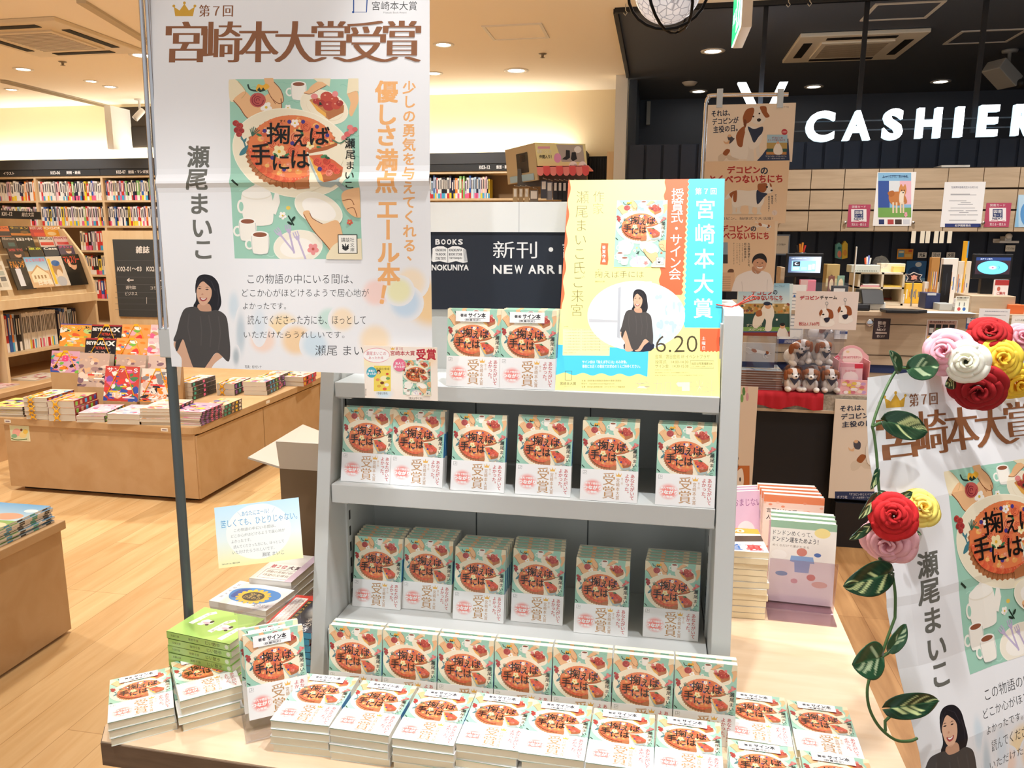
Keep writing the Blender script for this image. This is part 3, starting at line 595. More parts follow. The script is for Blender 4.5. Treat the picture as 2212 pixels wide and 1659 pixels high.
# upright tier in front of the unit
for i in range(7):
    for k in range(2):
        M = TR(-.536+.1075*i, 1.252+.0165*k, ZT+.0006, R(0), R(-6)) @ Matrix.Translation((0, h, 0))
        side = 'leftmost' if i == 0 else 'rightmost' if i == 6 else f'{ORD[i]} from the left'
        pie_book(M, f"pie-cover paperback {side} in the {'front' if k == 0 else 'rear'} upright line before grey unit", 'upright paperbacks before the unit')
# flat stacks
def flat_stack(x, y, yaw, n, where, group, jitter=1.0, seed=0):
    q = random.Random(seed)
    for k in range(n):
        top = k == n-1; j = 0 if top else jitter
        M = Matrix.Translation((x+q.uniform(-.003, .003)*j, y+q.uniform(-.004, .003)*j, ZT+.0007+k*(BT+.0016)+BT/2)) @ Matrix.Rotation(R(yaw+q.uniform(-2.5, 2.5)*j), 4, 'Z') @ Matrix.Rotation(R(-90), 4, 'X') @ Matrix.Translation((0, 0, -BH/2))
        pie_book(M, f"flat pie-cover paperback {'topmost' if top else 'lowest' if k == 0 else ORD[n-1-k]+' from top'} in {where}", group, True)
FR = 'row of flat stacks along the table front'
for i, (x, y, yaw, n) in enumerate([(-.572, 1.166, 2.0, 4), (-.460, 1.163, -.9, 4), (-.349, 1.158, -.6, 4), (-.242, 1.165, -.4, 4), (-.137, 1.162, -.5, 4), (-.029, 1.158, -.8, 4), (.079, 1.158, -2.5, 4)]):
    flat_stack(x, y, yaw, n, f"{'leftmost' if i == 0 else 'rightmost' if i == 6 else ORD[i]+' from the left'} front stack".replace('leftmost front', 'leftmost front').strip(), FR, 1, i)
flat_stack(-.906, 1.140, 36.5, 3, 'stack at left table corner', 'stacks at the left table corner', 1, 11)
flat_stack(-.812, 1.200, 40.0, 4, 'stack left of the acrylic stand', 'stacks at the left table corner', 1, 12)
flat_stack(.206, 1.306, -3.3, 2, 'stack directly right of grey unit', 'stacks right of the unit', .5, 13)
flat_stack(.316, 1.296, -2.3, 2, 'stack nearest right table edge', 'stacks right of the unit', .5, 14)
flat_stack(.196, 1.135, -1.5, 3, 'cut-off front stack nearer grey unit', 'stacks right of the unit', .5, 15)
flat_stack(.309, 1.128, -2.7, 3, 'cut-off front stack nearer right table edge', 'stacks right of the unit', .5, 16)
# ---------------- printed people and the award poster ----------------
def woman(a, Z, skirt=True):
    """half-length photo of a woman with dark bob and charcoal top; Z maps drawing units (230..660 by 640..1325)"""
    b = lambda pts, col, n=5: a.raw([Z(*p) for p in bez(pts, n)], col)
    SK, HR, TOP = '#ddb092', '#1c1a20', '#4b4745'
    b([(408, 720), (412, 680), (435, 648), (480, 640), (530, 655), (568, 700), (582, 770), (590, 850), (562, 905), (520, 900), (500, 860), (440, 880), (398, 885), (392, 860), (410, 820)], HR)
    b([(432, 850), (500, 850), (520, 890), (500, 925), (440, 920), (420, 880)], '#cfa083')
    b([(412, 740), (420, 700), (470, 690), (515, 720), (522, 780), (505, 830), (470, 860), (440, 852), (420, 810)], SK)
    b([(406, 775), (408, 700), (440, 652), (495, 648), (550, 700), (560, 790), (540, 850), (528, 800), (518, 742), (484, 706), (462, 690), (440, 702), (420, 735)], HR)
    for pts in (((470, 662), (520, 690), (548, 760)), ((455, 668), (425, 700), (412, 750)), ((560, 740), (572, 800), (566, 870))): a.raw([Z(q[0]-2, q[1]) for q in pts]+[Z(q[0]+2, q[1]) for q in pts[::-1]], '#3a363e')
    for x, y in ((436, 742), (489, 748)): a.raw([Z(x-14, y), Z(x, y-5), Z(x+14, y), Z(x, y+4)], '#2a2226')
    for x, y in ((436, 728), (490, 733)): a.raw([Z(x-16, y+2), Z(x, y-4), Z(x+16, y+2), Z(x, y)], '#3a2c2a')
    b([(455, 775), (463, 782), (456, 788), (447, 784)], '#c48f76', 3); b([(436, 803), (462, 812), (490, 806), (480, 826), (455, 832), (440, 822)], '#a8494a', 3); b([(444, 808), (462, 814), (482, 810), (470, 820), (452, 820)], '#f6efe8', 3)
    if skirt: b([(320, 1240), (640, 1240), (625, 1335), (330, 1335)], '#23283a', 3)
    b([(250, 1130), (300, 1090), (335, 1110), (360, 1210), (402, 1290), (400, 1335), (315, 1335), (305, 1240), (270, 1190)], SK); b([(575, 1180), (640, 1170), (620, 1215), (545, 1275), (498, 1335), (430, 1335), (470, 1290), (540, 1215)], SK)
    b([(335, 882), (410, 872), (440, 900), (500, 905), (555, 895), (605, 918), (632, 960), (645, 1060), (655, 1180), (640, 1265), (560, 1200), (500, 1270), (460, 1320), (400, 1318), (365, 1240), (335, 1150), (315, 1105), (270, 1120), (248, 1110), (270, 1050), (300, 940)], TOP)
    for pts in (((440, 940), (450, 1040), (445, 1150)), ((500, 930), (520, 1050), (510, 1160)), ((570, 940), (585, 1060), (570, 1180)), ((360, 920), (350, 1020), (370, 1120))): a.raw([Z(*p) for p in [(q[0]-4, q[1]) for q in pts]+[(q[0]+4, q[1]) for q in pts][::-1]], '#55504e')
    b([(268, 1118), (312, 1100), (300, 1130), (275, 1190), (262, 1170)], '#3f3b3a', 3)
PL = Plane((-.901, 1.3, 1.309)); PWID, PHGT = .5145, .728
def award_art(a, P):
    """P maps left-poster photo pixels onto the sheet"""
    z2, z3 = zoomed(300, 0, 3.318), zoomed(300, 400, 3.318)
    q = lambda x, y: P(x, y)
    a.T = q
    for x, y, r, c in ((930, 655, 62, '#fbd9a6'), (888, 610, 40, '#fdebd0'), (812, 632, 36, '#fbdcd4'), (876, 655, 40, '#cfe4f6'), (862, 628, 34, '#f4f2c4'), (612, 710, 42, '#fbe3b8'), (710, 690, 30, '#cfe9e0'), (740, 690, 32, '#fbe6c8'), (640, 735, 40, '#fad9ae'), (568, 735, 34, '#fae0d0'), (680, 745, 34, '#d7e9f4'), (810, 735, 42, '#fbe6c8')): a.halo(x, y, r, r, c, '#f3f4f6', 26, 4, .5)
    for x, y, rx, ry, c in ((505, 660, 16, 40, '#d8e6ef'), (520, 720, 14, 60, '#c9d6de'), (560, 700, 20, 50, '#e2ecf4'), (510, 770, 10, 26, '#b9c4ca')): a.halo(x, y, rx, ry, c, '#f3f4f6', 20, 3, .3)
    B = '#93603f'
    crown(a, 387, 15, 46, 30, '#d9a83a'); a.text('第７回', 420, 5, 493, 31, B, 0, 3, .03)
    xs = (352, 433, 510, 590, 668, 745, 824, 900)
    for i, ch in enumerate('宮崎本大賞受賞'): a.text(ch, xs[i], 42-i*.3, xs[i+1]+2, 132-i*.2, B, 0, 4, .040)
    a.line([(756, -40), (787, -40), (785, 21), (757, 21), (756, -40)], 2.6, '#1d4f9a'); a.ell(756, 21, 2.5, 2.5, '#1d4f9a'); a.text('宮崎本大賞', 797, -3, 895, 17, '#444444'); a.text('Miyazaki Book Award', 822, 20, 872, 25, '#999999')
    for ch, x, y in zip('瀬尾まいこ', (427, 427, 430, 436, 439), (338, 387, 440, 492, 538)): a.em(ch, x, y, 50, '#6f6f68', .022, 0, 1, 0, 3)
    O = '#f8b978'
    for ch, x, y in zip('優しさ満点エール本！', (832, 832, 833, 835, 835, 837, 838, 839, 840, 840), (196, 246, 292, 345, 393, 452, 496, 545, 592, 638)): a.em(ch, x, y, 50, O, .03, 90 if ch == 'ー' else 10 if ch == '！' else 0, 1, 0, 3)
    for i, ch in enumerate('少しの勇気を与えてくれる、'): a.em(ch, 881+i*.35+(8 if ch == '、' else 0), 187+i*31.2-(12 if ch == '、' else 0), 30, O, .02)
    K = '#26262a'
    for t, x0, y0, x1, y1 in (('この物語の中にいる間は、', 535, 592, 762, 613), ('どこか心がほどけるようで居心地が', 523, 624, 797, 641), ('よかったです。', 525, 654, 618, 668), ('読んでくださった方にも、ほっとして', 535, 681, 790, 701), ('いただけたらうれしいです。', 527, 716, 744, 730), ('瀬尾 まいこ', 681, 746, 808, 768)): a.text(t, x0, y0, x1, y1, K, -.008)
    a.text('写真：松村シナ', 529, 789, 565, 796, K)
    clip = a.clip; a.clip = None if clip is None else clip
    woman(a, lambda x, y: z3(x, y), False); a.T = lambda x, y: P(*z2(x, y))
    T0 = a.T
    # the cover picture, clipped to its own frame
    c = [T0(637, 562), T0(1560, 560), T0(1587, 1857), T0(687, 1852)]
    def TP(x, y):
        t = (y-561)/1293; s_ = (x-637)/923; l = 637+50*t; r = 1560+27*t
        return T0(l+(r-l)*s_, y)
    a.T = TP; u0, v0 = c[0][0], c[3][1]; a.clip = (min(c[0][0], c[3][0]), c[3][1], max(c[1][0], c[2][0]), c[0][1]); cover_picture(a, True); a.clip = clip
def poster_sheet(name, M, W, cuts, us, vs, mat_, parent=None):
    mb = MB(); n = len(us); f = []; P = []
    for v in vs:
        for u in us: P.append(W(u, v, 0))
    for j in range(len(vs)-1):
        for i in range(n-1): f.append((j*n+i, j*n+i+1, (j+1)*n+i+1, (j+1)*n+i))
    mb.add(P, f, '#f3f4f6', mat_)
    P2 = [W(u, v, -.0004) for v in vs for u in us]; mb.add(P2, [q[::-1] for q in f], '#f0f0f0', mat_)
    return mb
# --- left poster and its stand ---
POSTER = mat('satin_poster_paper', None, .36, spec=.5)
FV = PL.px(630, 394)[1]
cutv = [FV+d for d in (-.03, -.016, -.008, 0, .004, .009, .016, .026, .04)]
def bend(v): return -(.05*(v-FV) if v > FV else 0)+.006*math.exp(-((v-FV)/.012)**2)*(1 if v >= FV else .5)
def piecewise(x, xs, ys):
    if x <= xs[0]: return ys[0]
    for i in range(len(xs)-1):
        if x <= xs[i+1]: return ys[i]+(ys[i+1]-ys[i])*(x-xs[i])/(xs[i+1]-xs[i])
    return ys[-1]
_vx = [0]+cutv+[PHGT]; _vy = [bend(v) for v in _vx]
def WL(u, v, w): return (u, v, w+piecewise(v, _vx, _vy))
mb = poster_sheet('p', None, WL, None, [0, PWID/2, PWID], [0]+cutv+[PHGT], POSTER)
a = Art(None, 1.5e-5, (0, 0, PWID, PHGT)); award_art(a, PL.px); a.lay(mb, POSTER, 1e-5, WL, None, ((), cutv))
o = mb.build('award_poster', None, PL.M); tag(o, 'large white award poster with brown title hanging left of the grey unit', 'poster')
t = empty('poster_stand', (-.925, 1.318, ZT)); tag(t, 'chrome and grey tube stand holding the large white award poster', 'poster stand'); I = t.matrix_world.inverted()
mb = MB(); mb.tube([(-.920, 1.318, ZT+.008), (-.914, 1.318, 1.33)], .0095, 14, m=STEEL); plab(mb.build('lower_tube', t, I), 'dark grey steel tube')
for dx in (-.006, .006): mb = MB(); mb.tube([(-.916+dx, 1.306, 1.38), (-.905+dx, 1.312, 2.06)], .0042, 10, m=CHROME); plab(mb.build('upper_rod', t, I), 'thin chrome rod')
mb = MB(); mb.box((-.927, 1.303, 1.325), (-.897, 1.333, 1.382), '#c4c6c4', PLAST); plab(mb.build('collar', t, I, .002), 'light grey plastic collar')
mb = MB(); mb.tube([(-.905, 1.335, 2.055), (-.38, 1.335, 2.055)], .005, 10, m=CHROME); mb.build('top_bar', t, I)
for x in (-.80, -.48): mb = MB(); mb.box((x-.008, 1.318, 2.015), (x+.008, 1.342, 2.05), m=CHROME); mb.build('clip', t, I)
mb = MB(); mb.box((-.95, 1.25, ZT+.0003), (-.89, 1.395, ZT+.009), m=STEEL); mb.build('foot_plate', t, I)
# --- small prize card taped to the unit ---
pl = Plane((-.51, 1.285, 1.267))
def prize_card(a):
    z = zoomed(680, 640, 3.607); a.T = lambda x, y: pl.px(*z(x, y))
    a.halo(600, 600, 280, 200, '#fdf6ea', '#fbeee0', 24, 3, .3); a.halo(420, 500, 90, 90, '#fdf1c8', '#fbeee0'); a.halo(900, 470, 80, 120, '#fbe0c0', '#fbeee0'); a.halo(540, 760, 90, 60, '#d8ecf6', '#fbeee0')
    a.ell(480, 460, 104, 58, '#ec9aa0'); a.ell(480, 460, 100, 54, '#fffdfc'); a.poly([(560, 480), (592, 470), (555, 498)], '#fffdfc'); a.text('瀬尾まいこの', 400, 430, 555, 460, '#d05a68'); a.text('あったか本', 420, 468, 535, 492, '#d05a68')
    crown(a, 607, 406, 30, 20, '#efb83c'); a.text('第７回', 632, 398, 685, 420, '#c03a48'); a.text('宮崎本大賞', 590, 425, 778, 462, '#c03a48', .015); a.text('受賞', 792, 412, 942, 494, '#c22a3c', .03)
    a.rect(460, 540, 592, 740, '#f4dc62'); a.text('幸福な食卓', 475, 556, 582, 576, '#554a30'); a.ell(497, 590, 16, 18, '#3a2e28'); a.ell(497, 596, 10, 12, '#f0c8a0')
    for x, y, r, c in ((540, 640, 30, '#fbf0c0'), (525, 675, 16, '#7a4028'), (560, 690, 18, '#f5f0e0'), (570, 640, 16, '#7aa860'), (490, 650, 16, '#e89a60'), (500, 700, 16, '#e0b050'), (565, 605, 12, '#d84a38'), (545, 722, 16, '#e86a4a')): a.ell(x, y, r, r*.7, c, 0, 14)
    a.text('『幸福な食卓』', 482, 746, 570, 766, '#4a3a30'); a.ell(443, 592, 40, 42, '#4ab4c8'); a.text('家族と', 418, 572, 468, 590, '#ffffff', .03); a.text('あったか', 408, 594, 478, 612, '#ffffff', .03)
    zz = a.T; a.T = lambda x, y: zz(682+(x-637)/923*224, 495+(y-562)/1293*280); cl = a.clip; p, q = a.T(637, 562), a.T(1560, 1855); a.clip = (p[0], q[1], q[0], p[1]); cover_picture(a, True); a.clip = cl; a.T = zz
    a.ell(660, 535, 48, 50, '#ee7a98'); a.text('友人と', 628, 512, 692, 532, '#ffffff', .03); a.text('あったか', 620, 538, 700, 558, '#ffffff', .03); a.text('『掬えば手には』', 732, 784, 840, 804, '#4a3a30'); a.vtext('講談社文庫', 397, 725, 11, 11, '#5a4a40')
sheet('prize_card', pl, [(785, 746), (946, 866)], .0006, '#fbeee0', PRINT, 'small pastel prize card overlapping the poster\'s lower right corner', 'card', None, prize_card, None, 1.5e-5)
# --- yellow event poster leaning on the top shelf ---
LEAN = R(22)
pl = Plane((-.18, 1.409, SH[0][0]+.001), (1, 0, 0), (0, math.sin(LEAN), math.cos(LEAN)))
def event_art(a):
    z = zoomed(1190, 370, 3.318); a.T = lambda x, y: pl.px(*z(x, y)); RED, CYAN, OLV, W_ = '#f4693e', '#4fd0ef', '#6e6030', '#ffffff'
    wav = lambda x, y0, y1, n, d: [(x+d*(1 if k % 2 else -1)*.9+(x_ if False else 0), y0+(y1-y0)*k/n) for k in range(n+1) for x_ in (0,)]
    sh = lambda y: -(y-60)*.058     # the printed columns' drift down the photographed sheet
    # left coral strip
    L = [(138+sh(y)+8*math.sin((y-80)/30), y) for y in range(50, 992, 8)]; a.poly([(40, 50)]+L+[(40, 990)], RED)
    # coral and cyan columns right
    L = [(822+sh(y)+6*math.sin(y/16), y) for y in range(20, 890, 6)]; Rr = [(988+sh(y)+5*math.sin(y/6.5), y) for y in range(20, 890, 3)]; a.poly(L+Rr[::-1], RED)
    L = [(988+sh(y)*.55+4*math.sin(y/6.5), y) for y in range(20, 1122, 4)]; a.poly(L+[(1300, 1122), (1300, 20)], CYAN)
    # cyan panel lower left
    a.poly([(0, 1240), (700, 1275), (692, 1465)]+[(x, 1450+9*math.sin(x/21)+(x-30)*.02) for x in range(690, 0, -7)], CYAN)
    a.poly([(88, 1130), (425, 1130), (420, 1322), (84, 1320)], '#f8f3b4')
    a.text('profile', 95, 1108, 125, 1118, OLV)
    for k in range(9): a.text('一九七四年大阪府生まれ。大谷女子大学国文学科卒業。二〇〇一年', 95-k, 1132+k*20.5, 420 if k < 8 else 180, 1141+k*20.5, '#8a7c44')
    # photo in an ellipse
    u_ = [(620+350*math.cos(t)-8, 1035+250*math.sin(t)) for t in (2*math.pi*i/60 for i in range(60))]; a.poly(u_, '#eef1f6')
    e = lambda pts, col: a.poly([p for p in pts], col)
    inside = lambda x: math.sqrt(max(0, 1-((x-612)/345)**2))*246
    e([(x, 1035-inside(x)) for x in range(725, 955, 10)]+[(x, 1035+inside(x)) for x in range(950, 720, -10)], '#cfdfec')
    for k in range(30):
        q = random.Random(k); x = q.uniform(740, 930); y = 1035+q.uniform(-.8, .8)*inside(x); a.ell(x, y, q.uniform(6, 22), q.uniform(10, 40), q.choice(['#bcd3e4', '#dbe7f0', '#e8eef4']), 0, 10)
    a.poly([(482, 835), (502, 828), (494, 1200), (474, 1190)], '#b8bcc2'); a.poly([(272, 1058), (482, 1068), (482, 1084), (274, 1082)], '#c2c4c8'); a.poly([(640, 793), (660, 790), (650, 850), (636, 850)], '#c8ccd2'); a.poly([(500, 798), (722, 788), (724, 806), (500, 815)], '#cfcfd0')
    woman(a, lambda x, y: (497+(x-250)*.583, 846+(y-640)*.635), True)
    a.text('6.20', 752, 1178, 1050, 1296, '#4a3f2c', -.012, 3); a.poly([(1068, 1128), (1230, 1128), (1230, 1290)]+[(x, 1292+4*math.sin(x/4)) for x in range(1225, 1065, -4)], RED); a.vtext('土曜日', 1095, 1198, 28, 34, W_)
    a.text('会場／宮日会館 1F イベントプラザ', 748, 1314, 1140, 1342, OLV, -.01); a.text('授賞式　14:00-14:30', 748, 1354, 985, 1378, OLV, -.01); a.text('サイン会　14:30-15:30', 748, 1384, 985, 1408, OLV, -.01)
    a.line([(1000, 1358), (1168, 1360), (1166, 1412), (998, 1410), (1000, 1358)], 2, OLV); a.text('当日は写真撮影OK', 1008, 1370, 1160, 1388, OLV); a.text('ＳＮＳ投稿はご遠慮ください。', 1008, 1393, 1155, 1403, '#a09860')
    for k in range(3): a.text('会場に駐車場はございません。公共の交通機関をご利用ください。', 745, 1420+k*19, 880+k*110, 1428+k*19, '#b3a860')
    a.text('サイン会は『掬えば手には』のみ対象。', 225, 1355, 545, 1378, W_, .01); a.text('事前にお近くの書店でお求めのうえご持参ください。', 225, 1386, 640, 1410, W_, .01)
    a.line([(103, 1432), (150, 1432), (148, 1497), (103, 1497), (103, 1432)], 3, '#5a5030'); a.text('宮崎本大賞', 66, 1510, 180, 1532, '#6a5c34'); a.text('Miyazaki Book Award', 95, 1538, 150, 1543, '#9a9060')
    for k, s_ in enumerate(('主 催　宮崎県書店商業組合宮崎本大賞実行委員会', '問合せ　miyazakibookaward@gmail.com', '協 賛　株式会社宮崎南印刷　みやざきブランド推進本部')): a.text(s_, 220, 1494+k*22, 455+(50, 0, 75)[k], 1508+k*22, '#9a8c4c')
    a.text('参加無料', 585, 1495, 1172, 1612, '#c9bfa0', -.026, 3); a.text('参加無料', 587, 1497, 1170, 1609, '#fdf9d8', -.034, 3)
    a.rect(450, 686, 822, 690, '#e3cf70')
    T0 = a.T; a.T = lambda x, y: T0(471+(x-637)/923*366-(y-562)/1293*21, 208+(y-562)/1293*478+(x-637)/923*-4); cl = a.clip
    p = [a.T(637, 562), a.T(1560, 562), a.T(1560, 1855), a.T(637, 1855)]; a.clip = (p[3][0], p[3][1], p[1][0], p[0][1]); cover_picture(a, True); a.clip = cl; a.T = T0
    a.poly([(362, 514), (412, 516), (408, 560), (412, 632), (406, 673), (352, 668), (362, 600), (356, 560)], RED); a.vtext('受賞作品', 380, 546, 26, 31, W_, .02)
    a.text('すく', 334, 700, 358, 710, OLV); a.text('掬えば手には', 316, 715, 664, 762, OLV, -.012); a.text('講談社文庫', 316, 784, 386, 796, '#a39a62')
    for i, ch in enumerate('作家'): a.em(ch, 343-i*5, 180+i*88, 88, OLV, -.022)
    for i, ch in enumerate('瀬尾まいこ氏ご来宮'): a.em(ch, 227-i*5.2, 186+i*101, 98, OLV, -.018)
    for i, ch in enumerate('授賞式・サイン会'): a.em(ch, 909-i*2.9, 165+i*81.5, 92, W_, .004)
    for i, ch in enumerate('第７回'): a.em(ch, 1058+i*54, 143, 50, W_, .01)
    for i, ch in enumerate('宮崎本大賞'): a.em(ch, 1108-i*4.2, 270+i*178, 150, W_, .012, 0, 1, 0, 3)
sheet('event_poster', pl, [(1203, 846), (1555, 858), (1228, 391), (1558, 386)], .004, '#f4ee9c', mat('event_poster_print', None, .4), 'yellow and cyan signing event poster leaning on the top grey shelf', 'poster', None, event_art, None, 1.5e-5)
# ---------------- things round the near table: acrylic stands, other paperbacks, notices ----------------
def stack_book(name, M, w, h, t, cover, pages, label, group, art=None, spine=None, spine_col=None, matr=None):
    """a book lying flat: x = width with the spine on the side y=-h/2 if long... origin at the centre of its underside; spine faces -y"""
    o = empty(name, M); tag(o, label, 'book', group); m = matr or FILM
    mb = MB(); mb.box((-w/2, -h/2, 0), (w/2, h/2, .0006), cover, m); mb.box((-w/2, -h/2, t-.0006), (w/2, h/2, t), cover, m); mb.box((-w/2, -h/2, 0), (w/2, -h/2+.0008, t), spine_col or cover, m)
    if art: a = Art(lambda x, y: (x/1000-w/2, h/2-y/1000), 2e-5, (-w/2, -h/2, w/2, h/2)); art(a); a.lay(mb, m, 0, lambda u, v, k: (u, v, t+k))
    if spine: a = Art(lambda x, y: (x/1000-w/2, t-y/1000), 2e-5); spine(a); a.lay(mb, m, 0, lambda u, v, k: (u, -h/2-k, v))
    mb.build('cover', o)
    mb = MB(); mb.box((-w/2+.001, -h/2+.0008, .0006), (w/2-.001, h/2-.001, t-.0006), pages, MATTE); mb.build('page_block', o); return o
def copies(proto, Ms, labels, group):
    for M, l in zip(Ms, labels): tag(dup(proto, M), l, proto['category'], group)
# acrylic card stand: foot, back plate with ledge, upper tongue carrying the message card
YAWA, LEA = R(34.5), R(17)
t = empty('acrylic_stand', TR(-.650, 1.172, ZT, YAWA)); tag(t, 'clear acrylic easel on the table holding two signed paperbacks and a message card', 'display stand')
mb = MB(); mb.box((-.062, -.045, .0005), (.062, .05, .004), m=ACRYL); mb.build('foot', t)
mb = MB(); mb.box((-.062, -.047, .004), (.062, -.044, .018), m=ACRYL); mb.build('lip', t)
mb = MB(); mb.box((-.056, .022, .004), (.056, .0245, .235), m=ACRYL, M=Matrix.Translation((0, 0, 0)) @ Matrix.Rotation(-LEA*.9, 4, 'X')); mb.build('back_plate', t)
mb = MB(); mb.box((-.062, .015, .165), (.062, .045, .168), m=ACRYL, M=Matrix.Translation((0, .0, .04)) @ Matrix.Rotation(-LEA*.9, 4, 'X')); mb.build('ledge', t)
for k in range(2):
    M = TR(-.652, 1.176, ZT+.022, YAWA) @ Matrix.Translation((.0-.006*k, -.012+.017*k, .004*k)) @ Matrix.Rotation(-LEA, 4, 'X')
    pie_book(M, f"signed pie-cover paperback {'at the front' if k == 0 else 'second'} in the clear acrylic easel", 'signed paperbacks in the acrylic easel', True)
cU = Vector((math.cos(R(33.8)), math.sin(R(33.8)), 0)); cV = Vector((-math.sin(R(33.8))*math.sin(R(18.9)), math.cos(R(33.8))*math.sin(R(18.9)), math.cos(R(18.9))))
pl = Plane(Vector((-.713, 1.255, .953))-cU*.074, cU, cV)
def message_card(a):
    z = zoomed(180, 1050, 2.724); a.T = lambda x, y: pl.px(*z(x, y)); B, K = '#4b9fd0', '#3c3c44'
    q = lambda u, v: pl.px(*z(780+478*u+26*v, 137-60*u+337*v))
    a.T = lambda u, v: q(u, v); a.grad(-.02, -.03, 1.02, .55, '#c4e6fa', '#e6f4f2'); a.grad(-.02, .55, 1.02, 1.03, '#e6f4f2', '#fbf5b4')
    a.ell(.5, .47, .40, .48, '#f2f8f4', 0, 40)
    a.text('＼あなたにエール！／', .26, .09, .72, .18, B); a.text('苦しくても、ひとりじゃない。', .045, .21, .985, .34, B)
    for k, (s_, x0, x1) in enumerate((('この物語の中にいる間は、', .20, .71), ('どこか心がほどけるようで居心地が', .16, .82), ('よかったです。', .16, .40), ('読んでくださった方にも、ほっとして', .18, .80), ('いただけたらうれしいです。', .16, .68))): a.text(s_, x0, .38+k*.095, x1, .435+k*.095, K, -.012)
    a.text('瀬尾 まいこ', .52, .85, .79, .92, K, -.008); a.text('『掬えば手には』講談社文庫', .02, .955, .24, .98, '#444444')
zz = zoomed(180, 1050, 2.724)
sheet('message_card', pl, [zz(780, 137), zz(1258, 77), zz(1288, 402), zz(806, 474)], .0006, '#e6f4f4', PRINT, 'pale blue message card on the acrylic easel', 'card', None, message_card, None, 2e-5)
# light green paperbacks, spine to the aisle
GRN = '#a6d06a'
def green_art(a):
    for x, y, w in ((22, 30, 40), (80, 45, 44), (118, 62, 44)):
        a.poly([(x-6, y+34), (x+2, y-10), (x+14, y-22), (x+22, y-16), (x+12, y-4), (x+6, y+36)], '#f2f5ea'); a.vtext('じい散歩' if x > 100 else '宮崎本大賞' if x > 60 else '藤野千夜', x+9, y-10, 7, 9.5, '#4a5a40', 0, -1.5)
    for x, y in ((50, 50), (100, 56)): a.ell(x, y, 14, 9, '#e9ece2'); a.ell(x-4, y-5, 6, 5, '#f6f6f0'); a.ell(x+8, y-4, 4, 5, '#2a2a24'); a.ell(x, y+3, 8, 4, '#f0b8c4'); a.ell(x+6, y+9, 4, 3, '#2a2a24'); a.ell(x-8, y+10, 7, 5, '#f2f2ea')
def green_spine(a):
    a.ell(141, 7, 4.4, 4.4, '#dbe8c4'); a.text('じい散歩', 92, 3, 126, 11, '#30421e', .0); a.text('藤野千夜', 52, 4.5, 76, 9.5, '#30421e'); a.text('双葉文庫', 10, 4.5, 30, 9, '#30421e')
pg = None
for k in range(8):
    q = random.Random(k+40); M = TR(-.829+q.uniform(-.002, .002), 1.274+q.uniform(-.002, .002), ZT+.0006+k*.0149, R(-8.5+q.uniform(-1, 1)))
    pos = 'topmost' if k == 7 else 'lowest' if k == 0 else ORD[7-k]+' from top'
    l = f'light green paperback with spine outwards, {pos} in its stack'
    if pg is None: pg = stack_book('paperback_book', M, .148, .106, .0142, GRN, '#efe8d2', l, 'light green paperbacks', green_art, green_spine)
    else: copies(pg, [M], [l], 'light green paperbacks')
# white and blue paperbacks behind
def sunflower_art(a):
    a.rect(0, 0, 148, 106, '#f4f4f2'); a.blob([(20, 40), (60, 20), (120, 22), (140, 50), (110, 84), (50, 88), (24, 70)], '#3b8ed8'); a.blob([(30, 40), (55, 30), (50, 70), (30, 72)], '#2a5fb8')
    for k in range(16): t = 2*math.pi*k/16; a.ell(80+30*math.cos(t), 58+24*math.sin(t), 11, 6, '#f2c63c', math.degrees(t), 10)
    a.ell(80, 58, 26, 20, '#33301e'); a.text('空を', 66, 44, 96, 56, '#f0d070'); a.text('ひまわり', 60, 58, 100, 70, '#f0d070'); a.vtext('宮崎本大賞', 12, 20, 9, 15, '#3a5a8a'); a.text('夏の文庫', 104, 82, 142, 96, '#2a3a60')
pg = None
for k in range(6):
    q = random.Random(k+60); M = TR(-.862+q.uniform(-.002, .002), 1.470+q.uniform(-.002, .002), ZT+.0006+k*.0142, R(-9+q.uniform(-1, 1))); pos = 'topmost' if k == 5 else 'lowest' if k == 0 else ORD[5-k]+' from top'
    l = f'white and blue sunflower paperback, {pos} in stack behind green books'
    if pg is None: pg = stack_book('paperback_book', M, .148, .106, .0136, '#f2f2f0', '#efe8d2', l, 'sunflower paperbacks', sunflower_art)
    else: copies(pg, [M], [l], 'sunflower paperbacks')
# red and navy paperbacks against the unit's left side
def red_art(a):
    a.rect(0, 0, 106, 148, '#1f2c44'); a.poly([(0, 0), (50, 0), (50, 148), (0, 148)], '#d2382c'); a.rect(5, 12, 34, 136, '#f6f4f0')
    for k in range(3): a.vtext('言葉を超えるつながりがここにある', 28-9*k, 20, 6, 7, '#9a3a34')
    a.rect(38, 20, 50, 130, '#1a1a1a'); a.vtext('第十六回受賞作', 44, 30, 9, 14, '#f0d060'); a.halo(80, 60, 26, 40, '#e8eef4', '#1f2c44', 24, 4, .2); a.vtext('君の話', 84, 100, 20, 18, '#f4f4f4'); a.text('上', 62, 14, 76, 30, '#f4f4f4')
pg = None
for k in range(7):
    q = random.Random(k+80); M = TR(-.700+q.uniform(-.002, .002), 1.385+q.uniform(-.002, .002), ZT+.0006+k*.0146, R(-2+q.uniform(-1.5, 1.5))); pos = 'topmost' if k == 6 else 'lowest' if k == 0 else ORD[6-k]+' from top'
    l = f"red and navy paperback, {pos} in stack at grey unit's left"
    if pg is None: pg = stack_book('paperback_book', M, .106, .148, .0140, '#d2382c', '#e9e4d4', l, 'red and navy paperbacks', red_art, None, '#3a9cc4')
    else: copies(pg, [M], [l], 'red and navy paperbacks')
pg = None
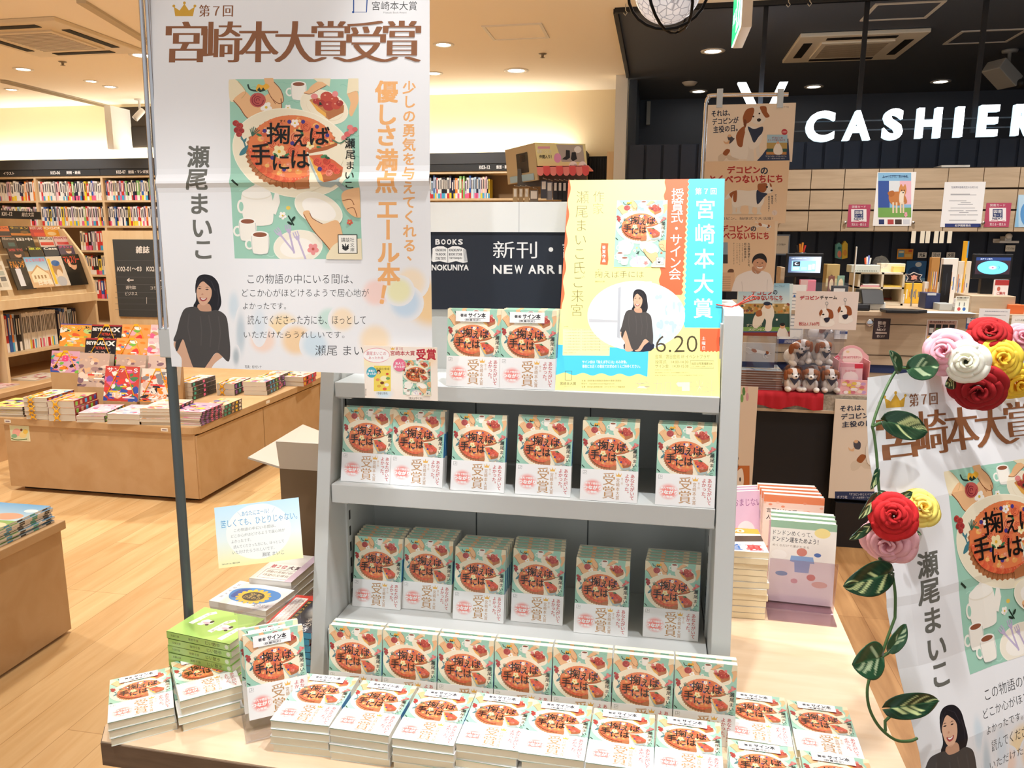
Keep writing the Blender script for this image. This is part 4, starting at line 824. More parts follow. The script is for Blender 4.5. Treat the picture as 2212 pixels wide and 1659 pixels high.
for k in range(4):
    M = TR(-.715, 1.553+.002*k, ZT+.0006+k*.0146, R(-3)); pos = ('lowest', 'third from top', 'second from top', 'topmost')[k]; l = f"dark brown patterned paperback, {pos} in rear stack"
    def brown_art(a):
        for i in range(5):
            for j in range(7): a.rect(8+i*19, 8+j*20, 20+i*19, 20+j*20, '#e4dccb' if (i+j) % 2 else '#7d3a34')
    if pg is None: pg = stack_book('paperback_book', M, .106, .148, .0140, '#4a2d28', '#e9e4d4', l, 'brown patterned paperbacks', brown_art)
    else: copies(pg, [M], [l], 'brown patterned paperbacks')
def prize2_art(a):
    a.rect(0, 0, 106, 148, '#efece6'); a.rect(8, 60, 98, 144, '#fbf9f4'); a.text('大賞', 60, 66, 94, 86, '#4a2a3a', .02); a.text('第２位', 16, 66, 56, 84, '#b83a5a', .02); a.line([(14, 92), (92, 92), (92, 138), (14, 138), (14, 92)], 1.5, '#7a6a5a'); a.text('感動の長編小説', 20, 98, 86, 110, '#5a4a40'); a.text('待望の文庫化', 20, 116, 86, 128, '#5a4a40'); a.rect(88, 0, 106, 148, '#d8c4d4')
pg = None
for k in range(5):
    M = TR(-.845, 1.596, ZT+.0006+k*.0196, R(-6+k)); pos = ('lowest', 'fourth from top', 'third from top', 'second from top', 'topmost')[k]; l = f"white thick paperback, {pos} in rear left stack"
    if pg is None: pg = stack_book('paperback_book', M, .106, .148, .019, '#efece6', '#d8d0be', l, 'white thick paperbacks', prize2_art)
    else: copies(pg, [M], [l], 'white thick paperbacks')
# tall cream card leaning in its stand behind, and the grey-brown carton on the floor beyond
t = empty('cream_notice', TR(-.70, 1.60, .76, R(25))); tag(t, 'cream board standing on the rear paperbacks beside the grey unit', 'card'); mb = MB(); mb.box((-.05, 0, 0), (.07, .003, .18), '#e9dfc0', PRINT, Matrix.Rotation(R(-6), 4, 'X')); mb.build('board', t); mb = MB(); mb.box((-.05, 0, 0), (.07, .05, .003), '#e2d6b4', PRINT); mb.build('fold_foot', t)
CARD = mat('corrugated_card', '#7b654c', .85); CARDL = mat('white_card_liner', '#d9cfc2', .8)
cx0 = atY(604, 1012, 1.74).x; cx1, cy0, cy1, cz0, ch = -.30, 1.74, 2.06, ZT+.001, atY(604, 1012, 1.74).z
t = empty('carton', ((cx0+cx1)/2, 1.9, cz0)); tag(t, 'open brown carton with pale flaps standing behind the grey unit', 'box'); I = t.matrix_world.inverted()
mb = MB()
for lo, hi in (((cx0, cy0, cz0), (cx1, cy0+.006, ch)), ((cx0, cy1-.006, cz0), (cx1, cy1, ch)), ((cx0, cy0+.006, cz0), (cx0+.006, cy1-.006, ch)), ((cx1-.006, cy0+.006, cz0), (cx1, cy1-.006, ch)), ((cx0+.006, cy0+.006, cz0), (cx1-.006, cy1-.006, cz0+.008))): mb.box(lo, hi, m=CARD)
mb.build('body', t, I)
p = [Vector((cx0, cy0, ch)), Vector((cx1, cy0, ch)), Vector((cx1-.02, cy0-.05, ch+.085)), Vector((cx0+.02, cy0-.05, ch+.085))]
def flap(p, nm):
    mb = MB(); n = (p[1]-p[0]).cross(p[2]-p[0]).normalized()*.005; mb.add([*p, *[k-n for k in p]], [(0, 1, 2, 3), (7, 6, 5, 4), (0, 4, 5, 1), (1, 5, 6, 2), (2, 6, 7, 3), (3, 7, 4, 0)], '#fff', CARDL); plab(mb.build(nm, t, I), 'pale folded-out flap')
flap(p, 'flap'); flap([Vector((cx0, cy1, ch)), Vector((cx0, cy0, ch)), Vector((cx0-.07, cy0-.03, ch+.03)), Vector((cx0-.09, cy1, ch+.03))], 'flap')
# ---- right rear of the table: cream paperbacks and a violet acrylic holder with wrapped books ----
def diet_art(a): a.rect(0, 0, 60, 148, '#f6f2ec'); a.rect(0, 0, 106, 34, '#f0a23c'); a.text('100', 20, 6, 70, 28, '#e8e0d0', .03); a.poly([(0, 60), (106, 44), (106, 80), (0, 96)], '#4a3a34'); a.rect(0, 96, 106, 148, '#f8f6f4'); a.text('裏', 58, 104, 96, 140, '#d8383c', .02); a.text('道', 10, 104, 48, 140, '#3a7ac4', .02)
def cream_art(k):
    def f(a): a.rect(0, 0, 106, 148, '#f6f0e6'); a.rect(0, 0, 106, 40, ['#efe6d2', '#e4eef2', '#f4dcd8'][k % 3])
    return f
for k in range(11):
    q = random.Random(k+90); M = TR(.222+q.uniform(-.004, .003), 1.815+q.uniform(-.003, .003), ZT+.0006+k*.0150, R(2+q.uniform(-2, 2))); pos = 'topmost' if k == 10 else 'lowest' if k == 0 else ORD[10-k]+' from top'
    stack_book('paperback_book', M, .106, .148, .0146, '#f3ead6', '#efe2c0', f'cream paperback, {pos} in tall stack right of grey unit', 'tall stack of cream paperbacks', diet_art if k == 10 else cream_art(k), None, '#efe2c0')
t = empty('acrylic_holder', TR(.362, 1.80, ZT, R(-3))); tag(t, 'violet tinted acrylic holder with wrapped books at the right rear of the table', 'display stand')
mb = MB(); mb.box((-.075, -.06, .0005), (.075, .07, .004), m=SMOKE); mb.build('foot', t)
mb = MB(); mb.box((-.075, -.004, .004), (.075, .0, .135), m=SMOKE, M=Matrix.Rotation(R(6), 4, 'X')); mb.build('front_plate', t)
mb = MB(); mb.box((-.075, .06, .004), (.075, .064, .20), m=SMOKE); mb.build('back_plate', t)
def wrapped(name, M, w, h, t_, base, art, label, group):
    o = empty(name, M); tag(o, label, 'book', group)
    mb = MB(); mb.box((-w/2, 0, 0), (w/2, .0006, h), base, FILM); mb.box((-w/2, t_-.0006, 0), (w/2, t_, h), '#eeeeea', FILM); mb.box((-w/2, .0006, 0), (-w/2+.0006, t_-.0006, h), base, FILM)
    a = Art(lambda x, y: (x/1000-w/2, h-y/1000), 2e-5, (-w/2, 0, w/2, h)); art(a); a.lay(mb, FILM, 0, lambda u, v, k: (u, -k, v)); mb.build('cover', o)
    mb = MB(); mb.box((-w/2+.0008, .0006, .001), (w/2-.001, t_-.0006, h-.001), '#f0e8d4', MATTE); mb.build('page_block', o); return o
def luck_art(a):
    a.rect(0, 0, 150, 200, '#f7f3ea'); a.rect(0, 0, 150, 18, '#9cc2a4'); a.text('ドンドンめくって、', 6, 24, 96, 36, '#3a3a44'); a.text('ドンドン運をためよう！', 6, 40, 110, 52, '#3a3a44', .01); a.ell(118, 24, 18, 12, '#f6e49a'); a.text('めくるだけで運がたまる', 6, 58, 90, 64, '#8a7a6a')
    a.ell(22, 84, 18, 12, '#fdfbf4'); a.poly([(50, 84), (100, 84), (104, 100), (94, 100), (92, 124), (60, 124), (58, 100), (48, 98)], '#8fb0dc'); a.ell(74, 74, 12, 10, '#d88a7a'); a.ell(110, 78, 8, 5, '#5a7ab8'); a.ell(30, 130, 14, 6, '#6a9ac8'); a.ell(98, 134, 10, 8, '#d86a6a'); a.ell(60, 146, 8, 6, '#e0a0a8'); a.ell(118, 150, 18, 8, '#e8b8a8')
def word_art(a):
    a.rect(0, 0, 150, 200, '#fbe0d4'); a.rect(0, 0, 150, 20, '#ef8a5c')
    for k in range(40): q = random.Random(k); a.ell(q.uniform(0, 150), q.uniform(0, 200), 5, 3, q.choice(['#f4b49a', '#f7c8b4', '#f09a7a']), 0, 8)
    a.rect(6, 34, 100, 70, '#fbe9e0'); a.text('言葉ひとつで', 8, 36, 84, 48, '#3a3038', .01); a.text('人生は変わる！', 8, 54, 90, 67, '#3a3038', .01)
for k in range(3): wrapped('wrapped_book', TR(.368+.004*k, 1.835+.030*k, ZT+.0045, R(-3), R(-7)), .150, .20, .024, '#f7f3ea', luck_art, f"white wrapped fortune book, {('front', 'middle', 'rear')[k]} of the group in the violet holder", 'wrapped fortune books')
for k in range(4): wrapped('wrapped_book', TR(.372-.002*k, 2.005+.024*k, ZT+.0045, R(-2+k), R(-5)), .150, .21+.0015*k, .020, '#fbe0d4', word_art, f"peach wrapped book, {ORD[k]} from the front behind the fortune books", 'peach wrapped books')
for k in range(3): wrapped('wrapped_book', TR(.27-.006*k, 2.03+.02*k, ZT+.0045, R(18), R(-10)), .11, .205, .016, ('#e9c8e4', '#f2e4f0', '#d8e4f4')[k], lambda a: (a.rect(0, 0, 110, 210, '#e4c4e0'), a.text('おまじない', 16, 20, 94, 40, '#8a4a8a'), a.ell(50, 110, 26, 30, '#f4ecf4')), f"lilac wrapped book, {ORD[k]} from the front left of the peach books", 'lilac wrapped books')
# ---------------- left side: magazine island, side rack, wall bookcases ----------------
PAL = ['#e2413a', '#f28c2e', '#f6d040', '#4aa8d8', '#3a56b0', '#e86aa0', '#7cc24a', '#f4f2ee', '#2a2a32', '#9a5ab4', '#f7b7c8', '#c9a27a', '#39b0a0']
def busy(seed, base, title=None, tcol='#ffffff', n=46, pal=None, sub=None):
    """a crowded magazine cover, in units of 0..100 by 0..140"""
    def f(a):
        q = random.Random(seed); p = pal or PAL; a.rect(0, 0, 100, 140, base)
        for k in range(n):
            x, y, r = q.uniform(-5, 105), q.uniform(18, 142), q.uniform(4, 17); t0 = q.uniform(0, 360); c = q.choice(p); m = q.random()
            if m < .45: a.blob([(x+r*q.uniform(.4, 1.3)*math.cos(R(t0+d)), y+r*q.uniform(.4, 1.3)*math.sin(R(t0+d))) for d in range(0, 360, 60)], c, 3)
            elif m < .75: a.ell(x, y, r, r*q.uniform(.3, .8), c, t0, 12)
            else: a.poly([(x, y), (x+r*1.6*math.cos(R(t0)), y+r*1.6*math.sin(R(t0))), (x+r*.7*math.cos(R(t0+50)), y+r*.7*math.sin(R(t0+50)))], c)
        for k in range(5): y = q.uniform(60, 132); x = q.uniform(2, 60); a.rect(x, y, x+q.uniform(14, 36), y+q.uniform(3, 7), q.choice(['#ffffff', '#f6d040', '#e2413a']))
        if title: a.text(title, 6, 5, 94, 24, '#222222' if tcol == '#ffffff' else '#ffffff', .02); a.text(title, 7, 5.5, 93, 23.5, tcol, .02)
        if sub: a.text(sub[0], 18, 106, 82, 124, sub[1], .03)
    return f
GP = '#cfcac0'
def magazine(name, M, w, d, t, base, art, label, group, spine='#333333', strap=False, cat='magazine', pages=GP):
    """a magazine lying flat: origin at the middle of its underside, head away from the reader (+y)"""
    o = empty(name, M); tag(o, label, cat, group)
    mb = MB(); mb.box((-w/2, -d/2, t-.0008), (w/2, d/2, t), base, GLOSS); mb.box((-w/2, -d/2, 0), (w/2, d/2, .0008), '#e8e4dc', GLOSS); mb.box((w/2-.001, -d/2, 0), (w/2, d/2, t), spine, GLOSS)
    q = random.Random(hash(label) % 999 if False else len(label)*7+int(w*1e4))
    for k in range(5): y = -d/2+d*(k+.5)/5; mb.box((w/2, y-.012, t*.2), (w/2+.0006, y+.012, t*.8), q.choice(PAL), GLOSS)
    if art: a = Art(lambda x, y: ((x/100-.5)*w, (.5-y/140)*d), 8e-5, (-w/2, -d/2, w/2, d/2)); art(a); a.lay(mb, GLOSS, 0, lambda u, v, k: (u, v, t+k))
    mb.build('cover', o)
    mb = MB(); mb.box((-w/2+.0015, -d/2+.001, .0008), (w/2-.001, d/2-.001, t-.0008), pages, MATTE); mb.build('page_block', o)
    if strap:
        mb = MB(); Y = '#f2b51e'
        for x in (-w*.18,):
            for s_ in (1, -1):
                mb.tube([(x+s_*.028, d*.1, t+.004), (x+s_*.018, -d/2-.003, t+.002), (x, -d/2-.005, t/2), (x-s_*.02, -d/2-.003, -.001)], .0028, 6, Y, PLAST)
            mb.box((x-.012, -d/2-.0075, t*.36), (x+.012, -d/2-.004, t*.64), Y, PLAST)
        mb.build('strap', o)['label'] = 'yellow elastic strap'
    return o
def px_stack(bl, br, d, n, t, where, group, base='#f2efe8', seed=0, z=.468, strap=False, title=None, tcol='#ffffff', yaw=None, gap=.001, pal=None, spine='#333333', cat='magazine'):
    p, q = atZ(*bl, z), atZ(*br, z); u = (q-p); w = u.length; ang = math.atan2(u.y, u.x) if yaw is None else R(yaw); rr = random.Random(seed)
    c = (p+q)/2+Vector((-math.sin(ang), math.cos(ang), 0))*d/2; pr = None
    for k in range(n):
        M = TR(c.x+rr.uniform(-.006, .006), c.y+rr.uniform(-.004, .006), z+.0006+k*(t+gap), ang+R(rr.uniform(-2, 2)))
        pos = 'topmost' if k == n-1 else 'lowest' if k == 0 else ORD[n-1-k]+' from top'
        l = f'magazine {pos} in {where}'
        if pr is None: pr = magazine('magazine', M, w, d, t, base, busy(seed, base, title, tcol, 40, pal), l, group, spine, strap, cat)
        else: copies(pr, [M], [l], group)
# --- island ---
IX0, IX1, IY0, IY1, IZ = -3.90, -2.604, 3.934, 7.1, .468
t = empty('magazine_island', ((IX0+IX1)/2, 5.4, 0)); tag(t, 'low tan magazine island with rounded top left of the display table', 'display island'); I = t.matrix_world.inverted()
def rounded(x0, y0, x1, y1, r, n=6):
    o = []
    for cx, cy, a0 in ((x1-r, y0+r, -90), (x1-r, y1-r, 0), (x0+r, y1-r, 90), (x0+r, y0+r, 180)): o += [(cx+r*math.cos(R(a0+90*k/n)), cy+r*math.sin(R(a0+90*k/n))) for k in range(n+1)]
    return o
mb = MB(); mb.prism(rounded(IX0-.06, IY0-.012, IX1+.012, IY1, .05), IZ-.045, IZ, 'z', m=LAMI); mb.build('top', t, I, .004)
mb = MB(); mb.box((IX0+.04, IY0+.06, .0), (IX1-.06, IY1-.05, .035), '#15120f', MATTE); plab(mb.build('plinth', t, I), 'black recessed plinth')
mb = MB(); mb.box((IX0, IY0, .03), (IX1-.012, IY1-.02, IZ-.047), m=LAMI); mb.build('front_panel', t, I)
y = IY0+.004
for k, yy in enumerate((4.72, 5.62, 6.5, IY1-.03)):
    mb = MB(); mb.box((IX1-.012, y, .03), (IX1, yy-.008, IZ-.055), m=LAMI); mb.build('side_door', t, I); y = yy
mb = MB(); mb.box((IX1-.0125, IY0+.01, .03), (IX1-.0115, IY1-.03, IZ-.05), '#2a1c10', MATTE); mb.build('shadow_gap', t, I)
for x, y in ((-3.88, IY0-.0125), (-2.82, IY0-.0125)): mb = MB(); mb.box((x, y-.0006, IZ-.032), (x+.045, y, IZ-.012), '#f2efe8', PRINT); mb.box((x+.008, y-.0008, IZ-.026), (x+.037, y-.0005, IZ-.019), '#8a7a8a', PRINT); plab(mb.build('price_tag', t, I), 'small white price tag')
mb = MB(); y = 4.74; mb.box((IX1+.0122, y, IZ-.032), (IX1+.0128, y+.05, IZ-.012), '#f2efe8', PRINT); plab(mb.build('price_tag', t, I), 'small white price tag')
pl = Plane((0, IY0-.0015, 0))
def taped(a):
    a.T = lambda x, y: pl.px(20+x/100*45, 918+y/100*36); a.rect(4, 6, 96, 94, '#dfe8c8'); a.ell(35, 45, 20, 24, '#f2b8b0'); a.ell(66, 60, 18, 18, '#f2e0a0'); a.ell(24, 66, 14, 12, '#8ac0a0'); a.ell(78, 40, 12, 14, '#f0d060'); a.curve([(10, 80), (40, 90), (86, 84)], 5, '#5a7a4a'); a.ell(58, 30, 6, 8, '#7a4a3a')
sheet('taped_card', pl, [(20, 918), (66, 954)], .001, '#f3ecd0', PRINT, 'small cartoon card taped to the front of the tan island', 'card', None, taped, None, 1e-4)
z5 = zoomed(0, 630, 5.53); z6 = zoomed(350, 780, 5.53)
px_stack(z5(-160, 1490), z5(285, 1500), .26, 5, .012, 'low bright stack at the island front left end', 'flat magazines on the island', '#f4e27a', 1)
px_stack(z5(300, 1525), z5(585, 1532), .26, 5, .026, 'tall strapped stack, island front left', 'flat magazines on the island', '#f7e9d8', 2, strap=True, spine='#7a2a2a')
px_stack(z5(590, 1548), z5(915, 1548), .26, 3, .040, 'thick strapped stack right of the tall strapped one', 'flat magazines on the island', '#f3b48a', 3, strap=True, spine='#8a2020')
px_stack(z5(925, 1560), z5(1265, 1560), .24, 3, .018, 'pink topped stack in the island front middle', 'flat magazines on the island', '#f4c8d8', 4, pal=['#f4a8c0', '#f8e0e8', '#e2708a', '#fff', '#b89ac8'])
px_stack(z5(1270, 1580), z5(1655, 1592), .26, 2, .030, 'low stack left of the grey pole, island front', 'flat magazines on the island', '#f6d0dc', 5, pal=['#f4a8c0', '#f8e0e8', '#e2708a', '#fff', '#8ab0d8'], spine='#222222')
px_stack(z5(1675, 1592), z5(2060, 1600), .27, 5, .019, 'five-high stack right behind the grey pole', 'flat magazines on the island', '#f4d8c8', 6, pal=['#f4a8c0', '#f8e0e8', '#e2708a', '#fff', '#f0b070'])
px_stack(z6(190, 750), z6(425, 795), .25, 7, .011, 'stack at the island rounded corner', 'flat magazines on the island', '#e8a8c8', 7, pal=['#3a56b0', '#e86aa0', '#f6d040', '#2a2a6a', '#f7b7c8', '#fff'], spine='#2a2a4a', yaw=2)
px_stack(z6(480, 680), z6(760, 655), .22, 3, .024, 'triple stack just behind the rounded corner stack', 'flat magazines on the island', '#f2c8a8', 8, spine='#3a3a44', yaw=2)
px_stack(z6(160, 470), z6(380, 470), .30, 4, .030, 'strapped stack behind the corner stacks', 'flat magazines on the island', '#f4e4ec', 9, strap=True, yaw=2)
px_stack(z6(640, 420), z6(880, 400), .26, 2, .040, 'strapped pair of thick volumes near the island right edge', 'flat magazines on the island', '#f6dce4', 10, strap=True, yaw=3)
px_stack(z6(1020, 435), z6(1200, 380), .26, 3, .030, 'cream-edged stack farther along the island right edge', 'flat magazines on the island', '#f4d8e0', 11, yaw=4)
px_stack(z6(1195, 360), z6(1340, 320), .26, 2, .045, 'strapped pair beyond the cream-edged stack', 'flat magazines on the island', '#f0e0e4', 12, strap=True, yaw=4)
px_stack(z6(1410, 300), z6(1700, 300), .24, 2, .035, 'white pair at the island far right end', 'flat magazines on the island', '#f6e0e8', 13, yaw=3, spine='#c84a4a')
# standing displays
RISE = []
def standing(pxs, Y, art, base, label, strap=True, thick=.03, lean=14, group='upright magazines on the island', T=None):
    (x0, y0), (x1, y1) = z5(*pxs[0]), z5(*pxs[1]); p = atY(x0, y1, Y); q = atY(x1, y1, Y); tp = atY(x0, y0, Y); w = q.x-p.x; hh = (tp.z-p.z)/math.cos(R(lean))
    M = Matrix.Translation(((p.x+q.x)/2, Y, p.z)) @ Matrix.Rotation(R(-lean), 4, 'X')
    RISE.append((p.x, q.x, Y, p.z))
    o = empty('magazine', M); tag(o, label, 'magazine', group); mb = MB(); mb.box((-w/2, 0, 0), (w/2, .001, hh), base, GLOSS); mb.box((-w/2, thick-.001, 0), (w/2, thick, hh), base, GLOSS); mb.box((-w/2, .001, 0), (-w/2+.001, thick-.001, hh), base, GLOSS)
    a = Art(lambda x, y: ((x/100-.5)*w, (1-y/140)*hh), 8e-5, (-w/2, 0, w/2, hh)); art(a); a.lay(mb, GLOSS, 0, lambda u, v, k: (u, -k, v)); mb.build('cover', o)
    mb = MB(); mb.box((-w/2+.001, .001, .001), (w/2-.001, thick-.001, hh-.001), GP, MATTE); mb.build('page_block', o)
    if strap:
        mb = MB()
        for s_ in (1, -1): mb.tube([(s_*.012, -.003, hh+.002), (s_*w*.40, -.003, hh*.18)], .0024, 6, '#f2b51e', PLAST)
        mb.box((-.016, -.006, hh-.012), (.016, -.002, hh+.003), '#f2b51e', PLAST); mb.build('strap', o)['label'] = 'yellow elastic strap'
def blade(a):
    a.rect(0, 0, 100, 140, '#17131a'); a.rect(0, 0, 100, 8, '#a83038'); a.text('BEYBLADE', 4, 17, 72, 34, '#f6f6f6', .03); a.text('X', 73, 14, 95, 38, '#f6f6f6', .03); a.text('EXTRA', 30, 44, 64, 58, '#e8503a', .02); a.text('BOOK', 66, 47, 82, 56, '#e8b0a0'); a.text('2026', 12, 68, 88, 96, '#c8b4a8', -.01)
    for k in range(24): q = random.Random(k); a.ell(q.uniform(0, 100), q.uniform(40, 140), 5, 4, q.choice(['#2c2430', '#4a2a30', '#3a3444']), 0, 8)
def monster(a): busy(31, '#f2a040', None, n=40, pal=['#8ac05a', '#f6d040', '#e2603a', '#2a2a32', '#b8dc8a', '#f4f2ee'])(a); a.rect(0, 0, 100, 6, '#4a4ab0'); a.text('ポケモンファン', 5, 10, 96, 40, '#2a3a8a', .03); a.text('ポケモンファン', 6, 11, 95, 38, '#f6d040', .02)
standing([(705, 388), (1075, 650)], 4.54, monster, '#f2a040', 'orange and green magazine upright at the rear left of the island', False)
standing([(1075, 400), (1435, 700)], 4.54, blade, '#17131a', 'black magazine with white title, rear of the black pair on the island')
standing([(1000, 562), (1370, 870)], 4.42, blade, '#17131a', 'black magazine with white title, front of the black pair on the island')
OR = ['#f28c2e', '#e2413a', '#f6d040', '#4a8ad0', '#f7b7c8', '#7cc24a', '#fff']
standing([(1440, 398), (1780, 700)], 4.54, busy(41, '#f4a860', None, n=50, pal=OR, sub=('超特集号', '#3a8ad0')), '#f4a860', 'orange magazine upright behind its twin, right of the black pair')
standing([(1372, 562), (1745, 860)], 4.42, busy(41, '#f4a860', None, n=50, pal=OR, sub=('超特集号', '#3a8ad0')), '#f4a860', 'orange magazine upright in front of its twin, right of the black pair')
PK = ['#f7b7c8', '#f4f2ee', '#f6d040', '#e86aa0', '#c9a27a', '#fbe0e8']
standing([(1782, 402), (2120, 700)], 4.54, busy(43, '#f6d0d8', None, n=40, pal=PK), '#f6d0d8', 'pink magazine upright behind its twin beside the grey pole', False)
standing([(1750, 568), (2100, 860)], 4.42, busy(43, '#f6d0d8', None, n=40, pal=PK), '#f6d0d8', 'pink magazine upright in front of its twin beside the grey pole', False)
def eight(a): busy(45, '#d8a8c8', None, n=50)(a); a.text('8', 40, 30, 60, 66, '#f04a8a', .04)
standing([(600, 712), (935, 960)], 4.40, eight, '#d8a8c8', 'colourful magazine with a pink figure eight, island left')
BG = ['#c9a27a', '#a88a8a', '#d8c0b0', '#8a6a7a', '#e0b890', '#5a4a52', '#e8d8cc']
standing([(922, 742), (1280, 1130)], 4.30, busy(47, '#c8b0a4', None, n=60, pal=BG), '#c8b0a4', 'beige comic volume upright in the middle of the island', False, .045)
standing([(1368, 760), (1722, 1100)], 4.32, busy(47, '#c8b0a4', None, n=60, pal=BG), '#c8b0a4', 'beige comic volume upright right of the black pair', False, .045)
standing([(1752, 772), (2100, 1100)], 4.32, busy(49, '#d8c0b8', None, n=60, pal=BG+['#e2706a']), '#d8c0b8', 'beige and red comic volume upright beside the grey pole', False, .045)
standing([(1232, 902), (1640, 1300)], 4.21, busy(51, '#c8483f', 'サンデーＳ', '#f6e6f0', 50, ['#3a56b0', '#e86aa0', '#f4f2ee', '#e2413a', '#4a8a5a', '#8a5ab4', '#f6d0b0'], ('コナン', '#f4f2ee')), '#c8483f', 'red comic magazine with strap upright at the island front')
standing([(1665, 932), (2060, 1310)], 4.225, busy(53, '#e8e2da', None, n=60, pal=['#2a2a32', '#f28c2e', '#f4f2ee', '#8a8a90', '#e2603a', '#d8b8a8'], sub=('ブラック', '#f28c2e')), '#e8e2da', 'black white and orange comic magazine with strap behind the grey pole')
for k, (xa, xb, Y, z) in enumerate(RISE):
    if z-IZ < .004: continue
    mb = MB(); mb.box((xa+.004, Y-.003, IZ+.0004), (xb-.004, Y+.055, z-.0004), '#c69a66', LAMI); tag(mb.build('display_riser', None), f'tan riser block on the island, {ORD[k]} of the row from the rear left', 'riser', 'riser blocks on the island')
# --- front left table with magazines ---
t = empty('magazine_table', (-2.75, 1.85, 0)); tag(t, 'tan panelled magazine table at the lower left of the aisle', 'display island'); I = t.matrix_world.inverted()
mb = MB(); mb.box((-3.3, 1.2, .43), (-2.235, 2.485, .465), m=LAMI); mb.build('top', t, I, .003); mb = MB(); mb.box((-3.28, 1.22, .012), (-2.249, 2.47, .43), m=LAMI); mb.build('body', t, I); mb = MB(); mb.box((-3.25, 1.25, 0), (-2.27, 2.44, .012), '#15120f', MATTE); mb.build('plinth', t, I)
def sky_mag(a): a.grad(0, 0, 100, 80, '#5aa8e4', '#bfe0f4'); a.rect(0, 78, 100, 140, '#8ab86a'); busy(61, '#8ab86a', None, n=0)(a) if False else None; [a.ell(x, y, r, r*.6, c) for x, y, r, c in ((30, 90, 22, '#f0e4d8'), (70, 60, 26, '#e8a890'), (80, 100, 20, '#f4d8b8'), (20, 40, 16, '#ffffff'), (55, 120, 24, '#c87860'), (88, 30, 12, '#ffffff'))]
for nm, x1, y1, n, d, w, art, wh in (('a', -2.262, 2.455, 8, .30, .235, sky_mag, 'stack with a blue sky cover on the left table'), ('b', -2.272, 2.085, 7, .28, .22, busy(63, '#e8e4e0', None, n=30), 'nearer stack on the left table')):
    pr = None
    for k in range(n):
        q = random.Random(k); M = TR(x1-w/2+q.uniform(-.006, .004), y1-d/2+q.uniform(-.004, .004), .4656+k*.0083, R(q.uniform(-1.5, 1.5))); pos = 'topmost' if k == n-1 else 'lowest' if k == 0 else ORD[n-1-k]+' from top'; l = f'magazine {pos} in {wh}'
        if pr is None: pr = magazine('magazine', M, w, d, .0075, '#bcd8ec', art, l, 'magazines on the left table', '#e8e4e0', pages='#e4e0d8')
        else: copies(pr, [M], [l], 'magazines on the left table')
# --- side rack facing the aisle, on its base counter ---
RX = -4.75
t = empty('magazine_rack', (RX-.3, 5.1, 0)); tag(t, 'birch magazine rack with tilted tiers over a base counter at far left', 'rack'); I = t.matrix_world.inverted()
yR = 5.84
mb = MB(); mb.box((RX-.6, 3.2, 0), (RX+.28, yR+.1, .44), m=LAMI); mb.build('base_cabinet', t, I); mb = MB(); mb.box((RX-.62, 3.18, .445), (RX+.30, yR+.12, .48), m=LAMI); mb.build('counter_top', t, I); mb = MB(); mb.box((RX-.6, 3.2, .44), (RX+.285, yR+.1, .446), '#2a1c10', MATTE); mb.build('shadow_gap', t, I)
mb = MB(); mb.box((RX-.55, 3.2, .48), (RX-.53, yR, 1.72), m=BIRCH); mb.build('back_panel', t, I)
for y in (4.86, yR):
    mb = MB(); mb.prism([(RX-.53, .48), (RX+.03, .48), (RX+.03, 1.16), (RX-.05, 1.40), (RX-.22, 1.62), (RX-.53, 1.62)], y-.012, y+.012, 'x', m=BIRCH, M=Matrix(((0, 1, 0, 0), (1, 0, 0, 0), (0, 0, 1, 0), (0, 0, 0, 1))) if False else None) if False else mb.prism([(RX-.53, .48), (RX+.03, .48), (RX+.03, 1.16), (RX-.05, 1.40), (RX-.22, 1.62), (RX-.53, 1.62)], y-.012, y+.012, 'y', m=BIRCH); mb.build('side_panel', t, I)
mb = MB(); mb.box((RX-.52, 3.2, 1.02), (RX+.05, yR, 1.05), m=BIRCH); mb.box((RX+.03, 3.2, 1.05), (RX+.05, yR, 1.09), m=BIRCH); mb.build('ledge', t, I); mb = MB(); mb.box((RX-.52, 3.2, .655), (RX-.05, yR, .675), m=BIRCH); mb.build('lower_shelf', t, I)
TIERS = []
for k, (dx, z0, z1) in enumerate(((-.02, 1.06, 1.30), (-.10, 1.22, 1.42), (-.17, 1.34, 1.53), (-.25, 1.44, 1.63))):
    mb = MB(); mb.add([(RX+dx-.012, 3.2, z0), (RX+dx-.012, yR-.012, z0), (RX+dx-.075, yR-.012, z1), (RX+dx-.075, 3.2, z1)], [(0, 1, 2, 3)], '#fff', BIRCH); mb.box((RX+dx-.03, 3.2, z0-.012), (RX+dx+.01, yR-.012, z0), m=BIRCH); mb.build('tier', t, I)
    TIERS.append(RX+dx)
pl = Plane((RX-.30, 3.2, 1.5), (0, 1, 0))
mb = MB(); u0 = pl.px(0, 455)[0]-.3; v1 = pl.px(45, 456)[1]; v0 = pl.px(45, 473)[1]; u1 = pl.px(88, 460)[0]; mb.box((u0, v0, -.02), (u1, v1, 0), '#33363a', MATTE); a = Art(pl.px, 3e-4); a.text('K01-12', 4, 458, 26, 466, '#f2f2f2', .02); a.text('総合文芸', 47, 459, 73, 468, '#f2f2f2', .01); a.lay(mb, MATTE); plab(mb.build('category_sign', t, I @ pl.M), 'charcoal strip with white lettering')
z4 = zoomed(0, 330, 5.53)
